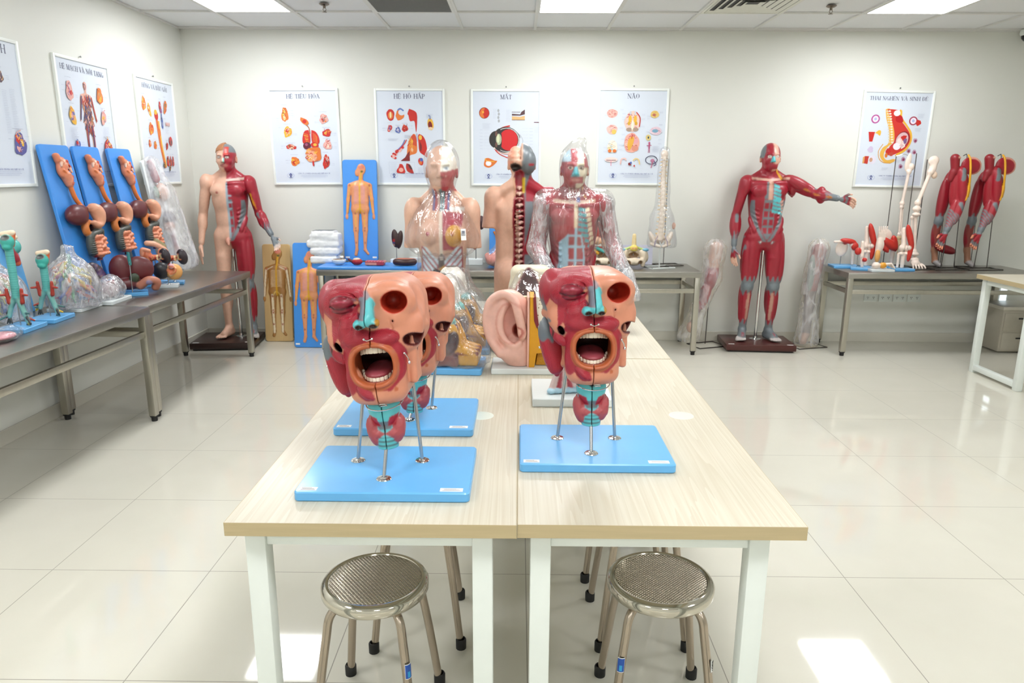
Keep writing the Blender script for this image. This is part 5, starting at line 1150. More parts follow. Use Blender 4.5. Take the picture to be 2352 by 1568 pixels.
pelvis_section((-.222, 3.175, .75), 'film-wrapped dark red and yellow section on a blue board, farthest of the three', radians(0), 43)
# ================================================================ posters (framed prints on the walls)
class Print:
    """flat coloured shapes, unit = metres on the sheet, origin at the sheet centre, x right, z up; later shapes lie on top"""
    def __init__(s): s.v = []; s.f = []; s.c = []; s.n = 0
    def poly(s, pts, col):
        y = -.0006 - .000004 * s.n; s.n += 1; i = len(s.v); s.v += [(p[0], y, p[1]) for p in pts]; s.f.append(list(range(i, i + len(pts)))); s.c.append(s2l_hex(col)); return s
    def ell(s, x, z, a, b, col, rot=0, n=20, wob=0, seed=0):
        r = random.Random(seed); ph = [r.random() * 6.28 for _ in range(3)]; cr, sr = cos(radians(rot)), sin(radians(rot)); P = []
        for k in range(n):
            t = 2 * pi * k / n; q = 1 + wob * (sin(3 * t + ph[0]) + .6 * sin(5 * t + ph[1]) + .5 * sin(7 * t + ph[2])); u, w = a * cos(t) * q, b * sin(t) * q; P.append((x + u * cr - w * sr, z + u * sr + w * cr))
        return s.poly(P, col)
    def line(s, pts, w, col):
        pts = [np.array(p, float) for p in pts]
        for a, b in zip(pts, pts[1:]):
            d = b - a; L_ = np.linalg.norm(d)
            if L_ < 1e-6: continue
            d = d / L_; nn = np.array((-d[1], d[0])) * w / 2; e = d * w * .3; s.poly([tuple(a - e + nn), tuple(a - e - nn), tuple(b + e - nn), tuple(b + e + nn)], col)
        return s
    def curve(s, pts, w, col, n=5):
        P = crom([(p[0], p[1]) for p in pts], n); return s.line(P, w, col)
    def blob(s, pts, col, n=4):
        P = crom([(p[0], p[1]) for p in pts] + [pts[0]], n)[:-1]; return s.poly([tuple(p) for p in P], col)
    def txt(s, x, z, w, rows, col='8b91a6', lh=.0042, seed=0):
        r = random.Random(seed)
        for k in range(rows):
            ww = w * (r.uniform(.7, 1) if rows > 1 else 1); s.line([(x, z - lh * k), (x + ww, z - lh * k)], .0013, col)
        return s
    def organ(s, x, z, a, b, cols, seed):
        """a small painted organ: body, shaded lobes, vessels"""
        r = random.Random(seed); s.ell(x, z, a, b, cols[0], r.uniform(-25, 25), 22, .10, seed)
        for k in range(5): s.ell(x + a * r.uniform(-.5, .5), z + b * r.uniform(-.55, .55), a * r.uniform(.2, .42), b * r.uniform(.16, .36), cols[(k + 1) % len(cols)], r.uniform(0, 180), 14, .1, seed + k)
        for k in range(16):
            x0, z0 = x + a * r.uniform(-.75, .75), z + b * r.uniform(-.75, .75)
            if ((x0 - x) / a) ** 2 + ((z0 - z) / b) ** 2 < .62: s.curve([(x0, z0), (x0 + a * r.uniform(-.2, .2), z0 + b * r.uniform(.05, .2)), (x0 + a * r.uniform(-.25, .25), z0 + b * r.uniform(.15, .3))], min(a, b) * r.uniform(.05, .10), r.choice(list(cols) + ['f2e2cc', '7c2a24']), 3)
        for k in range(3):
            x0, z0 = x + a * r.uniform(-.6, .6), z + b * r.uniform(-.7, .7); s.curve([(x0, z0), (x0 + a * r.uniform(-.5, .5), z0 + b * .4), (x0 + a * r.uniform(-.6, .6), z0 + b * r.uniform(.5, .9))], min(a, b) * .12, cols[-1 - (k % len(cols))])
        return s
    def build(s, name, parent, loc):
        me = bpy.data.meshes.new(name); me.from_pydata(s.v, [], s.f); at = me.color_attributes.new('Col', 'FLOAT_COLOR', 'CORNER'); buf = []
        for p, c in zip(s.f, s.c): buf += [(*c, 1)] * len(p)
        at.data.foreach_set('color', np.array(buf, np.float32).ravel()); me.materials.append(PRINTM)
        o = bpy.data.objects.new(name, me); link(o, parent); o.location = loc; return o
_m, _nt, _b = _nm('poster_print'); _a = _nt.nodes.new('ShaderNodeAttribute'); _a.attribute_name = 'Col'; _nt.links.new(_a.outputs['Color'], _b.inputs['Base Color']); _b.inputs['Roughness'].default_value = .45; PRINTM = _m
# serif capitals as thick and thin strokes: ('I', x) full-height stem, others are free strokes (x0,z0,x1,z1,w)
TK, TN = .17, .055
GL = {'H': (.95, [(.16, 0, .16, 1, TK), (.78, 0, .78, 1, TK), (.16, .5, .78, .5, TN)], [.16, .78]), 'E': (.8, [(.16, 0, .16, 1, TK), (.1, .97, .7, .97, TN), (.1, .03, .72, .03, TN), (.16, .52, .55, .52, TN), (.70, .97, .70, .78, TN), (.72, .03, .72, .25, TN), (.55, .62, .55, .42, TN)], [.16]),
      'T': (.85, [(.42, 0, .42, 1, TK), (.05, .97, .79, .97, TN), (.06, .97, .06, .76, TN), (.78, .97, .78, .76, TN)], ['b.42']), 'I': (.42, [(.2, 0, .2, 1, TK)], [.2]), 'U': (.95, [(.18, 1, .18, .28, TK), (.18, .28, .30, .06, .1), (.30, .05, .60, .05, TN), (.60, .05, .76, .26, TN), (.77, .26, .77, 1, TN)], ['t.18', 't.77']),
      'A': (.95, [(.42, 1, .10, 0, TN), (.42, 1, .78, 0, TK), (.22, .34, .62, .34, TN)], ['b.10', 'b.78']), 'V': (.95, [(.14, 1, .46, 0, TK), (.46, 0, .80, 1, TN)], ['t.14', 't.80']), 'M': (1.15, [(.16, 0, .16, 1, TN), (.18, 1, .55, .02, TK), (.55, .02, .92, 1, TN), (.94, 0, .94, 1, TK)], [.16, .94]),
      'N': (1.0, [(.16, 0, .16, 1, TN), (.14, 1, .80, 0, TK), (.80, 0, .80, 1, TN)], [.16, 't.80']), 'P': (.8, [(.18, 0, .18, 1, TK), (.18, .97, .52, .97, TN), (.52, .97, .64, .84, .1), (.66, .86, .66, .62, TK * .8), (.64, .62, .52, .49, .1), (.52, .48, .18, .48, TN)], [.18]),
      'D': (.95, [(.18, 0, .18, 1, TK), (.1, .97, .5, .97, TN), (.5, .97, .72, .78, .1), (.75, .8, .75, .2, TK), (.72, .22, .5, .03, .1), (.5, .03, .1, .03, TN)], []), 'O': (.98, 'ring', []), 'C': (.9, 'arc', []), 'G': (.98, 'arcg', []), 'S': (.72, [(.60, .95, .60, .74, TN), (.58, .88, .36, .98, TN), (.36, .98, .17, .84, .1), (.15, .80, .20, .62, .13), (.20, .60, .52, .42, TK), (.56, .42, .60, .2, .13), (.58, .18, .36, .02, .1), (.36, .02, .12, .12, TN), (.11, .26, .11, .04, TN)], []),
      'B': (.85, [(.18, 0, .18, 1, TK), (.1, .97, .5, .97, TN), (.62, .92, .62, .58, .13), (.5, .52, .18, .52, TN), (.70, .46, .70, .10, TK * .8), (.55, .03, .1, .03, TN)], []), 'R': (.95, [(.18, 0, .18, 1, TK), (.18, .97, .52, .97, TN), (.64, .9, .64, .58, TK * .8), (.52, .5, .18, .5, TN), (.45, .5, .82, 0, TK)], [.18, 'b.82']), 'Y': (.95, [(.44, 0, .44, .45, TK), (.12, 1, .44, .45, TK), (.78, 1, .44, .45, TN)], ['t.12', 't.78', 'b.44']), ' ': (.5, [], [])}
MARK = {'Ệ': 'E^.', 'Ê': 'E^', 'Ó': "O'", 'Ô': 'O^', 'Ấ': "A^'", 'Ắ': "Au'", 'Ã': 'A~', 'É': "E'", 'À': 'A`', 'Ẻ': 'E?', 'Ạ': 'A.', 'Ộ': 'O^.', 'Đ': 'D-', 'Ầ': 'A^`', 'Ố': "O^'", 'Ổ': 'O^?', 'Ầ': 'A^`', 'Ư': 'U+', 'Ơ': 'O+', 'Ị': 'I.', 'Ế': "E^'"}
def serif_text(pr, s_, cx, z, h, col):
    tot = sum(GL[MARK.get(c, c)[0]][0] for c in s_) * h; x = cx - tot / 2
    for c in s_:
        mk = MARK.get(c, c); wd, st, sr = GL[mk[0]]
        Lx = lambda a, b: (x + a * h, z + b * h)
        if st in ('ring', 'arc', 'arcg'):
            n = 26; rng = range(n) if st == 'ring' else range(3, n - 3)
            for k in rng:
                a0, a1 = 2 * pi * k / n, 2 * pi * (k + 1) / n; P = []
                for a, w in ((a0, 0), (a1, 0), (a1, 1), (a0, 1)):
                    rx = .40 if not w else .40 - .17 * abs(cos(a)) - .02; rz = .51 if not w else .46; P.append(Lx(.47 + rx * cos(a), .5 + rz * sin(a)))
                pr.poly(P, col)
            if st == 'arcg': pr.line([Lx(.78, .02), Lx(.78, .42)], TK * .9 * h, col); pr.line([Lx(.62, .43), Lx(.92, .43)], TN * h, col)
        else:
            for a, b, c_, d, w in st: pr.line([Lx(a, b), Lx(c_, d)], w * h, col)
        for q in sr:
            ends = (0, 1) if not isinstance(q, str) else ((0,) if q[0] == 'b' else (1,)); xx = q if not isinstance(q, str) else float(q[1:])
            for e in ends: pr.line([Lx(xx - .15, e * .95 + .025), Lx(xx + .15, e * .95 + .025)], TN * h, col)
        mc = wd * .47; top = 1.06
        for m in mk[1:]:
            if m == '^': pr.line([Lx(mc - .2, top), Lx(mc, top + .16), Lx(mc + .2, top)], .07 * h, col); top += .12
            elif m == 'u': pr.line([Lx(mc - .2, top + .14), Lx(mc, top), Lx(mc + .2, top + .14)], .07 * h, col); top += .14
            elif m == '.': pr.ell(x + mc * h, z - .16 * h, .06 * h, .06 * h, col, n=8)
            elif m == "'": pr.line([Lx(mc - .02, top), Lx(mc + .18, top + .2)], .08 * h, col)
            elif m == '`': pr.line([Lx(mc + .02, top), Lx(mc - .18, top + .2)], .08 * h, col)
            elif m == '~': pr.line([Lx(mc - .22, top), Lx(mc - .08, top + .10), Lx(mc + .08, top), Lx(mc + .22, top + .10)], .07 * h, col)
            elif m == '?': pr.line([Lx(mc - .05, top + .22), Lx(mc + .08, top + .18), Lx(mc, top)], .06 * h, col)
            elif m == '-': pr.line([Lx(.0, .5), Lx(.4, .5)], .07 * h, col)
            elif m == '+': pr.line([Lx(wd * .82, 1.0), Lx(wd * .9, 1.12)], .07 * h, col)
        x += wd * h
PW, PH = .598, .796
def poster(name_label, title, art, loc, rz=0., tilt=0., ry=0.):
    t = thing('framed_poster', name_label, 'poster', loc, (radians(tilt), radians(ry), rz), group='framed anatomy posters')
    sh = MB().box((0, -.008, 0), (PW - .03, .004, PH - .03)).build('sheet', mat('poster_sheet', 'd3dbe7', .35, 0, .01), t, False)
    f = MB()
    for c, s in (((-PW / 2 + .009, -.009, 0), (.018, .018, PH)), ((PW / 2 - .009, -.009, 0), (.018, .018, PH)), ((0, -.009, PH / 2 - .009), (PW - .036, .018, .018)), ((0, -.009, -PH / 2 + .009), (PW - .036, .018, .018))): f.box(c, s, .002)
    f.build('frame', mat('poster_frame_white', 'eef2ee', .4, 0, .01), t)
    MB().lathe([(0, .012), (.006, .012), (.006, .009), (.002, .008), (.002, 0)], 10, M=Matrix.Translation((.0, 0, PH / 2 + .018)) @ Matrix.Rotation(pi / 2, 4, 'X')).build('nail', mat('nail_grey', '8a8c8c', .4, .8), t)
    p = Print()
    if title: serif_text(p, title[0], title[1], .318, title[2], '555a74')
    art(p)
    # footer: emblem and small lines
    fx = -.150
    n = 28
    for k in range(n):
        a, b = 2 * pi * k / n, 2 * pi * (k + 1) / n; p.line([(fx + .030 * cos(a), -.318 + .020 * sin(a)), (fx + .030 * cos(b), -.318 + .020 * sin(b))], .0016, '8c9bd0')
    p.poly([(fx - .014, -.312), (fx, -.299), (fx + .014, -.312), (fx + .010, -.316), (fx, -.308), (fx - .010, -.316)], '2b3a86')
    p.poly([(fx - .010, -.318), (fx + .010, -.318), (fx + .010, -.322), (fx + .003, -.322), (fx + .003, -.326), (fx + .011, -.336), (fx + .005, -.337), (fx, -.329), (fx - .005, -.337), (fx - .011, -.336), (fx - .003, -.326), (fx - .003, -.322), (fx - .010, -.322)], '2b3a86')
    serif_text(p, 'CÔNG TY CỔ PHẦN THƯƠNG MẠI THIẾT BỊ Y TẾ', .055, -.306, .0088, '3c4a90')
    for k, w in enumerate((.22, .235, .20)): p.txt(.055 - w / 2, -.3155 - .0085 * k, w, 1, '98a2c4')
    p.build('print', t, (0, -.0102, 0)); return t
R_, O_, Y2, PK, DR, BL, GRN = 'c2271f', 'd97430', 'e5b13c', 'dba49c', '7c1d1e', '4a66ae', '6c8f6a'
def small(p, spots, sd):
    for i, (x, z, a, b, cols) in enumerate(spots):
        p.organ(x, z, a, b, cols, sd + i * 7); p.txt(x - a, z + b * 1.25 + .008, a * 1.8, 1, seed=i)
        r = random.Random(sd + i)
        for k in range(4):
            sx = r.choice((-1, 1)); zz = z + b * r.uniform(-.8, .8); p.line([(x + sx * a * .9, zz), (x + sx * (a + .022), zz)], .0006, 'a8aebf'); p.line([(x + sx * (a + .024), zz), (x + sx * (a + .044), zz)], .0012, 'a3aac0')
def art_dig(p):
    small(p, [(-.165, .185, .030, .058, (O_, Y2, DR, 'e8cf9a')), (-.150, .045, .034, .045, (Y2, PK, O_, R_)), (-.130, -.080, .045, .020, (R_, 'e8d0a8', '6a7a3a', DR)), (-.105, -.200, .036, .038, (O_, Y2, R_)), (.165, .150, .036, .040, (PK, '6a7078', R_, O_)), (.185, .035, .038, .030, (R_, O_, Y2)), (.185, -.065, .036, .038, (PK, R_, 'e0c0b0')), (.165, -.205, .028, .058, (R_, DR, PK, O_))], 11)
    p.blob([(-.03, .165), (.02, .145), (.035, .115), (.015, .10), (-.015, .115), (-.035, .14)], O_); p.ell(-.0, .13, .018, .016, R_); p.curve([(.015, .10), (.035, .075), (.040, .03)], .008, 'b06a40')
    p.blob([(.03, .06), (-.005, .05), (-.025, .0), (-.022, -.05), (.03, -.05), (.04, .0)], R_); p.blob([(.055, .06), (.09, .045), (.115, -.0), (.112, -.05), (.06, -.05), (.05, .0)], R_)
    for k in range(6): p.curve([(-.015 + .004 * k, .03 - .014 * k), (.008, .025 - .014 * k), (.022, .02 - .012 * k)], .006, Y2 if k % 2 else O_); p.curve([(.065, .03 - .012 * k), (.085, .02 - .012 * k), (.10, .0 - .01 * k)], .005, O_)
    p.ell(.008, -.07, .034, .030, '5e1830', 20); p.ell(.075, -.065, .034, .024, R_, -10); p.ell(.078, -.062, .016, .012, Y2); p.ell(.004, -.06, .012, .012, 'a04a70')
    p.blob([(.02, -.09), (.11, -.085), (.122, -.13), (.115, -.19), (.02, -.20), (.0, -.15), (.0, -.11)], O_); p.blob([(.0, -.10), (.06, -.115), (.09, -.16), (.06, -.20), (.01, -.20), (-.005, -.15)], 'dfa080')
    r = random.Random(4)
    for k in range(22): x, z = .045 + r.uniform(-.045, .05), -.15 + r.uniform(-.045, .045); p.curve([(x - .012, z), (x, z + .010 * r.choice((-1, 1))), (x + .012, z)], .006, r.choice(('e9c0a4', 'c06a4c', Y2, R_)))
    p.blob([(.045, -.20), (.06, -.20), (.058, -.24), (.048, -.235)], R_)
def art_resp(p):
    p.ell(-.165, .185, .034, .048, R_, wob=.04, seed=2); p.ell(-.165, .18, .022, .030, O_); p.ell(-.165, .185, .008, .026, 'e8d8a0'); p.ell(-.085, .185, .036, .045, O_, -10, wob=.06, seed=3); p.ell(-.070, .205, .028, .024, 'cfd8e6'); p.curve([(-.10, .225), (-.08, .235), (-.055, .22)], .012, '5a7ab8')
    p.blob([(-.005, .235), (.045, .215), (.062, .18), (.058, .09), (.050, .04), (.044, .09), (.036, .135), (-.0, .135), (-.012, .18), (-.02, .195)], R_); p.curve([(.055, .03), (.057, -.0), (.055, -.03)], .012, 'a8b4d0')
    p.blob([(.025, .03), (.0, .0), (-.025, -.06), (-.032, -.16), (.0, -.145), (.05, -.125), (.055, -.05), (.045, .02)], O_); p.blob([(.075, .03), (.11, .01), (.135, -.05), (.142, -.16), (.11, -.145), (.075, -.115), (.068, -.05), (.065, .01)], R_)
    p.blob([(.025, .03), (.0, .0), (-.025, -.06), (-.03, -.07), (.02, -.06), (.05, -.07), (.05, .0)], 'c84a2a')
    for k in range(7): a = 2.2 + .38 * k; p.curve([(.02, -.03), (.02 + .025 * cos(a), -.03 + .03 * sin(a)), (.018 + .04 * cos(a + .2), -.03 + .055 * sin(a + .2))], .004, Y2); p.curve([(.02, -.10), (.02 + .02 * cos(a), -.10 + .02 * sin(a))], .004, 'e8c090')
    p.blob([(.08, -.03), (.095, -.07), (.09, -.11), (.078, -.10)], DR); p.ell(.085, .0, .014, .02, Y2)
    p.ell(.175, .11, .026, .050, Y2, 8); p.ell(.172, .10, .018, .034, DR, 8); p.ell(.175, .075, .02, .012, 'e8c8a0'); p.curve([(.172, .15), (.170, .175), (.160, .18)], .008, BL)
    small(p, [(-.175, .075, .018, .030, (R_, PK, BL)), (-.105, .06, .022, .026, (BL, PK, 'c0c8dc')), (-.045, .075, .026, .028, (R_, O_, DR))], 31)
    for k in range(26): r = random.Random(k); t = r.random(); p.ell(-.175 + .11 * t + r.uniform(-.02, .02) * (1 - t), -.175 + .10 * t + r.uniform(-.028, .028) * (1.1 - t), .012, .010, R_ if k % 3 else 'e6b0a8')
    p.curve([(-.11, -.10), (-.07, -.06), (-.05, -.02)], .006, BL); p.curve([(-.10, -.10), (-.06, -.06), (-.035, -.02)], .008, R_)
    p.poly([(-.09, -.195), (-.01, -.195), (-.01, -.11), (-.035, -.14), (-.05, -.165)], DR); p.line([(-.19, -.205), (.03, -.205), (.03, -.30), (-.19, -.30), (-.19, -.205)], .001, 'a8aebf'); p.txt(-.18, -.215, .06, 10, 'c2c8d6', .008)
    p.blob([(-.10, -.22), (-.075, -.225), (-.06, -.26), (-.055, -.295), (-.12, -.295), (-.125, -.27), (-.11, -.25)], R_); p.ell(-.088, -.27, .02, .018, 'e0a898'); p.blob([(-.04, -.215), (-.01, -.225), (.012, -.27), (.018, -.30), (-.03, -.285), (-.045, -.25)], 'b02a20'); p.blob([(-.03, -.22), (-.005, -.235), (.01, -.265), (-.01, -.26)], '4a2a2c')
    p.ell(.085, -.20, .022, .032, R_, 15); p.ell(.09, -.185, .014, .016, BL); p.ell(.082, -.21, .012, .014, O_); p.txt(.06, -.25, .05, 8, 'b4bacb', .0065); p.txt(.14, .19, .06, 7, 'b4bacb', .005); p.txt(-.19, -.01, .09, 4, 'b4bacb', .005); p.txt(-.05, .02, .06, 6, 'b4bacb', .005)
def art_eye(p):
    p.ell(-.185, .205, .044, .046, '6a1410'); p.ell(-.185, .205, .040, .042, R_); p.blob([(-.225, .205), (-.205, .24), (-.18, .245), (-.195, .205), (-.185, .165), (-.215, .175)], O_); p.ell(-.195, .212, .008, .010, 'e9b040')
    for k in range(4): p.ell(-.065 + .004 * (k % 2), .225 - .028 * k, .009, .013, 'a7abb2')
    p.txt(-.11, .235, .03, 9, 'b8bece', .009); p.poly([(.05, .15), (.16, .15), (.16, .185), (.12, .175), (.05, .18)], 'd8b078'); p.poly([(.05, .185), (.12, .185), (.16, .195), (.16, .235), (.13, .215), (.12, .195), (.05, .20)], '54363a'); p.line([(.05, .213), (.12, .213)], .004, '54363a'); p.line([(.05, .149), (.16, .149)], .004, '54363a'); p.txt(.0, .23, .045, 11, 'b8bece', .009); p.line([(.24, .13), (.285, .13)], .007, '6a3f4c'); p.txt(.24, .085, .045, 5, 'c2c8d6', .009); p.txt(-.2, .12, .07, 8, 'b8bece', .006)
    cx, cz = .0, -.015
    p.blob([(-.10, .045), (-.03, .075), (.06, .070), (.115, .03), (.12, .0), (.08, .05), (.0, .06), (-.08, .03)], '8a9098'); p.curve([(-.09, .05), (-.03, .085), (.03, .10)], .012, R_)
    p.ell(cx, cz, .118, .108, '2b2626'); p.ell(-.085, cz + .003, .06, .072, '2b2626'); p.ell(cx + .006, cz, .110, .100, 'cfd0ce'); p.ell(cx + .004, cz, .104, .095, '3a2a28'); p.ell(.022, cz, .080, .088, 'cc1f24'); p.blob([(-.115, .03), (-.06, .08), (-.04, .04), (-.035, -.015), (-.04, -.07), (-.06, -.105), (-.115, -.06)], '2b2a29'); p.ell(-.062, -.01, .024, .047, 'aab394'); p.ell(-.067, -.005, .012, .034, 'd8dcb8'); p.ell(-.083, .035, .010, .022, '6a4a40'); p.ell(-.083, -.055, .010, .022, '6a4a40')
    p.curve([(.11, -.07), (.06, -.105), (-.0, -.125), (-.07, -.115), (-.10, -.08)], .009, 'e8ddd2'); p.curve([(.115, -.09), (.05, -.125), (-.02, -.13), (-.10, -.09)], .004, 'b02028'); p.curve([(-.09, -.10), (-.05, -.135), (.02, -.165)], .008, R_); p.curve([(.10, -.07), (.15, -.095), (.20, -.10)], .005, PK); p.curve([(.12, .03), (.145, -.02), (.13, -.07)], .003, '9aa0aa')
    for k in range(14): sx = -1 if k % 2 else 1; z = .08 - .013 * k; p.line([(sx * .14, z), (sx * .19, z)], .0007, 'b0b6c4'); p.line([(sx * .2 if sx > 0 else -.225, z), (sx * .2 + .03 if sx > 0 else -.20, z)], .0013, 'a3aac0')
    p.blob([(-.18, -.17), (-.15, -.165), (-.10, -.185), (-.075, -.19), (-.10, -.22), (-.14, -.245), (-.175, -.24), (-.19, -.22)], O_); p.ell(-.15, -.21, .025, .022, 'e8e0e6'); p.ell(-.15, -.21, .013, .015, 'f4f4f8'); p.curve([(-.18, -.17), (-.16, -.19), (-.10, -.195)], .006, Y2)
    p.blob([(.10, -.20), (.15, -.185), (.19, -.205), (.15, -.235), (.11, -.23)], O_); p.ell(.145, -.21, .02, .016, 'e8e0e6')
def brain(p, x, z, a, b, c0, c1, sd):
    p.ell(x, z, a, b, c0, 0, 26, .03, sd); r = random.Random(sd)
    for k in range(26):
        u, w = r.uniform(-.75, .75), r.uniform(-.75, .75)
        if u * u + w * w < .7: p.curve([(x + a * u - a * .15, z + b * w), (x + a * u, z + b * (w + r.uniform(-.15, .15))), (x + a * u + a * .15, z + b * (w + r.uniform(-.1, .1)))], min(a, b) * .07, c1[k % len(c1)])
def art_brain(p):
    C1 = ('c86a6a', 'b84850', 'e8c8b8'); brain(p, -.175, .195, .046, .036, 'e3b0a4', C1, 1); brain(p, -.172, .065, .046, .040, 'e6bcb2', C1, 2); p.ell(-.155, .045, .02, .02, 'e0c060')
    brain(p, -.0, .13, .068, .085, 'e0c4b8', C1, 5); p.curve([(.03, .205), (.062, .16), (.06, .09)], .008, R_)
    for sx in (-1, 1): p.ell(sx * .022, .15, .014, .03, Y2); p.ell(sx * .03, .115, .012, .016, 'd0a030'); p.ell(sx * .026, .065, .026, .016, 'a89080'); p.ell(sx * .02, .20, .008, .016, 'c0c4d0')
    p.ell(0, .10, .011, .04, 'efe6d0'); brain(p, -.0, -.045, .066, .082, 'e2a89a', C1, 7); p.ell(.025, -.03, .03, .022, 'dca0a8'); p.blob([(-.03, -.02), (.0, .01), (.02, -.01), (.01, -.06), (-.02, -.11), (-.035, -.07)], 'dca640'); p.ell(.03, -.09, .03, .025, 'd8907a'); p.line([(0, .03), (0, -.01)], .006, R_)
    brain(p, .185, .19, .036, .030, 'e0c070', ('c09a30', 'e8d8a0', 'd0a050'), 9); p.ell(.18, .185, .014, .012, 'b86a5a'); brain(p, .20, .055, .050, .034, 'dfc8d2', ('c890a0', 'd0b0c0'), 10); p.ell(.195, .055, .026, .014, '78a4bc'); p.ell(.14, -.0, .022, .024, 'd6c07a'); p.ell(.14, .0, .007, .010, '3c5058')
    brain(p, -.165, -.075, .044, .052, 'e6dfd4', ('c8b8a8', '9ab0b8', 'd6c060'), 12); p.ell(-.185, -.112, .016, .014, O_); p.ell(-.145, -.112, .016, .014, O_); p.ell(-.165, -.10, .008, .008, 'a8c8d0')
    f = [(.15, -.04), (.15, -.075), (.15, -.11)]; p.ell(.15, -.045, .008, .010, 'b03a6a'); p.line([(.15, -.05), (.15, -.09)], .010, 'b03a6a'); p.line([(.132, -.065), (.168, -.065)], .005, 'b03a6a'); p.line([(.147, -.09), (.144, -.125)], .004, 'b03a6a'); p.line([(.153, -.09), (.156, -.125)], .004, 'b03a6a'); p.txt(.18, -.07, .06, 9, 'b4bacb', .006)
    p.ell(-.17, -.185, .055, .020, 'e8d2cc'); p.line([(-.21, -.19), (-.13, -.19)], .006, '5a2438'); p.line([(-.17, -.19), (-.17, -.235)], .006, 'd890a8'); p.curve([(-.09, -.22), (-.08, -.18), (-.05, -.175), (-.045, -.19)], .010, 'e4b8b0'); p.curve([(.02, -.19), (.04, -.175), (.065, -.185), (.075, -.22)], .010, 'dcc080'); p.ell(-.01, -.22, .014, .012, DR); p.ell(.0, -.21, .008, .010, BL); p.ell(.03, -.235, .006, .008, R_)
    for k in range(24): a = 2 * pi * k / 24; p.line([(.175 + .050 * cos(a), -.185 + .034 * sin(a)), (.175 + .050 * cos(a + .27), -.185 + .034 * sin(a + .27))], .006, '2e3050')
    p.ell(.185, -.19, .018, .014, 'b87a98'); p.curve([(.185, -.20), (.18, -.23), (.175, -.25)], .007, 'c06a88'); p.curve([(.20, -.195), (.215, -.22), (.20, -.235)], .006, '4a3a70')
    r = random.Random(2)
    for k in range(26): p.txt(r.choice((-.24, -.11, -.09, .075, .225, .12)), r.uniform(-.15, .23), .03, 2, 'b8bece', .006)
def art_preg(p):
    p.blob([(-.10, .245), (-.06, .245), (-.02, .15), (.005, .02), (-.005, -.03), (-.04, -.06), (-.065, -.11), (-.06, -.15), (-.03, -.17), (.02, -.16), (.04, -.17), (.0, -.195), (-.06, -.185), (-.10, -.13), (-.085, -.07), (-.04, -.03), (-.045, .06), (-.085, .17)], 'e3b04c')
    p.blob([(.02, .245), (.04, .235), (.05, .18), (.10, .12), (.145, .06), (.155, -.01), (.125, -.08), (.07, -.12), (.03, -.135), (.05, -.105), (.10, -.06), (.135, -.0), (.125, .06), (.08, .12), (.02, .18)], Y2)
    p.blob([(-.085, .245), (-.03, .245), (.02, .23), (.03, .17), (.085, .11), (.13, .05), (.14, -.01), (.11, -.07), (.05, -.11), (-.01, -.13), (-.04, -.10), (-.02, -.05), (.005, -.02), (.0, .05), (-.03, .14), (-.06, .19)], 'c9332a'); p.blob([(.0, .21), (.045, .19), (.06, .145), (.02, .14), (-.005, .16)], 'b8141c'); p.ell(.0, .215, .028, .024, 'e9e6ee')
    p.ell(.075, .0, .056, .072, '8a1a24', -20); p.ell(.072, -.002, .050, .064, 'd9b4b8', -20); p.ell(.035, -.055, .032, .030, 'ebe6ee'); p.ell(.06, -.01, .030, .026, 'ecd9d6'); p.ell(.085, .015, .024, .022, R_, wob=.15); p.ell(.10, -.01, .015, .022, '7a5a8a', wob=.1); p.curve([(.05, .02), (.075, -.02), (.06, -.05)], .010, 'e6c4bc'); p.curve([(.08, -.03), (.10, -.05), (.075, -.07)], .010, 'e9dcd8')
    for k in range(13): p.ell(-.065 + .055 * (k / 12.) ** .8, .23 - .021 * k, .011, .007, 'e6dcc6'); p.ell(-.085 + .05 * (k / 12.) ** .8, .23 - .021 * k, .008, .006, 'd8cab0')
    p.ell(-.03, -.10, .022, .03, R_, 20, wob=.12); p.ell(-.045, -.13, .012, .02, O_); p.ell(-.005, -.12, .02, .016, 'c04a3a', wob=.1)
    p.curve([(-.085, -.04), (-.115, -.10), (-.10, -.16), (-.06, -.19), (.0, -.195)], .006, 'd89a40')
    for x, z, c in ((-.175, .165, 'b04a90'), (.145, .155, 'a03a52')): p.ell(x, z, .036, .036, c); p.ell(x, z, .025, .026, 'e6dcea'); p.ell(x, z, .012, .012, 'a8b4d8')
    p.ell(.19, .14, .022, .024, R_, 0, 16, .1, 3); p.poly([(-.22, .06), (-.165, .06), (-.178, -.02), (-.205, -.02)], R_); p.blob([(-.165, .05), (-.135, .075), (-.115, .065), (-.12, .03), (-.145, .045)], Y2); p.ell(-.185, -.085, .024, .026, 'c8bcd8', 0, 16, .1, 5); p.poly([(-.225, -.14), (-.19, -.14), (-.195, -.205), (-.225, -.20)], 'b8342a'); p.poly([(-.24, -.15), (-.225, -.14), (-.225, -.20), (-.24, -.20)], 'd8a060'); p.ell(-.16, -.17, .034, .036, 'dcd8e6'); p.ell(-.17, -.17, .014, .018, 'c89a80')
    for x, z in ((.185, -.005), (.19, -.10), (.14, -.09), (.105, -.16), (.09, -.22), (.165, -.215)): p.ell(x, z, .018, .020, 'b898b0', 20, 16, .08, int(abs(x * 100))); p.ell(x + .002, z - .003, .010, .011, '8a3a5a')
    for x, z, n_ in ((.18, .21, 6), (.17, .095, 5), (-.07, -.235, 4), (.03, -.17, 4)): p.txt(x, z, .055, n_, 'b4bacb', .006)
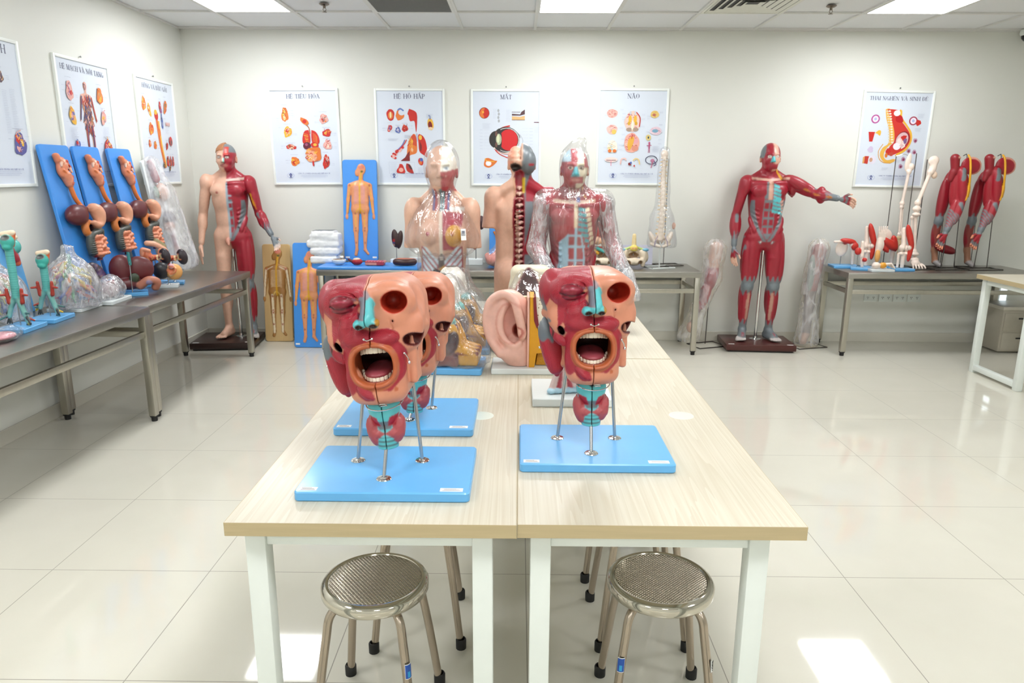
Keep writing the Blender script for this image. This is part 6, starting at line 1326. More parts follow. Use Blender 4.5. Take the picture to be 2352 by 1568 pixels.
def human(p, cx, z1, H, cols, dens=60, sd=1):
    h = H; X = lambda a: cx + a * h; Z = lambda b: z1 - b * h
    body = [(0, .0), (.035, .02), (.04, .07), (.02, .12), (.025, .145), (.11, .165), (.135, .21), (.16, .36), (.185, .50), (.17, .51), (.135, .38), (.10, .26), (.085, .38), (.10, .50), (.085, .72), (.065, .97), (.04, .985), (.035, .75), (.008, .53)]
    L = [(X(a), Z(b)) for a, b in body]; Rr = [(X(-a), Z(b)) for a, b in reversed(body)]; p.poly(L + Rr, cols[0]); r = random.Random(sd)
    for k in range(dens):
        a = r.uniform(-.09, .09); b = r.uniform(.16, .62); c = cols[1 + k % (len(cols) - 1)]; p.curve([(X(a), Z(b)), (X(a + r.uniform(-.03, .03)), Z(b + .03)), (X(a + r.uniform(-.04, .04)), Z(b + .07))], .006 * h / .5, c)
    for sx in (-1, 1):
        p.curve([(X(sx * .11), Z(.19)), (X(sx * .14), Z(.33)), (X(sx * .175), Z(.48))], .010 * h / .5, cols[1] if sx < 0 else cols[2]); p.curve([(X(sx * .05), Z(.55)), (X(sx * .06), Z(.75)), (X(sx * .05), Z(.96))], .010 * h / .5, cols[1]); p.curve([(X(sx * .065), Z(.55)), (X(sx * .075), Z(.75)), (X(sx * .06), Z(.95))], .006 * h / .5, cols[2])
    p.ell(X(0), Z(.05), .03 * h, .045 * h, cols[0]); p.curve([(X(-.025), Z(.03)), (X(0), Z(.05)), (X(-.01), Z(.10))], .006 * h / .5, cols[1])
def art_vessel(p):
    human(p, .0, .265, .50, ('d9a898', '5a4a70', 'b8453c', '8a5a58', '4a5a80', 'c08a60'), 90, 3)
    small(p, [(-.175, .19, .034, .060, (PK, R_, '5a6aa8', 'e0b0a8')), (-.175, .04, .030, .055, (Y2, '5a6aa8', R_, PK)), (.155, .19, .034, .052, (O_, Y2, 'c08a5a')), (.17, .05, .028, .045, (PK, Y2, '8a7a9a', R_)), (-.16, -.135, .024, .032, (BL, PK, R_)), (.185, -.14, .046, .048, (R_, Y2, '5a5a98', PK)), (-.12, -.235, .046, .02, (PK, '5a3a60', R_))], 61)
    p.txt(-.22, -.03, .08, 12, 'b4bacb', .007); p.txt(.15, -.01, .07, 12, 'b4bacb', .007)
def art_knee(p):
    p.curve([(-.02, .10), (.005, -.10), (.05, -.26)], .032, O_); p.curve([(.01, .08), (.025, -.10), (.06, -.25)], .020, Y2); p.curve([(-.015, .08), (.01, -.1), (.05, -.24)], .006, R_); p.ell(-.02, .125, .030, .034, R_); p.ell(-.025, .15, .022, .020, Y2); p.ell(.008, .0, .018, .03, O_)
    small(p, [(-.195, .20, .030, .05, (O_, Y2, R_, 'e8c8a0')), (-.12, .16, .022, .05, (Y2, R_, 'e0c8b0')), (-.12, .02, .036, .045, (O_, Y2, R_)), (-.165, -.09, .018, .028, (O_, 'e8d8b8', R_)), (-.085, -.10, .022, .030, (O_, R_, Y2)), (.055, .19, .018, .045, (R_, BL, PK)), (.135, .20, .022, .055, (O_, R_, '7a8060')), (.06, .085, .012, .06, (BL, 'c0c4d4', '4a4a68')), (.10, -.10, .014, .03, (R_, '5a3a30')), (.09, -.22, .018, .040, (R_, '4a3a34', O_)), (.135, -.22, .014, .040, (R_, O_, DR)), (.175, -.22, .014, .040, (R_, DR, PK)), (.02, -.25, .014, .022, ('2c2c34', Y2)), (.11, -.27, .012, .028, ('2c2c34', R_, Y2))], 71)
    p.ell(.165, -.06, .026, .036, 'c23a3a'); p.ell(.168, -.07, .012, .02, '5a5a5c')
    for k in range(3): p.ell(.115 + .025 * k, .07, .008, .016, PK)
    p.txt(-.20, -.18, .07, 9, 'b4bacb', .007); p.txt(.09, .03, .06, 6, 'b4bacb', .007)
def art_nerve(p):
    human(p, -.06, .265, .56, ('d8b09a', '5a6aa8', 'b8453c', 'e0c0a0', 'c08a60'), 60, 8); small(p, [(.11, .19, .030, .034, ('5a4a58', PK, 'd8b070')), (.20, -.165, .050, .062, ('5a5a98', R_, Y2, PK))], 81); p.txt(.11, .12, .04, 26, 'b4bacb', .009); p.txt(.17, .13, .045, 26, 'b4bacb', .009)
YP = YB - .0
poster('framed digestive poster titled HỆ TIÊU HÓA on the back wall', ('HỆ TIÊU HÓA', .0, .033), art_dig, (-1.838, YP, 1.766), 0, 0, -.5)
poster('framed respiratory poster titled HỆ HÔ HẤP on the back wall', ('HỆ HÔ HẤP', .0, .036), art_resp, (-.937, YP, 1.768), 0, 0, 0)
poster('framed eye poster titled MẮT with a big red eyeball, on the back wall', ('MẮT', .0, .034), art_eye, (-.118, YP, 1.766), 0, 0, 0)
poster('framed brain poster titled NÃO, on the back wall', ('NÃO', .0, .036), art_brain, (.958, YP, 1.776), 0, 0, .2)
poster('framed pregnancy poster titled THAI NGHÉN VÀ SINH ĐẺ on the back wall', ('THAI NGHÉN VÀ SINH ĐẺ', .0, .0295), art_preg, (3.185, YP, 1.768), 0, 0, .8)
poster('framed vessel poster titled HỆ MẠCH VÀ NỘI TẠNG on the left wall', ('HỆ MẠCH VÀ NỘI TẠNG', .0, .030), art_vessel, (XL, 4.865, 1.775), pi / 2)
poster('framed knee poster titled HÔNG VÀ ĐẦU GỐI nearest the room corner', ('HÔNG VÀ ĐẦU GỐI', .0, .031), art_knee, (XL, 5.80, 1.773), pi / 2)
poster('framed poster on the left wall, cut by the left edge of the photo', ('HỆ MẠCH', .06, .044), art_nerve, (XL, 3.962, 1.785), pi / 2)
# ================================================================ smaller models around the walls
BN, BND, RD = 'ead9cc', 'd3bda6', 'c02a1e'
def plate(parent, w, d, h, m, rad=.006, name='base_board', lab=False):
    o = MB().rbox((0, 0, h / 2), (w, d, h), rad, 4, .002).build(name, m, parent)
    if lab: MB().box((-w / 2 + .03, -d / 2 + .014, h + .0003), (.035, .012, .0006)).build('label_sticker', PAPER, o, False)
    return o
def rod(parent, p0, p1, r=.003, m=None, name='support_rod'): return MB().tube([p0, p1], r, 10).build(name, m or RODM, parent)
ZS = .70
# ---- windpipe models
def trachea(loc, top, label, rz, seed):
    t = thing('trachea_model', label, 'anatomical model', loc, rz, group='turquoise windpipe models'); plate(t, .15, .20, .022, BLUE, .006, lab=True)
    C1, C2 = '5fb5ae', '3f6a68'; v = Vol((-.10, -.07, .02), (.10, .07, top + .05), .0035); zb = .17; b = lambda z: (0, 0, z)
    v.add(cap(b(zb), b(top - .05), .0155, .017), k=.004, col=C1)
    for q in range(int((top - .05 - zb) / .011)): v.add(cap(b(zb + .011 * q), b(zb + .011 * q + .001), .0185), k=.002, col=C1)
    v.add(ell((0, -.004, top - .03), (.031, .026, .034)), k=.006, col='3aa79b'); v.add(ell((0, -.012, top - .055), (.022, .02, .018)), k=.004, col='3aa79b'); v.add(cap((-.02, .005, top + .005), (.022, .008, top + .012), .014), k=.004, col='e5cfb4'); v.add(cap((.012, .014, top - .05), (.026, .01, top + .01), .010), k=.004, col='d4622c'); v.cut(ell((0, -.026, top - .008), (.020, .018, .011)), k=.003, col='5b5f5e')
    r = random.Random(seed)
    for sx, dz in ((-1, .02), (1, -.01)):
        e = (sx * .030, -.004, zb - .075 + dz); v.add(cap(b(zb + .01), e, .014, .012), k=.006, col='6fa9a0'); e2 = (sx * .042, -.006, zb - .12 + dz); v.add(cap(e, e2, .012, .010), k=.004, col='7fb3aa')
        for q in range(5): s0 = np.array(e) * (1 - q / 5.) + np.array(e2) * q / 5.; e3 = s0 + (sx * r.uniform(.012, .04), r.uniform(-.03, .02), r.uniform(-.04, .005)); v.add(cap(s0, e3, .006, .005), k=.003, col=(C2, '23282c', 'a33a2c', 'd8b21c', C2)[q])
        v.add(cap((sx * .032, -.01, zb - .03), (sx * .036, -.012, zb + .035), .010, .008), k=.003, col='a8392c'); v.add(cap((sx * .034, -.012, zb + .01), (sx * .065, -.02, zb + .008), .006), k=.003, col='a8392c')
        for q in range(3): v.add(cap(e2, (e2[0] + .012 * (q - 1), e2[1] - .008, e2[2] - .035), .0055, .004), k=.002, col='2e3436')
    v.paint(lambda x, y, z: np.where((np.mod(z, .0115) < .0038) & (z > zb) & (z < top - .07) & (np.abs(x) < .021), -1., 1.), '43958f'); v.cut(plane((0, 0, 1), .024), k=0); v.build('windpipe', C1, t); rod(t, (0, 0, .022), (0, 0, zb), .0032)
    return t
trachea((-2.494, 3.476, ZS), .47, 'turquoise windpipe model on a blue base, nearest the left edge', radians(4), 1)
trachea((-2.497, 3.715, ZS), .35, 'turquoise windpipe model on a blue base, right beside the clear lung bag', radians(4), 2)
t = thing('base_board_blue', 'flat blue board lying on the near steel table by the left edge', 'board', (-2.62, 3.27, ZS), radians(3)); plate(t, .17, .16, .022, BLUE)
# ---- clear bags with coloured lung trees
def lung_bag(loc, sx_, label, seed, sc=1.):
    t = thing('bagged_lung_model', label, 'anatomical model', loc, 0, group='lung tree models in clear bags'); t.scale = (sc, sc, sc)
    plate(t, .22, .24, .02, WBASE); r = random.Random(seed); v = Vol((-.15, -.17, .02), (.15, .17, .36), .005)
    v.add(cap((0, 0, .34), (0, 0, .20), .014), k=.004, col='8fc4b8')
    cols = ('c03a50', '3a54a8', 'e2c026', '4fa06a', 'd87a2a', '7a4a9a', 'c8c030', 'c25a70')
    for q in range(34):
        a = r.uniform(0, 6.28); rr = r.uniform(.05, .115); z = r.uniform(.07, .27); e = (rr * cos(a), rr * 1.15 * sin(a), z); v.add(cap((rr * .3 * cos(a), rr * .3 * sin(a), z + .04), e, .007, .011), k=.004, col=cols[q % 8])
        for k in range(2): v.add(cap(e, (e[0] * 1.1 + r.uniform(-.02, .02), e[1] * 1.1 + r.uniform(-.02, .02), e[2] - r.uniform(.0, .05)), .006, .004), k=.003, col=cols[q % 8])
    v.cut(plane((0, 0, 1), .0215), k=0); v.build('lung_tree', 'b0a0b0', t); rod(t, (0, 0, .02), (0, 0, .30), .004)
    wrap(t, [ell((0, 0, .16), (.135, .15, .18)), cap((0, 0, .33), (.0, .0, .385), .028, .034), cap((0, 0, .12), (0, 0, .04), .155, .16)], (-.22, -.23, .0), (.22, .23, .46), .007, .05, .008, 45, FILMW, 'plastic_bag', seed, cuts=[plane((0, 0, 1), .0215), plane((0, 0, -1), -.41)], fold=.004, foldf=11)
lung_bag((-2.565, 4.04, ZS), 1, 'large clear bag with a coloured lung tree model, in front of the digestive boards', 51, .90)
lung_bag((-2.70, 3.63, ZS), 1, 'clear bag with a coloured lung tree model, behind the windpipe models', 52, .88)
lung_bag((-2.70, 3.35, ZS), 1, 'clear bag with a coloured lung tree model, cut by the left edge of the photo', 53, .85)
# ---- blue board with a larynx, leaning at the wall
t = thing('larynx_board', 'blue board with a turquoise and red larynx, leaning on the left wall', 'anatomical model', (-2.755, 3.865, ZS), (radians(-8), 0, pi / 2)); plate(t, .20, .022, .42, BLUE)
v = Vol((-.06, -.09, .25), (.10, -.005, .44), .004); v.add(ell((.03, -.045, .37), (.035, .03, .04)), k=.006, col='4fb0a8'); v.add(cap((-.02, -.04, .40), (.02, -.04, .30), .022, .018), k=.006, col='a02a38'); v.add(cap((-.01, -.045, .415), (.06, -.04, .418), .014), k=.004, col='e2d2b8'); v.add(cap((.02, -.04, .32), (.03, -.035, .28), .018), k=.006, col='d86a4c'); v.build('larynx_relief', '4fb0a8', t)
# ---- wrapped heart on a white slab, pink bag
t = thing('bagged_heart_model', 'small red and white heart model in clear film on a long white base', 'anatomical model', (-2.50, 4.275, ZS), radians(3)); plate(t, .16, .25, .022, WBASE)
v = Vol((-.08, -.10, .02), (.08, .12, .16), .0045); v.add(ell((0, .02, .075), (.05, .06, .05)), k=.01, col='b8a0a4'); v.add(cap((-.02, .03, .08), (.03, .0, .12), .022, .016), k=.01, col='a03a44'); v.add(cap((.02, .03, .08), (-.02, .01, .13), .014), k=.006, col='5a5a9a'); v.cut(plane((0, 0, 1), .023), k=0); v.build('heart', 'b08088', t)
wrap(t, [ell((0, .02, .07), (.08, .10, .08)), cap((0, .06, .10), (.0, .12, .06), .05), cap((.0, -.06, .045), (.0, -.10, .035), .05, .03)], (-.12, -.17, .0), (.12, .2, .19), .006, .04, .010, 60, FILMW, 'plastic_bag', 55, cuts=[plane((0, 0, 1), .0235)])
t = thing('pink_organ_bag', 'clear bag with a flat pink organ at the left edge of the photo', 'bag', (-2.43, 3.24, ZS), radians(10))
v = Vol((-.09, -.12, .0), (.09, .12, .08), .005); v.add(ell((0, 0, .02), (.06, .08, .018)), k=0, col='d98a94'); v.cut(plane((0, 0, 1), .003), k=0); v.build('organ', 'd98a94', t)
wrap(t, [ell((0, 0, .025), (.085, .12, .03)), cap((0, .08, .02), (.03, .17, .012), .04, .012)], (-.12, -.16, -.02), (.12, .22, .09), .006, .03, .008, 60, FILM, 'plastic_bag', 56, cuts=[plane((0, 0, 1), .002)])
# ---- digestive system boards
def digestive_relief(t, wrapd=False):
    v = Vol((-.13, -.125, .06), (.18, -.008, .90), .0045); OR = 'd87848'
    S = lambda u, w: (u, -.03, w)
    v.add(ell((.0, -.026, .745), (.036, .024, .075), Ry(14)), k=.01, col='d8805c'); v.add(cap((-.03, -.03, .825), (-.02, -.03, .79), .018, .02), k=.01, col='d8805c'); v.add(cap((.01, -.028, .69), (.025, -.028, .625), .030, .022), k=.012, col='dc8c6c')
    r = random.Random(5)
    for q in range(14): x, z = r.uniform(-.03, .035), .645 + .16 * r.random(); x += (.76 - z) * .18; v.add(cap((x, -.045, z), (x + r.uniform(-.015, .02), -.047, z - .025), .0075, .005), k=.004, col=('e3a284', 'b53a34', 'd0703c', 'eac0a8')[q % 4])
    for q in range(8): v.add(ell((.042 + .003 * q * .6, -.03, .76 - .018 * q), (.008, .012, .007)), k=.003, col='dd7c48')
    v.add(spl([(.030, -.026, .64), (.030, -.028, .57), (.042, -.03, .51), (.062, -.04, .455)], .0125), k=.004, col='d2702e')
    v.add(ell((-.015, -.045, .405), (.085, .042, .075), Ry(-12)), k=.01, col='5c2226'); v.add(ell((.035, -.04, .44), (.05, .03, .03)), k=.01, col='5c2226')
    v.add(spl([(.088, -.075, .46), (.118, -.08, .41), (.120, -.08, .345), (.095, -.08, .315), (.060, -.078, .34)], [.016, .024, .032, .037, .038, .038, .038, .036, .034, .032, .03, .028, .026, .025, .024, .022, .02, .02, .018, .018, .016]), k=.012, col='dfa183')
    v.add(spl([(.05, -.05, .35), (.02, -.05, .32), (.022, -.05, .27), (.05, -.05, .255)], .020), k=.006, col='c4702e'); v.add(ell((.105, -.045, .30), (.03, .03, .04)), k=.006, col='3a1c1e')
    v.add(spl([(.03, -.045, .12), (.022, -.05, .19), (.035, -.06, .25), (.075, -.07, .265), (.115, -.068, .275), (.128, -.055, .24)], .021), k=.004, col='4c514c')
    for q in range(9): v.add(ell((.020 + .001 * q, -.06, .12 + .015 * q), (.020, .018, .006)), k=.003, col='4c514c')
    rr = random.Random(9)
    for q in range(20):
        x, z = .055 + .022 * (q % 4), .225 - .027 * (q // 4); v.add(path([(x - .014, -.058, z - .004), (x, -.078, z + .010 * rr.choice((-1, 1))), (x + .014, -.058, z + .003)], .0135), k=.003, col='dd9070')
    v.add(ell((.045, -.05, .115), (.022, .022, .03)), k=.006, col='8a1f26'); v.add(cap((.095, -.045, .10), (.085, -.04, .065), .014), k=.006, col='7a2026'); v.add(ell((.075, -.06, .10), (.026, .02, .022)), k=.004, col='dd9070')
    v.cut(plane((0, -1, 0), .0105), k=0); o = v.build('digestive_relief', 'd8805c', t); o.scale = (1.12, 1.15, .85); o.location = (-.012, -.0005, .166); return o
def lean_board(name, label, cat, loc, rot, w, h, m, group=None, lab=True):
    t = thing(name, label, cat, loc, rot, group); o = MB().rbox((0, 0, 0), (w, h, .022), .022, 6, .003).build('board', m, t); o.data.transform(Matrix.Rotation(pi / 2, 4, 'X')); o.location = (0, 0, h / 2)
    if lab:
        for sx in (-1, 1): MB().box((sx * (w / 2 - .03), -.0113, .03), (.036, .0006, .014)).build('label_sticker', PAPER, t, False)
    return t
DR_ = None; lean = -radians(8.6)
for y, lab in ((4.41, 'tall blue digestive system board leaning on the left wall, leftmost of three'), (4.735, 'tall blue digestive system board leaning on the left wall, middle of three'), (5.125, 'tall blue digestive system board leaning on the left wall, nearest the room corner')):
    t = lean_board('digestive_system_board', lab, 'anatomical model', (-2.668, y, ZS + .003), (lean, 0, pi / 2), .285, .935, BLUED, 'digestive system boards')
    if DR_ is None: DR_ = digestive_relief(t)
    else: link(DR_.copy(), t).parent = t
# wrapped board in the corner
t = lean_board('wrapped_organ_board', 'white board with organs under cloudy film, leaning beside the digestive boards', 'anatomical model', (-2.655, 5.48, ZS + .003), (lean, 0, pi / 2), .22, .86, WBASE, lab=False)
v = Vol((-.10, -.10, .1), (.12, -.005, .88), .006)
for p, c in ((cap((-.03, -.03, .84), (.0, -.03, .72), .022, .028), 'b86a72'), (ell((.02, -.04, .62), (.05, .04, .07)), 'd8a890'), (ell((-.05, -.03, .62), (.02, .02, .05)), '7a9a78'), (ell((.03, -.04, .42), (.06, .04, .06)), '6a6a78'), (ell((.0, -.04, .36), (.04, .04, .04)), 'c89888'), (cap((.04, -.03, .30), (.05, -.03, .20), .014), 'a05a68'), (ell((.05, -.03, .17), (.03, .03, .04)), 'b88878')): v.add(p, k=.01, col=c)
v.cut(plane((0, -1, 0), .0105), k=0); v.build('organ_relief', 'c8a8a0', t)
wrap(t, [cap((-.02, -.02, .82), (.0, -.03, .60), .07, .10), cap((.0, -.03, .60), (.02, -.03, .10), .11, .15)], (-.2, -.2, -.0), (.22, .14, .94), .009, .05, .010, 40, film('cloudy_film', .34, .07, 16., 'fcfdfe', (1, 1, .3), .006, .2), 'plastic_bag', 61, cuts=[plane((0, -1, 0), -.016), plane((0, 0, 1), .03)])
# ---- spleen slice, liver, kidneys on the far steel table
t = thing('purple_spleen_model', 'dark purple speckled oval organ leaning between the blue digestive boards', 'anatomical model', (-2.60, 4.375, ZS), (radians(-10), 0, radians(62))); plate(t, .14, .10, .02, BLUE)
v = Vol((-.10, -.05, .02), (.10, .05, .26), .004); v.add(ell((0, 0, .130), (.062, .028, .105), Ry(-16)), k=0, col='2c1a2a'); v.disp(lambda x, y, z: .0035 * wav(x, y, z, 190, 4)); v.paint(lambda x, y, z: np.where((y < -.012) & (wav(x, y, z, 160, 8) > .1), -1., 1.), '4a3560'); v.paint(lambda x, y, z: np.where((y < -.012) & (wav(x, y, z, 190, 3) > .35), -1., 1.), '6a4048'); v.build('organ', '2c1a2a', t)
t = thing('liver_model', 'dark red liver model on a steel rod and blue base', 'anatomical model', (-2.49, 4.53, ZS), radians(28)); plate(t, .18, .13, .022, BLUE, lab=False)
v = Vol((-.15, -.09, .02), (.17, .10, .28), .0045); LV = '5f2226'
v.add(ell((-.045, .02, .165), (.075, .045, .095)), k=.01, col=LV); v.add(ell((.055, .015, .165), (.085, .04, .080), Ry(20)), k=.006, col=LV); v.add(ell((-.02, .0, .075), (.085, .05, .040)), k=.008, col=LV); v.cut(cap((-.005, -.05, .27), (.01, -.05, .10), .010), k=.006); v.add(ell((.02, -.035, .115), (.03, .015, .03)), k=.006, col='2e3a28'); v.add(spl([(.05, -.03, .06), (.10, -.04, .095), (.145, -.03, .08), (.135, -.02, .045)], .026), k=.006, col='b0705a'); v.add(ell((.10, -.05, .085), (.025, .02, .02)), k=.004, col='8a7a9a'); v.add(cap((.0, -.035, .275), (.005, -.04, .20), .010), k=.004, col='2c7c7c')
v.cut(plane((0, 0, 1), .024), k=0); v.build('liver', LV, t); rod(t, (.0, -.045, .022), (.003, -.045, .22), .0036)
def kidney_stand(loc, rz, label, zc, big, wm, vessels=True, group='kidney models on stands'):
    t = thing('kidney_model', label, 'anatomical model', loc, rz, group=group); plate(t, .13, .10, .02, wm); v = Vol((-.12, -.06, .02), (.12, .06, zc + .12), .004)
    if big:
        v.add(ell((-.035, 0, zc), (.055, .04, .058)), k=.004, col='1c1a20'); v.add(ell((.045, -.008, zc - .01), (.052, .03, .056)), k=.004, col='e0a35c'); v.cut(ell((.03, -.04, zc + .005), (.028, .016, .026)), k=.006, col='d87a50'); v.add(ell((.03, -.03, zc + .03), (.018, .015, .02)), k=.004, col='d8a8b0'); v.add(spl([(.02, -.034, zc - .03), (.05, -.04, zc - .01), (.055, -.038, zc + .02)], .008), k=.003, col='f0c890')
    else:
        v.add(ell((.065, 0, zc), (.036, .030, .056), Ry(-10)), k=.006, col='241820'); v.cut(ell((.030, -.005, zc + .0), (.012, .04, .02)), k=.006, col='e6d0a0'); v.add(cap((.035, 0, zc - .005), (-.03, 0, zc - .01), .016, .024), k=.008, col='c0603c'); v.add(ell((-.045, .0, zc + .005), (.032, .028, .036)), k=.008, col='c8683f'); v.add(spl([(-.03, -.01, zc + .04), (-.07, -.01, zc + .05), (-.075, -.01, zc + .01)], .014), k=.006, col='dc9474'); v.add(cap((-.03, 0, zc - .02), (-.02, 0, zc - .075), .012, .008), k=.006, col='b85038')
        r = random.Random(7)
        for q in range(8): v.add(cap((-.06 + .015 * q, -.022, zc + r.uniform(-.02, .02)), (-.05 + .015 * q, -.024, zc + r.uniform(-.03, .03)), .005), k=.003, col=('a83a2c', 'd88a5c')[q % 2])
    v.build('kidney', '241820', t); rod(t, (.0, 0, .02), (.0, 0, zc - .03), .0034); MB().lathe([(0, 0), (.014, 0), (.013, .003), (0, .004)], 16, (0, 0, .02)).build('rod_flange', CHROME, t); return t
kidney_stand((-2.415, 4.86, ZS), radians(20), 'half black and half orange organ model on a white base', .115, True, WBASE)
kidney_stand((-2.44, 5.00, ZS), radians(20), 'dark kidney with orange vessels on a blue base, right of the black and orange organ', .19, False, BLUE)
kidney_stand((-2.515, 4.905, ZS), radians(20), 'dark kidney with orange vessels on a blue base, behind the liver model', .205, False, BLUE)
t = thing('hand_bone_piece', 'pale curved organ piece standing before the third digestive board', 'anatomical model', (-2.555, 5.03, ZS), radians(30)); plate(t, .10, .09, .018, BLUE)
v = Vol((-.09, -.04, .018), (.09, .05, .33), .0045); v.add(spl([(-.06, 0, .285), (-.01, 0, .275), (.045, 0, .235), (.055, 0, .20)], .020), k=.006, col='dfa98c'); v.add(cap((.03, 0, .22), (.0, 0, .06), .010), k=.01, col='c07a5c'); v.add(cap((.0, .01, .30), (.045, .01, .26), .018), k=.006, col='8a8058'); v.build('organ', 'dfa98c', t); rod(t, (0, 0, .018), (.0, 0, .08))
# ---- nervous system boards
def nerve_figure(t, skin, bone, h=.80):
    v = Vol((-.135, -.075, -.02), (.135, -.006, h + .02), .0042); s = h / .80; sk = skin; Q = lambda x, z, y=-.014: (x * s, y, z * s)
    v.add(ell(Q(.015, .735), (.038 * s, .022, .048 * s)), k=.01, col=sk); v.add(ell(Q(-.022, .705), (.018 * s, .016, .03 * s)), k=.012, col=sk); v.add(cap(Q(.012, .69), Q(.008, .63), .019 * s), k=.01, col=sk)
    v.both(cap(Q(.02, .622), Q(.082, .600), .020 * s), k=.012, col=sk); v.both(cap(Q(.03, .58), Q(.03, .47), .045 * s), k=.02, col=sk); v.both(cap(Q(.025, .47), Q(.035, .40), .040 * s, .045 * s), k=.02, col=sk)
    v.both(cap(Q(.088, .595), Q(.102, .48), .018 * s, .016 * s), cap(Q(.102, .48), Q(.112, .37), .016 * s, .011 * s), ell(Q(.116, .335), (.013 * s, .010, .026 * s)), k=.01, col=sk)
    v.both(cap(Q(.038, .40), Q(.040, .22), .033 * s, .023 * s), cap(Q(.040, .22), Q(.036, .05), .022 * s, .012 * s), k=.012, col=sk)
    v.add(cap(Q(-.036, .05), Q(-.045, .008), .014 * s), cap(Q(.036, .05), Q(.062, .015), .014 * s, .011 * s), k=.01, col=sk); v.isect(plane((0, 1, 0), -.0105))
    P = lambda p, c: v.paint(lambda x, y, z: p[0](x, y * 0 - .014, z), c)
    P(path([Q(.02, .72), Q(.012, .68), Q(.002, .60), Q(.002, .36)], .0085 * s), 'dba526'); P(ell(Q(.022, .715), (.012, .03, .009)), '5a5a30'); P(ell(Q(.018, .752), (.026 * s, .03, .020 * s)), 'cf7a62')
    for q in range(12):
        z = .585 - .0125 * q
        for sx in (-1, 1): P(path([Q(sx * .008, z), Q(sx * .028, z + .003), Q(sx * .046, z - .006)], .0022 * s), 'c98fa0' if not bone else 'e3c9a0')
    for sx in (-1, 1):
        P(path([Q(sx * .03, .62), Q(sx * .085, .59), Q(sx * .10, .48), Q(sx * .11, .37)], .0035 * s), 'e0a838' if not bone else 'e6d5b4'); P(path([Q(sx * .01, .40), Q(sx * .038, .36), Q(sx * .038, .22)], .005 * s), 'e0a838' if not bone else 'd9b65c')
        if bone: P(path([Q(sx * .04, .37), Q(sx * .040, .22), Q(sx * .036, .04)], .010 * s), 'ead9b8'); P(path([Q(sx * .092, .59), Q(sx * .104, .48), Q(sx * .114, .36)], .007 * s), 'ead9b8')
        for zz in (.215, .235, .11, .36): P(ell(Q(sx * .039, zz), (.008 * s, .03, .009 * s)), 'b06a50'); 
        P(ell(Q(sx * .085, .60), (.010 * s, .03, .010 * s)), 'b86a4a')
    o = v.build('nerve_figure', sk, t, loc=(0, -.0045, .045)); o.scale = (1, .6, 1); return o
WB = mat('wood_backing_board', 'cfae78', .45, 0, .10, 20, stretch=(6, 1, .3))
t = lean_board('nervous_system_board', 'wooden board with a brown nervous system figure, leaning on the back wall', 'anatomical model', (-2.135, 6.20, .002), (-radians(5.5), 0, 0), .245, .86, WB, lab=False, group='nervous system boards'); nerve_figure(t, 'a8763c', True)
t = lean_board('nervous_system_board', 'blue board with an orange nervous system figure, standing on the floor', 'anatomical model', (-1.797, 5.98, .002), (-radians(8), 0, 0), .27, .895, BLUED, 'nervous system boards'); NF = nerve_figure(t, 'dd9468', False)
t = lean_board('nervous_system_board', 'blue board with an orange nervous system figure, standing on the back steel table', 'anatomical model', (-1.375, 6.225, ZS + .024), (-radians(6), 0, 0), .295, .86, BLUED, 'nervous system boards'); link(NF.copy(), t).parent = t
# ---- left half of the back steel table
t = thing('flat_blue_board', 'long flat blue board lying along the front of the back steel table', 'board', (-1.235, 5.97, ZS)); MB().rbox((0, 0, .011), (.83, .34, .022), .008, 4, .003).build('board', BLUED, t)
t = thing('folded_plastic_bag', 'stack of folded white plastic bags behind the blue nervous system board', 'bag', (-1.665, 6.14, ZS))
v = Vol((-.20, -.13, .0), (.20, .13, .29), .006)
for q, (w, z) in enumerate(((.12, .05), (.125, .12), (.14, .185), (.125, .235), (.10, .262))): v.add(sbox((.0 + .01 * (q % 2), 0, z), (w, .09, .034), .025), k=.012)
v.disp(lambda x, y, z: .004 * wav(x, y, z, 70, 5) + .002 * np.abs(wav(x, y, z, 160, 6))); v.cut(plane((0, 0, 1), .001), k=0); v.build('bag_stack', 'eceeee', t)
zb = ZS + .022
t = thing('eye_half_model', 'small white half-shell bowl with a yellow knob on the blue board', 'anatomical model', (-1.50, 5.93, zb)); v = Vol((-.08, -.06, -.0), (.08, .06, .10), .003)
v.add(ell((0, 0, .045), (.060, .045, .042)), k=0, col='ebe8e0'); v.cut(ell((0, 0, .062), (.052, .038, .034)), k=.002, col='6a4a2c'); v.isect(plane((0, 0, 1), .05)); v.add(ell((.03, 0, .066), (.022, .018, .012)), k=.003, col='e2ac2c'); v.add(cap((.03, 0, .06), (.028, 0, .035), .006), k=.004, col='e2ac2c'); v.cut(plane((0, 0, 1), .0025), k=0); v.build('shell', 'ebe8e0', t)
t = thing('red_heart_piece', 'small dark red organ with a pale top on the blue board', 'anatomical model', (-1.36, 5.93, zb)); v = Vol((-.09, -.05, 0), (.07, .05, .08), .003); v.add(ell((.015, 0, .03), (.042, .03, .027)), k=.006, col='a81c20'); v.add(cap((-.01, 0, .02), (-.06, 0, .05), .016, .008), k=.008, col='5a141a'); v.add(ell((.01, .0, .050), (.030, .022, .012)), k=.004, col='e0c8b0'); v.cut(plane((0, 0, 1), .003), k=0); v.build('organ', 'a81c20', t)
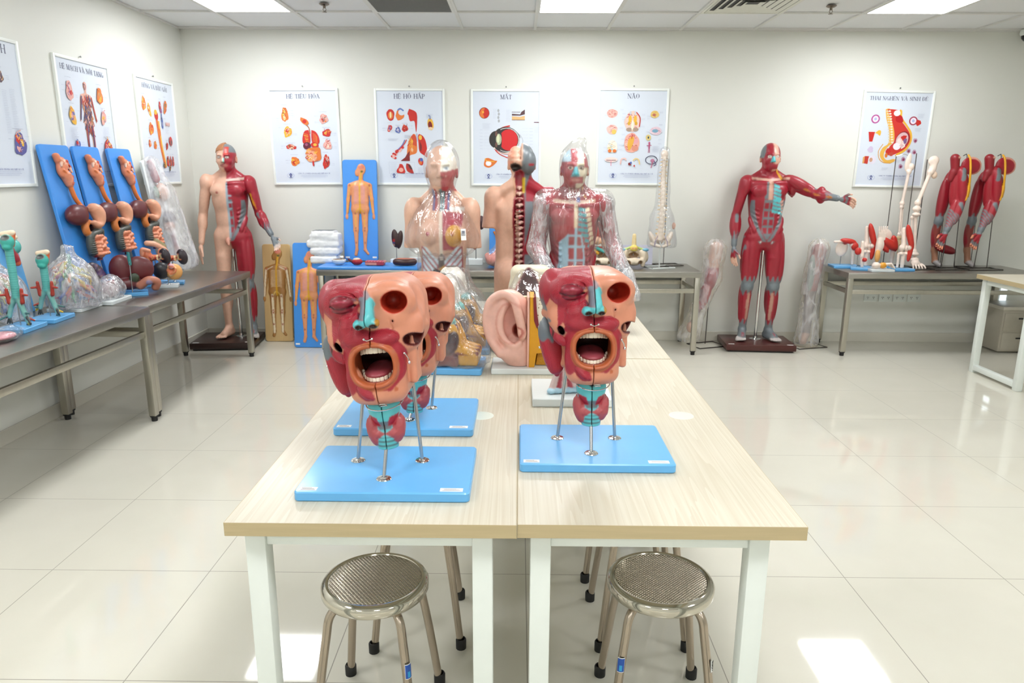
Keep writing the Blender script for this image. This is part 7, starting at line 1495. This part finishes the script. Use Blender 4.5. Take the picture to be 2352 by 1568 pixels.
t = thing('muscle_slab_model', 'flat red and pink tissue slab on the blue board', 'anatomical model', (-1.195, 5.92, zb), radians(-4)); v = Vol((-.10, -.05, 0), (.11, .06, .06), .003); v.add(sbox((0, 0, .022), (.078, .035, .019), .006), k=0, col='a83444'); v.add(sbox((.055, .01, .030), (.032, .030, .010), .005), k=.004, col='d08a76'); v.paint(lambda x, y, z: np.where((x < .02) & (y < -.02) & (z < .026), -1., 1.), 'd68c7c'); v.paint(lambda x, y, z: np.where((z > .036) & (np.mod(x, .024) < .008), -1., 1.), 'd07a84'); v.cut(plane((0, 0, 1), .0035), k=0); v.build('slab', 'a83444', t)
t = thing('dark_ring_organ', 'dark brown curled organ lying on the blue board', 'anatomical model', (-.945, 5.93, zb)); v = Vol((-.13, -.08, 0), (.13, .08, .08), .004); v.add(spl([(.07, .0, .030), (.02, -.03, .030), (-.05, -.025, .030), (-.08, .0, .03), (-.05, .03, .033), (.02, .035, .033), (.07, .01, .033)], .026), k=.006, col='3a1a16'); v.paint(lambda x, y, z: np.where((z > .042) & (y > .0), -1., 1.), 'b8705c'); v.cut(plane((0, 0, 1), .004), k=0); v.build('organ', '3a1a16', t)
t = thing('kidney_model', 'dark brown heart-shaped kidney on a thin rod and white base', 'anatomical model', (-1.055, 6.16, ZS + .022 * 0 + .0), 0, group='kidney models on stands'); plate(t, .10, .08, .05, WBASE)
v = Vol((-.06, -.05, .09), (.08, .05, .33), .004); v.add(ell((-.010, 0, .225), (.030, .028, .078), Ry(-4)), ell((.030, .0, .215), (.026, .026, .080), Ry(10)), k=.01, col='331a18'); v.paint(ell((-.018, -.028, .21), (.012, .02, .014)), 'b02020'); v.paint(ell((-.02, -.028, .19), (.012, .02, .008)), '4a4a80'); v.paint(ell((-.02, -.028, .168), (.009, .02, .014)), 'd8a890'); v.build('kidney', '331a18', t); rod(t, (.0, 0, .05), (0, 0, .16), .003)
def urinary(loc, label, flip=1):
    t = thing('urinary_system_model', label, 'anatomical model', loc, 0, group='urinary system models'); plate(t, .16, .10, .05, WBASE); v = Vol((-.10, -.05, .08), (.12, .05, .46), .004)
    v.add(ell((.070 * flip, 0, .36), (.030, .028, .060)), k=.004, col='3c1c22'); v.add(spl([(-.055 * flip, 0, .232), (.0, 0, .235), (.04 * flip, 0, .255), (.055 * flip, 0, .285)], .008), k=.004, col='8cc0dc'); v.add(ell((-.008, 0, .19), (.032, .026, .030)), cap((.0, 0, .19), (.012, 0, .14), .02, .014), k=.006, col='7c1c22'); v.add(cap((.06 * flip, 0, .32), (.025, 0, .26), .006), k=.004, col='b87060'); v.build('organs', '7c1c22', t); rod(t, (.022, 0, .05), (.022, 0, .42), .003, BLACK); return t
urinary((-.395, 6.20, ZS), 'thin rod with dark kidney, pale blue vessel and red bladder right of the female torso')
urinary((-1.02 + .02, 6.26, ZS), 'red kidney section on a thin rod, peeking out left of the female torso', 1).location = (-.885, 6.27, ZS + .0)
t = thing('pink_brain_bag', 'pink brain model in clear film on the back steel table', 'anatomical model', (-.215, 6.0, ZS)); v = Vol((-.10, -.08, 0), (.12, .08, .27), .0045); v.add(ell((.02, 0, .065), (.085, .06, .055)), k=.01, col='e08a7c'); v.add(cap((.05, .0, .10), (.08, .0, .22), .05, .028), k=.02, col='e08a7c'); v.add(ell((-.05, -.02, .10), (.022, .02, .03)), k=.01, col='e08a7c'); v.disp(lambda x, y, z: .006 * wav(x, y, z, 120, 2)); v.cut(plane((0, 0, 1), .002), k=0); v.build('brain', 'e08a7c', t)
wrap(t, [ell((.02, 0, .08), (.10, .08, .075)), cap((.05, 0, .12), (.085, 0, .25), .07, .03)], (-.13, -.12, -.01), (.18, .12, .32), .007, .04, .007, 55, FILM, 'plastic_bag', 71, cuts=[plane((0, 0, 1), .0015)])
t = thing('small_blue_board', 'small blue board with an orange strip, half hidden behind the back-view torso', 'board', (-.16, 6.26, ZS), (-radians(6), 0, 0)); plate(t, .20, .02, .32, BLUED); MB().tube([(-.06, -.014, .28), (-.02, -.016, .20), (.0, -.014, .12)], .008, 8).build('nerve_strip', mat('orange_strip', 'd07a30', .4), t)
# ---- right half of the back steel table
def pelvis(loc, label, top, seed):
    t = thing('pelvis_bone_model', label, 'anatomical model', loc, 0, group='cream pelvis bone models'); v = Vol((-.15, -.10, 0), (.15, .10, .26), .0045); B = 'e0d0b8'
    v.both(ell((.085, .02, .105), (.040, .045, .065), Ry(-25)), k=.01, col=B); v.both(cap((.06, -.02, .06), (.02, -.05, .05), .024, .020), cap((.085, .0, .07), (.075, -.02, .02), .026, .016), k=.012, col=B); v.add(ell((0, .03, .11), (.06, .03, .045)), ell((0, -.04, .055), (.05, .03, .035)), k=.015, col=B); v.cut(ell((-.055, -.07, .045), (.02, .04, .018)), ell((.055, -.07, .045), (.02, .04, .018)), ell((0, -.01, .10), (.042, .03, .03)), k=.008, col='8a6a4c'); v.cut(cap((0, -.09, .08), (0, -.09, .03), .004), k=.003, col='5a4030')
    v.disp(lambda x, y, z: .0025 * wav(x, y, z, 130, seed)); v.cut(plane((0, 0, 1), .003), k=0); v.build('pelvis', B, t)
    if top:
        v = Vol((-.14, -.05, .12), (.14, .05, .30), .004); v.add(cap((0, 0, .27), (0, 0, .20), .016, .020), k=.01, col='e6cf9a'); v.add(ell((0, -.01, .165), (.034, .025, .028)), k=.008, col='e2cf6a'); v.both(cap((.03, 0, .17), (.095, 0, .145), .010), k=.006, col='b9cf7a'); v.both(ell((.098, -.005, .150), (.030, .015, .014)), k=.004, col='79b6d0'); v.paint(ell((-.012, -.035, .165), (.010, .02, .008)), 'e09a70'); v.paint(ell((.012, -.035, .165), (.010, .02, .008)), 'e09a70'); v.build('vertebra_section', 'e2cf6a', t); rod(t, (0, .02, .10), (0, .01, .17), .004)
    else:
        v = Vol((-.12, -.06, .11), (.12, .06, .42), .005); v.add(ell((-.03, 0, .30), (.05, .04, .085), Ry(-20)), k=.01, col='a82420'); v.add(cap((.01, -.01, .36), (.05, -.01, .22), .022, .016), k=.008, col='c8602c'); v.add(ell((-.055, -.02, .225), (.036, .03, .034)), ell((.02, -.02, .20), (.044, .034, .040)), k=.006, col='dcae8c'); v.add(cap((-.08, .0, .16), (.08, .0, .14), .024), k=.01, col='b03028'); v.add(cap((-.06, -.02, .165), (.0, -.02, .135), .014), k=.004, col='4fa8a4'); v.add(cap((-.09, -.02, .145), (-.05, -.02, .12), .014), k=.004, col='d09a2c'); v.build('organ', 'a82420', t); rod(t, (0, .02, .09), (0, .01, .15), .004)
    return t
pelvis((.715, 6.06, ZS), 'cream pelvis bone with red organs above it, beside the wrapped torso arm', False, 1); pelvis((.97, 6.06, ZS), 'cream pelvis bone with yellow and blue vertebra section on top', True, 2)
t = thing('white_backing_card', 'pale lilac card standing behind the pelvis bone models', 'card', (1.02, 6.27, ZS), (-radians(4), 0, 0)); MB().box((0, 0, .085), (.30, .004, .17), .001).build('card', mat('lilac_card', 'd5d6e6', .5), t, False)
def wire_stand(t, w, d, rods=(), r=.003, m=None, z=0, rz=0):
    M = Matrix.Rotation(rz, 3, 'Z'); f = MB(); pts = [M @ Vector((a * w / 2, b * d / 2, z + r)) for a, b in ((-1, -1), (1, -1), (1, 1), (-1, 1))]; f.tube(pts, r * 1.3, 8, closed=True); b = f.build('wire_base', m or mat('dark_wire', '5a5552', .35, .9), t)
    for p0, p1 in rods: rod(t, p0, p1, r, m or mat('dark_wire', '5a5552', .35, .9), 'upright')
    return b
t = thing('spine_model', 'pale spine and pelvis model in clear film on a white wire stand', 'anatomical model', (1.19, 6.05, ZS)); wire_stand(t, .21, .15, [((0, .0, .004), (0, .02, .30))], .005, WHITEP, rz=radians(20))
v = Vol((-.13, -.09, .16), (.13, .10, .99), .0045); SB = 'e9d9c6'
for q in range(22):
    z = .90 - .027 * q - .0006 * q * q * .3; y = .02 * sin(q * .35); w = .013 + .0006 * q; v.add(cap((0, y, z), (0, y, z - .010), w, w), k=.002, col=SB); v.add(cap((0, y + .01, z), (0, y + .04, z - .012), .007, .005), k=.004, col=SB); v.both(cap((.005, y + .01, z), (.028 + .0006 * q, y + .015, z - .002), .0055), k=.004, col='e3c07c' if q % 3 else SB); v.both(ell((.020, y, z - .018), (.006, .006, .004)), k=.002, col='d8a03c' if q < 14 else 'dfb070')
v.add(ell((0, .02, .93), (.030, .03, .035)), k=.008, col='ecd8c4'); v.both(ell((.070, .015, .245), (.022, .05, .065), Ry(24)), k=.008, col=SB); v.add(ell((0, .035, .25), (.04, .02, .055)), k=.01, col=SB); v.both(cap((.075, .0, .20), (.015, -.05, .185), .014, .012), k=.01, col=SB); v.both(path([(.03, -.02, .27), (.05, -.035, .22), (.055, -.03, .18)], .004), k=.003, col='8a7a9a'); v.add(ell((.11, .03, .35), (.015, .02, .03)), k=.01, col='d9a890')
v.build('spine', SB, t); wrap(t, [cap((0, .01, .95), (0, .01, .40), .045, .07), cap((0, .01, .40), (.01, .0, .22), .10, .125)], (-.2, -.2, .14), (.2, .2, 1.05), .008, .05, .006, 50, FILM, 'plastic_bag', 81, cuts=[plane((0, 0, 1), .175)])
t = thing('empty_wire_stand', 'thin dark wire stand with one upright behind the spine model', 'stand', (1.30, 6.24, ZS)); wire_stand(t, .22, .16, [((-.035, .02, .004), (-.035, .02, .90))], .003, rz=radians(14))
# ---- wrapped limbs on floor stands
FILMB = film('beige_film', .24, .07, 18., 'faf6ee', (1, 1, .3), .007, .2)
t = thing('wrapped_arm_model', 'muscle arm model in cloudy film on a wire floor stand, left of the red figure', 'anatomical model', (1.665, 6.16, 0)); wire_stand(t, .27, .20, [((0, .05, .004), (0.01, .05, .86))], .004, rz=radians(20))
v = Vol((-.26, -.12, .10), (.16, .12, .93), .006); v.add(cap((.03, .0, .86), (.01, .0, .70), .055, .05), k=.02, col='c8a8a0'); v.add(mus((.02, 0, .74), (-.02, -.01, .50), .055), k=.01, col='9a3440'); v.add(mus((-.02, -.01, .56), (-.09, -.02, .33), .050), k=.006, col='a03a44'); v.add(cap((-.09, -.02, .34), (-.14, -.03, .22), .024, .02), k=.01, col='8a6a70'); v.add(ell((-.16, -.03, .17), (.035, .02, .05)), k=.015, col='c09a88'); v.add(ell((.06, .02, .87), (.03, .03, .02)), k=.01, col='d8a030'); v.build('arm', '9a3440', t)
wrap(t, [cap((.02, .0, .85), (.0, .0, .60), .095, .085), cap((.0, 0, .60), (-.10, -.02, .32), .085, .07), cap((-.10, -.02, .32), (-.17, -.03, .10), .07, .10)], (-.32, -.16, .05), (.18, .16, .96), .008, .04, .008, 45, FILMB, 'plastic_bag', 91)
t = thing('wrapped_leg_model', 'grey and pink leg model in cloudy film, right of the red figure', 'anatomical model', (2.540, 6.16, 0)); wire_stand(t, .28, .20, [((0, .06, .004), (.02, .06, .86))], .004, rz=radians(16))
v = Vol((-.16, -.12, .03), (.18, .12, .95), .006); v.add(cap((.03, .0, .84), (-.005, .0, .52), .062, .052), k=.02, col='a07a80'); v.add(cap((-.005, 0, .52), (-.01, .0, .12), .048, .034), k=.02, col='8f8a90'); v.add(mus((-.03, -.03, .80), (-.03, -.03, .50), .03), k=.006, col='8fa0a4'); v.add(cap((-.01, .0, .11), (-.05, -.05, .05), .035, .028), k=.01, col='b09a94'); v.add(ell((.06, .0, .86), (.05, .04, .03)), k=.01, col='b0b8b4'); v.build('leg', 'a07a80', t)
wrap(t, [cap((.03, .0, .86), (-.005, .0, .50), .090, .078), cap((-.005, 0, .50), (.0, .0, .06), .072, .105)], (-.2, -.18, .0), (.2, .18, 1.0), .008, .04, .007, 45, FILMB, 'plastic_bag', 93, cuts=[plane((0, 0, 1), .012)])
# ---- joint models on the right steel table
def joint(loc, rz, label, kind, bm, bw=.16, bd=.12):
    t = thing('joint_model', label, 'anatomical model', loc, rz, group='bone joint models with red ligaments'); plate(t, bw, bd, .02, bm); v = Vol((-.13, -.07, .02), (.13, .08, .36), .0036)
    if kind == 'knee':
        v.add(cap((-.015, .01, .30), (-.008, .0, .19), .014, .018), k=.01, col=BN); v.both(ell((.018, .0, .165), (.020, .024, .024)), k=.01, col=BN); v.both(ell((.016, .0, .125), (.020, .022, .014)), k=.008, col=BN); v.add(cap((0, .0, .12), (0, .0, .02), .017, .013), cap((-.032, .01, .12), (-.030, .01, .02), .010, .009), k=.006, col=BN); v.add(mus((-.008, -.022, .33), (.045, -.03, .16), .022), k=.004, col=RD); v.add(mus((.040, -.026, .20), (.030, -.02, .07), .017), k=.006, col=RD); v.add(ell((.022, -.03, .17), (.014, .012, .016)), k=.004, col=BN)
    elif kind == 'shoulder':
        v.add(ell((-.03, .01, .14), (.045, .012, .06), Ry(10)), k=.01, col=BN); v.add(cap((-.09, -.01, .19), (.03, -.02, .20), .010), k=.006, col=BN); v.add(ell((.045, -.01, .17), (.026, .026, .026)), cap((.05, -.01, .16), (.055, -.005, .02), .014, .011), k=.01, col=BN); v.add(mus((-.05, -.015, .205), (.06, -.02, .19), .020), ell((.055, -.025, .160), (.026, .02, .030)), k=.006, col=RD); v.add(cap((-.01, .0, .19), (-.02, .0, .20), .018), k=.006, col=RD)
    elif kind == 'hip':
        v.add(ell((-.02, .01, .23), (.055, .018, .06)), k=.01, col=BN); v.add(ell((.01, -.01, .17), (.03, .03, .03)), cap((.01, 0, .17), (.05, .0, .14), .016), cap((.05, 0, .15), (.045, 0, .02), .018, .014), k=.01, col=BN); v.add(mus((-.05, -.02, .22), (.055, -.03, .14), .030), mus((.03, -.02, .24), (.06, -.02, .13), .024), mus((-.06, .0, .20), (.0, -.03, .12), .022), k=.005, col=RD)
    elif kind == 'elbow':
        v.add(cap((-.005, 0, .20), (.0, 0, .10), .012, .016), cap((0, 0, .09), (.01, 0, .02), .011), k=.008, col=BN); v.add(ell((-.03, -.01, .135), (.022, .018, .028)), ell((.022, -.015, .075), (.016, .014, .016)), k=.006, col=RD)
    elif kind == 'foot':
        v.add(cap((-.02, .01, .02), (-.012, .0, .22), .016, .020), k=.01, col=BN); v.add(ell((-.005, -.005, .18), (.028, .022, .05)), k=.012, col=BN); v.add(ell((-.02, -.015, .10), (.020, .016, .045)), k=.008, col='dba45c')
        for q in range(5): v.add(path([(-.02 + .010 * q, -.005, .22), (-.028 + .013 * q, -.012, .27), (-.032 + .015 * q, -.012, .315)], [.0065, .0055, .0045]), k=.003, col=BN)
    elif kind == 'toes':
        v.add(ell((-.045, -.01, .045), (.03, .026, .024)), k=.008, col=BN); v.add(ell((.005, -.01, .045), (.028, .022, .022)), k=.006, col='e09a2c')
        for q in range(4): v.add(path([(.03, -.02 + .010 * q, .055), (.06 + .006 * q, -.025 + .014 * q, .06 - .008 * q), (.085, -.03 + .016 * q, .028)], [.009, .007, .006]), k=.004, col=BN)
    v.build('joint', BN, t).scale = (1.12, 1.0, 1.14)
    if kind in ('shoulder', 'elbow', 'hip'): rod(t, (-.03, .02, .02), (-.03, .015, .12), .003)
    return t
joint((2.80, 6.16, ZS), radians(-6), 'shoulder joint model with red ball muscle on blue base, leftmost of the joint models', 'shoulder', BLUE, .22, .18)
joint((2.865, 6.00, ZS + .0), radians(-24), 'small elbow joint with red patches beside the shoulder joint model', 'elbow', BLUE, .15, .12)
joint((2.945, 6.09, ZS), radians(0), 'knee joint with a long red muscle, left of the upright foot bones', 'knee', BLUE, .12, .10)
joint((3.02, 6.02, ZS), radians(0), 'upright cream foot bone model with an orange tendon', 'foot', WBASE, .12, .08)
joint((2.985, 5.895, ZS), radians(0), 'small toe bone model with an orange piece on a white base at the table edge', 'toes', WBASE, .19, .09)
joint((3.135, 6.14, ZS), radians(0), 'hip joint model with thick red muscles, right of the upright foot bones', 'hip', BLUE, .15, .13)
joint((3.185, 5.955, ZS), radians(4), 'knee joint with red muscles on a blue base, rightmost of the joint models', 'knee', BLUE, .17, .11)
# ---- bone arm and bone leg
def bones(v, pts, r0, r1, col=BN):
    for a, b in zip(pts, pts[1:]): v.add(cap(a, b, r0, r1), k=.006, col=col); v.add(ell(a, (r0 * 1.7, r0 * 1.5, r0 * 1.7)), ell(b, (r1 * 1.8, r1 * 1.5, r1 * 1.8)), k=.008, col=col)
def bone_hand(v, c, d, sc, col):
    c = np.array(c); v.add(ell(c, (.026 * sc, .012 * sc, .022 * sc)), k=.006, col=col)
    for q in range(5):
        a = -.45 + .22 * q; dd = np.array((sin(a), 0, -cos(a) * d)); L = (.07, .095, .10, .095, .08)[q] * sc; p = c + dd * .02 * sc
        for k in range(3): e = p + dd * L * .4; v.add(cap(p, e, .0055 * sc, .0042 * sc), k=.003, col=col); v.add(ell(e, (.0062 * sc, .006 * sc, .0062 * sc)), k=.002, col=col); p = e
t = thing('arm_bone_model', 'cream arm bone model hanging from a thin wire stand', 'anatomical model', (3.26, 6.20, ZS)); wire_stand(t, .26, .18, [((-.09, .04, .004), (-.09, .04, .93)), ((.03, -.05, .004), (.03, -.05, .95))], .0035, rz=radians(10))
v = Vol((-.10, -.06, .10), (.10, .06, 1.0), .004); v.add(ell((.0, .01, .88), (.024, .012, .075), Ry(8)), k=.006, col=BN); v.add(ell((.03, .0, .84), (.022, .016, .03)), k=.01, col=BN); bones(v, [(.012, 0, .80), (-.012, 0, .54)], .012, .012); bones(v, [(-.016, -.004, .51), (-.008, -.006, .28)], .009, .008); bones(v, [(.0, .006, .51), (.012, .0, .28)], .008, .009); bone_hand(v, (.0, -.004, .255), 1, 1.0, 'dcc39a'); v.build('arm_bones', BN, t); f = MB(); f.tube([(-.09, .04, .93), (-.03, .02, .945), (.0, .01, .93)], .003, 8); f.build('hook', CHROME, t)
t = thing('leg_bone_model', 'cream hip, leg and foot bones standing right of the bone arm', 'anatomical model', (3.36, 6.08, ZS)); wire_stand(t, .24, .18, [((.02, .06, .004), (.02, .06, .90))], .0035, rz=radians(8))
v = Vol((-.10, -.09, .0), (.13, .08, .98), .0045); v.add(ell((.045, .01, .89), (.045, .02, .040), Ry(-20)), ell((.045, .01, .83), (.03, .022, .055), Ry(14)), k=.014, col=BN); v.add(ell((.06, .0, .775), (.024, .016, .03)), k=.01, col='e0c6b0'); bones(v, [(.025, 0, .80), (-.045, 0, .55)], .016, .015); v.both(ell((.0, 0, 0), (.001, .001, .001)), k=0) if False else None; v.add(ell((-.05, -.005, .50), (.034, .026, .026)), ell((-.05, -.01, .455), (.033, .024, .018)), k=.01, col=BN); bones(v, [(-.05, 0, .45), (-.018, 0, .145)], .014, .012); bones(v, [(-.075, .005, .43), (-.045, .005, .15)], .008, .007); v.add(ell((-.015, -.005, .125), (.034, .022, .018)), k=.006, col=BN); v.add(ell((-.01, .0, .075), (.035, .03, .028)), ell((-.015, -.03, .05), (.04, .03, .024)), k=.01, col=BN)
for q in range(5): v.add(path([(-.040 + .018 * q, -.04, .045), (-.050 + .024 * q, -.065, .030), (-.052 + .025 * q, -.078, .014)], [.010, .008, .007]), k=.003, col=BN)
v.cut(plane((0, 0, 1), .006), k=0); v.build('leg_bones', BN, t)
# ---- muscled arms and legs on stands
def limb_stand(loc, la, ll, s1):
    t = thing('muscle_arm_model', la, 'anatomical model', loc, 0, group='red muscle arm models on wire stands'); RA = '9c1526'; wire_stand(t, .30, .15, [((.09, .05, .004), (.06, .05, .80)), ((-.02, .05, .004), (.0, .05, .55))], .0035, rz=radians(6))
    v = Vol((-.22, -.11, .08), (.16, .10, .95), .0048); sh, el_, wr = (.0, 0, .80), (.015, -.01, .545), (-.075, -.05, .33)
    v.add(cap(sh, el_, .048, .040), cap(el_, wr, .040, .025), k=.015, col=RA); v.add(mus((-.005, -.03, .82), (.03, -.035, .53), .038), mus((.045, .0, .78), (.05, .0, .54), .034), mus((-.035, .0, .80), (-.02, .01, .52), .036), k=.004, col=RA)
    v.add(mus((.035, -.03, .60), (-.03, -.05, .38), .034), mus((-.01, -.02, .58), (-.06, -.03, .38), .030), k=.004, col=RA); v.add(ell((.085, .005, .850), (.085, .022, .072), Ry(14)), k=.01, col=RA); v.add(cap((-.06, .0, .91), (-.045, .0, .80), .036, .03), cap((-.06, 0, .80), (-.075, 0, .74), .03, .02), k=.008, col='8a1422'); v.add(ell((-.05, -.01, .915), (.03, .025, .016)), k=.006, col='d9a898')
    fingers(v, (-.105, -.065, .265), (-.5, -.25, -.9), (.1, -.9, .3), (-.8, -.1, .5), (RA, '6f6a6c', 'd88a68'), curl=.2)
    v.add(spl([(.030, -.025, .935), (.035, -.050, .90), (.040, -.068, .80), (.050, -.062, .68), (.040, -.062, .58)], .0085), spl([(.045, -.064, .74), (.062, -.058, .66), (.058, -.055, .60)], .006), k=.002, col='dca018')
    P = v.paint; P(custom(lambda x, y, z: np.where((x > .06) & (z > .76) & (np.sqrt(((x - .078) / .085) ** 2 + ((z - .845) / .072) ** 2) > .84), -1., 1.), (0, 0, 0), (1, 1, 1))[0], 'd99a88'); P(cap((.01, -.05, .84), (.0, -.05, .74), .020), MG); P(cap((.005, -.06, .545), (.02, -.06, .50), .016), MG); P(lambda x, y, z: np.where((z < .475 - .9 * (x + .03)) & (z > .315) & (x > -.14) & (x < .04) & (np.mod(x * 1.3 + z * .8, .026) < .017), -1., 1.), MG); P(lambda x, y, z: np.where((z < .36) & (z > .30) & (np.abs(x + .085) < .035), -1., 1.), MG)
    v.build('arm', RA, t); f = MB(); f.tube([(.06, .05, .80), (.06, .04, .925), (.04, .02, .945), (.01, .01, .93)], .003, 8); f.build('hook', BLACK, t)
    t = thing('muscle_leg_model', ll, 'anatomical model', (loc[0] - .035, loc[1] + .125, loc[2]), 0, group='red muscle leg models on wire stands'); wire_stand(t, .16, .10, [((.05, .03, .004), (.03, .03, .62))], .003)
    v = Vol((-.12, -.09, .0), (.12, .09, .85), .005); v.add(mus((.03, 0, .80), (-.02, 0, .40), .046), mus((-.01, -.01, .74), (-.03, -.01, .42), .034), k=.006, col='8f1524'); v.add(ell((-.02, -.01, .40), (.036, .034, .05)), k=.01, col=MG); v.add(cap((-.02, 0, .38), (-.01, .02, .14), .032, .022), k=.012, col='8a3a34'); v.add(mus((-.02, .02, .38), (-.01, .02, .16), .034), k=.006, col='8f1524'); v.add(cap((-.01, .015, .16), (.0, .0, .05), .026, .024), k=.01, col='9a6a50'); v.add(cap((.0, .0, .05), (.02, -.05, .022), .024, .020), k=.01, col='8f8a88')
    v.paint(lambda x, y, z: np.where((np.abs(z - .40) < .045 + .02 * np.sin(160 * x)) , -1., 1.), MG); v.cut(plane((0, 0, 1), .006), k=0); v.build('leg', '8f1524', t)
limb_stand((3.625, 6.07, ZS), 'red muscle arm with yellow nerve hanging on a wire stand, left of two', 'muscle leg model standing behind the left red arm', 1)
limb_stand((3.905, 6.07, ZS), 'red muscle arm with yellow nerve hanging on a wire stand, right of two', 'muscle leg model standing behind the right red arm', 2)
t = thing('loose_muscle_piece', 'dark red spindle-shaped muscle piece hung between the two red arms', 'anatomical model', (3.645, 6.16, ZS)); v = Vol((-.10, -.04, .10), (.12, .05, .22), .004); v.add(mus((-.09, 0, .185), (.085, 0, .135), .036), k=0, col='7c1320'); v.build('muscle', '7c1320', t); rod(t, (.085, .0, .135), (.10, .0, .003), .0025, BLACK, 'wire'); rod(t, (-.02, .01, .003), (-.02, .01, .17), .0025, BLACK, 'wire')
# ---- beige drawer unit under the right wooden table, added glowing strip for the streak of light on the wall
t = thing('drawer_unit', 'beige drawer unit on the floor under the right wooden table', 'cabinet', (4.27, 6.11, 0)); bg = mat('beige_metal', 'b9b3a4', .4); MB().box((0, 0, .19), (.36, .30, .36), .006).build('carcass', bg, t); MB().box((0, 0, .385), (.38, .32, .03), .004).build('lid', mat('beige_lid', 'c9c4b6', .4), t)
for q in range(2): d_ = MB().box((0, -.153, .10 + .17 * q), (.33, .012, .15), .003).build('drawer', bg, t); MB().box((0, -.163, .13 + .17 * q), (.10, .008, .012), .002).build('handle', BLACK, d_)
glow = MB().box((0, 0, 0), (.05, .01, .27)).build('glow_strip_1', mat('light_streak_glow', (.80, .93, 1.), .3, emit=2.2, var=0), None, False, loc=(4.335, YB - .004, .51)); glow['kind'] = 'structure'  # emissive box added for the bright streak; the wall has no opening here
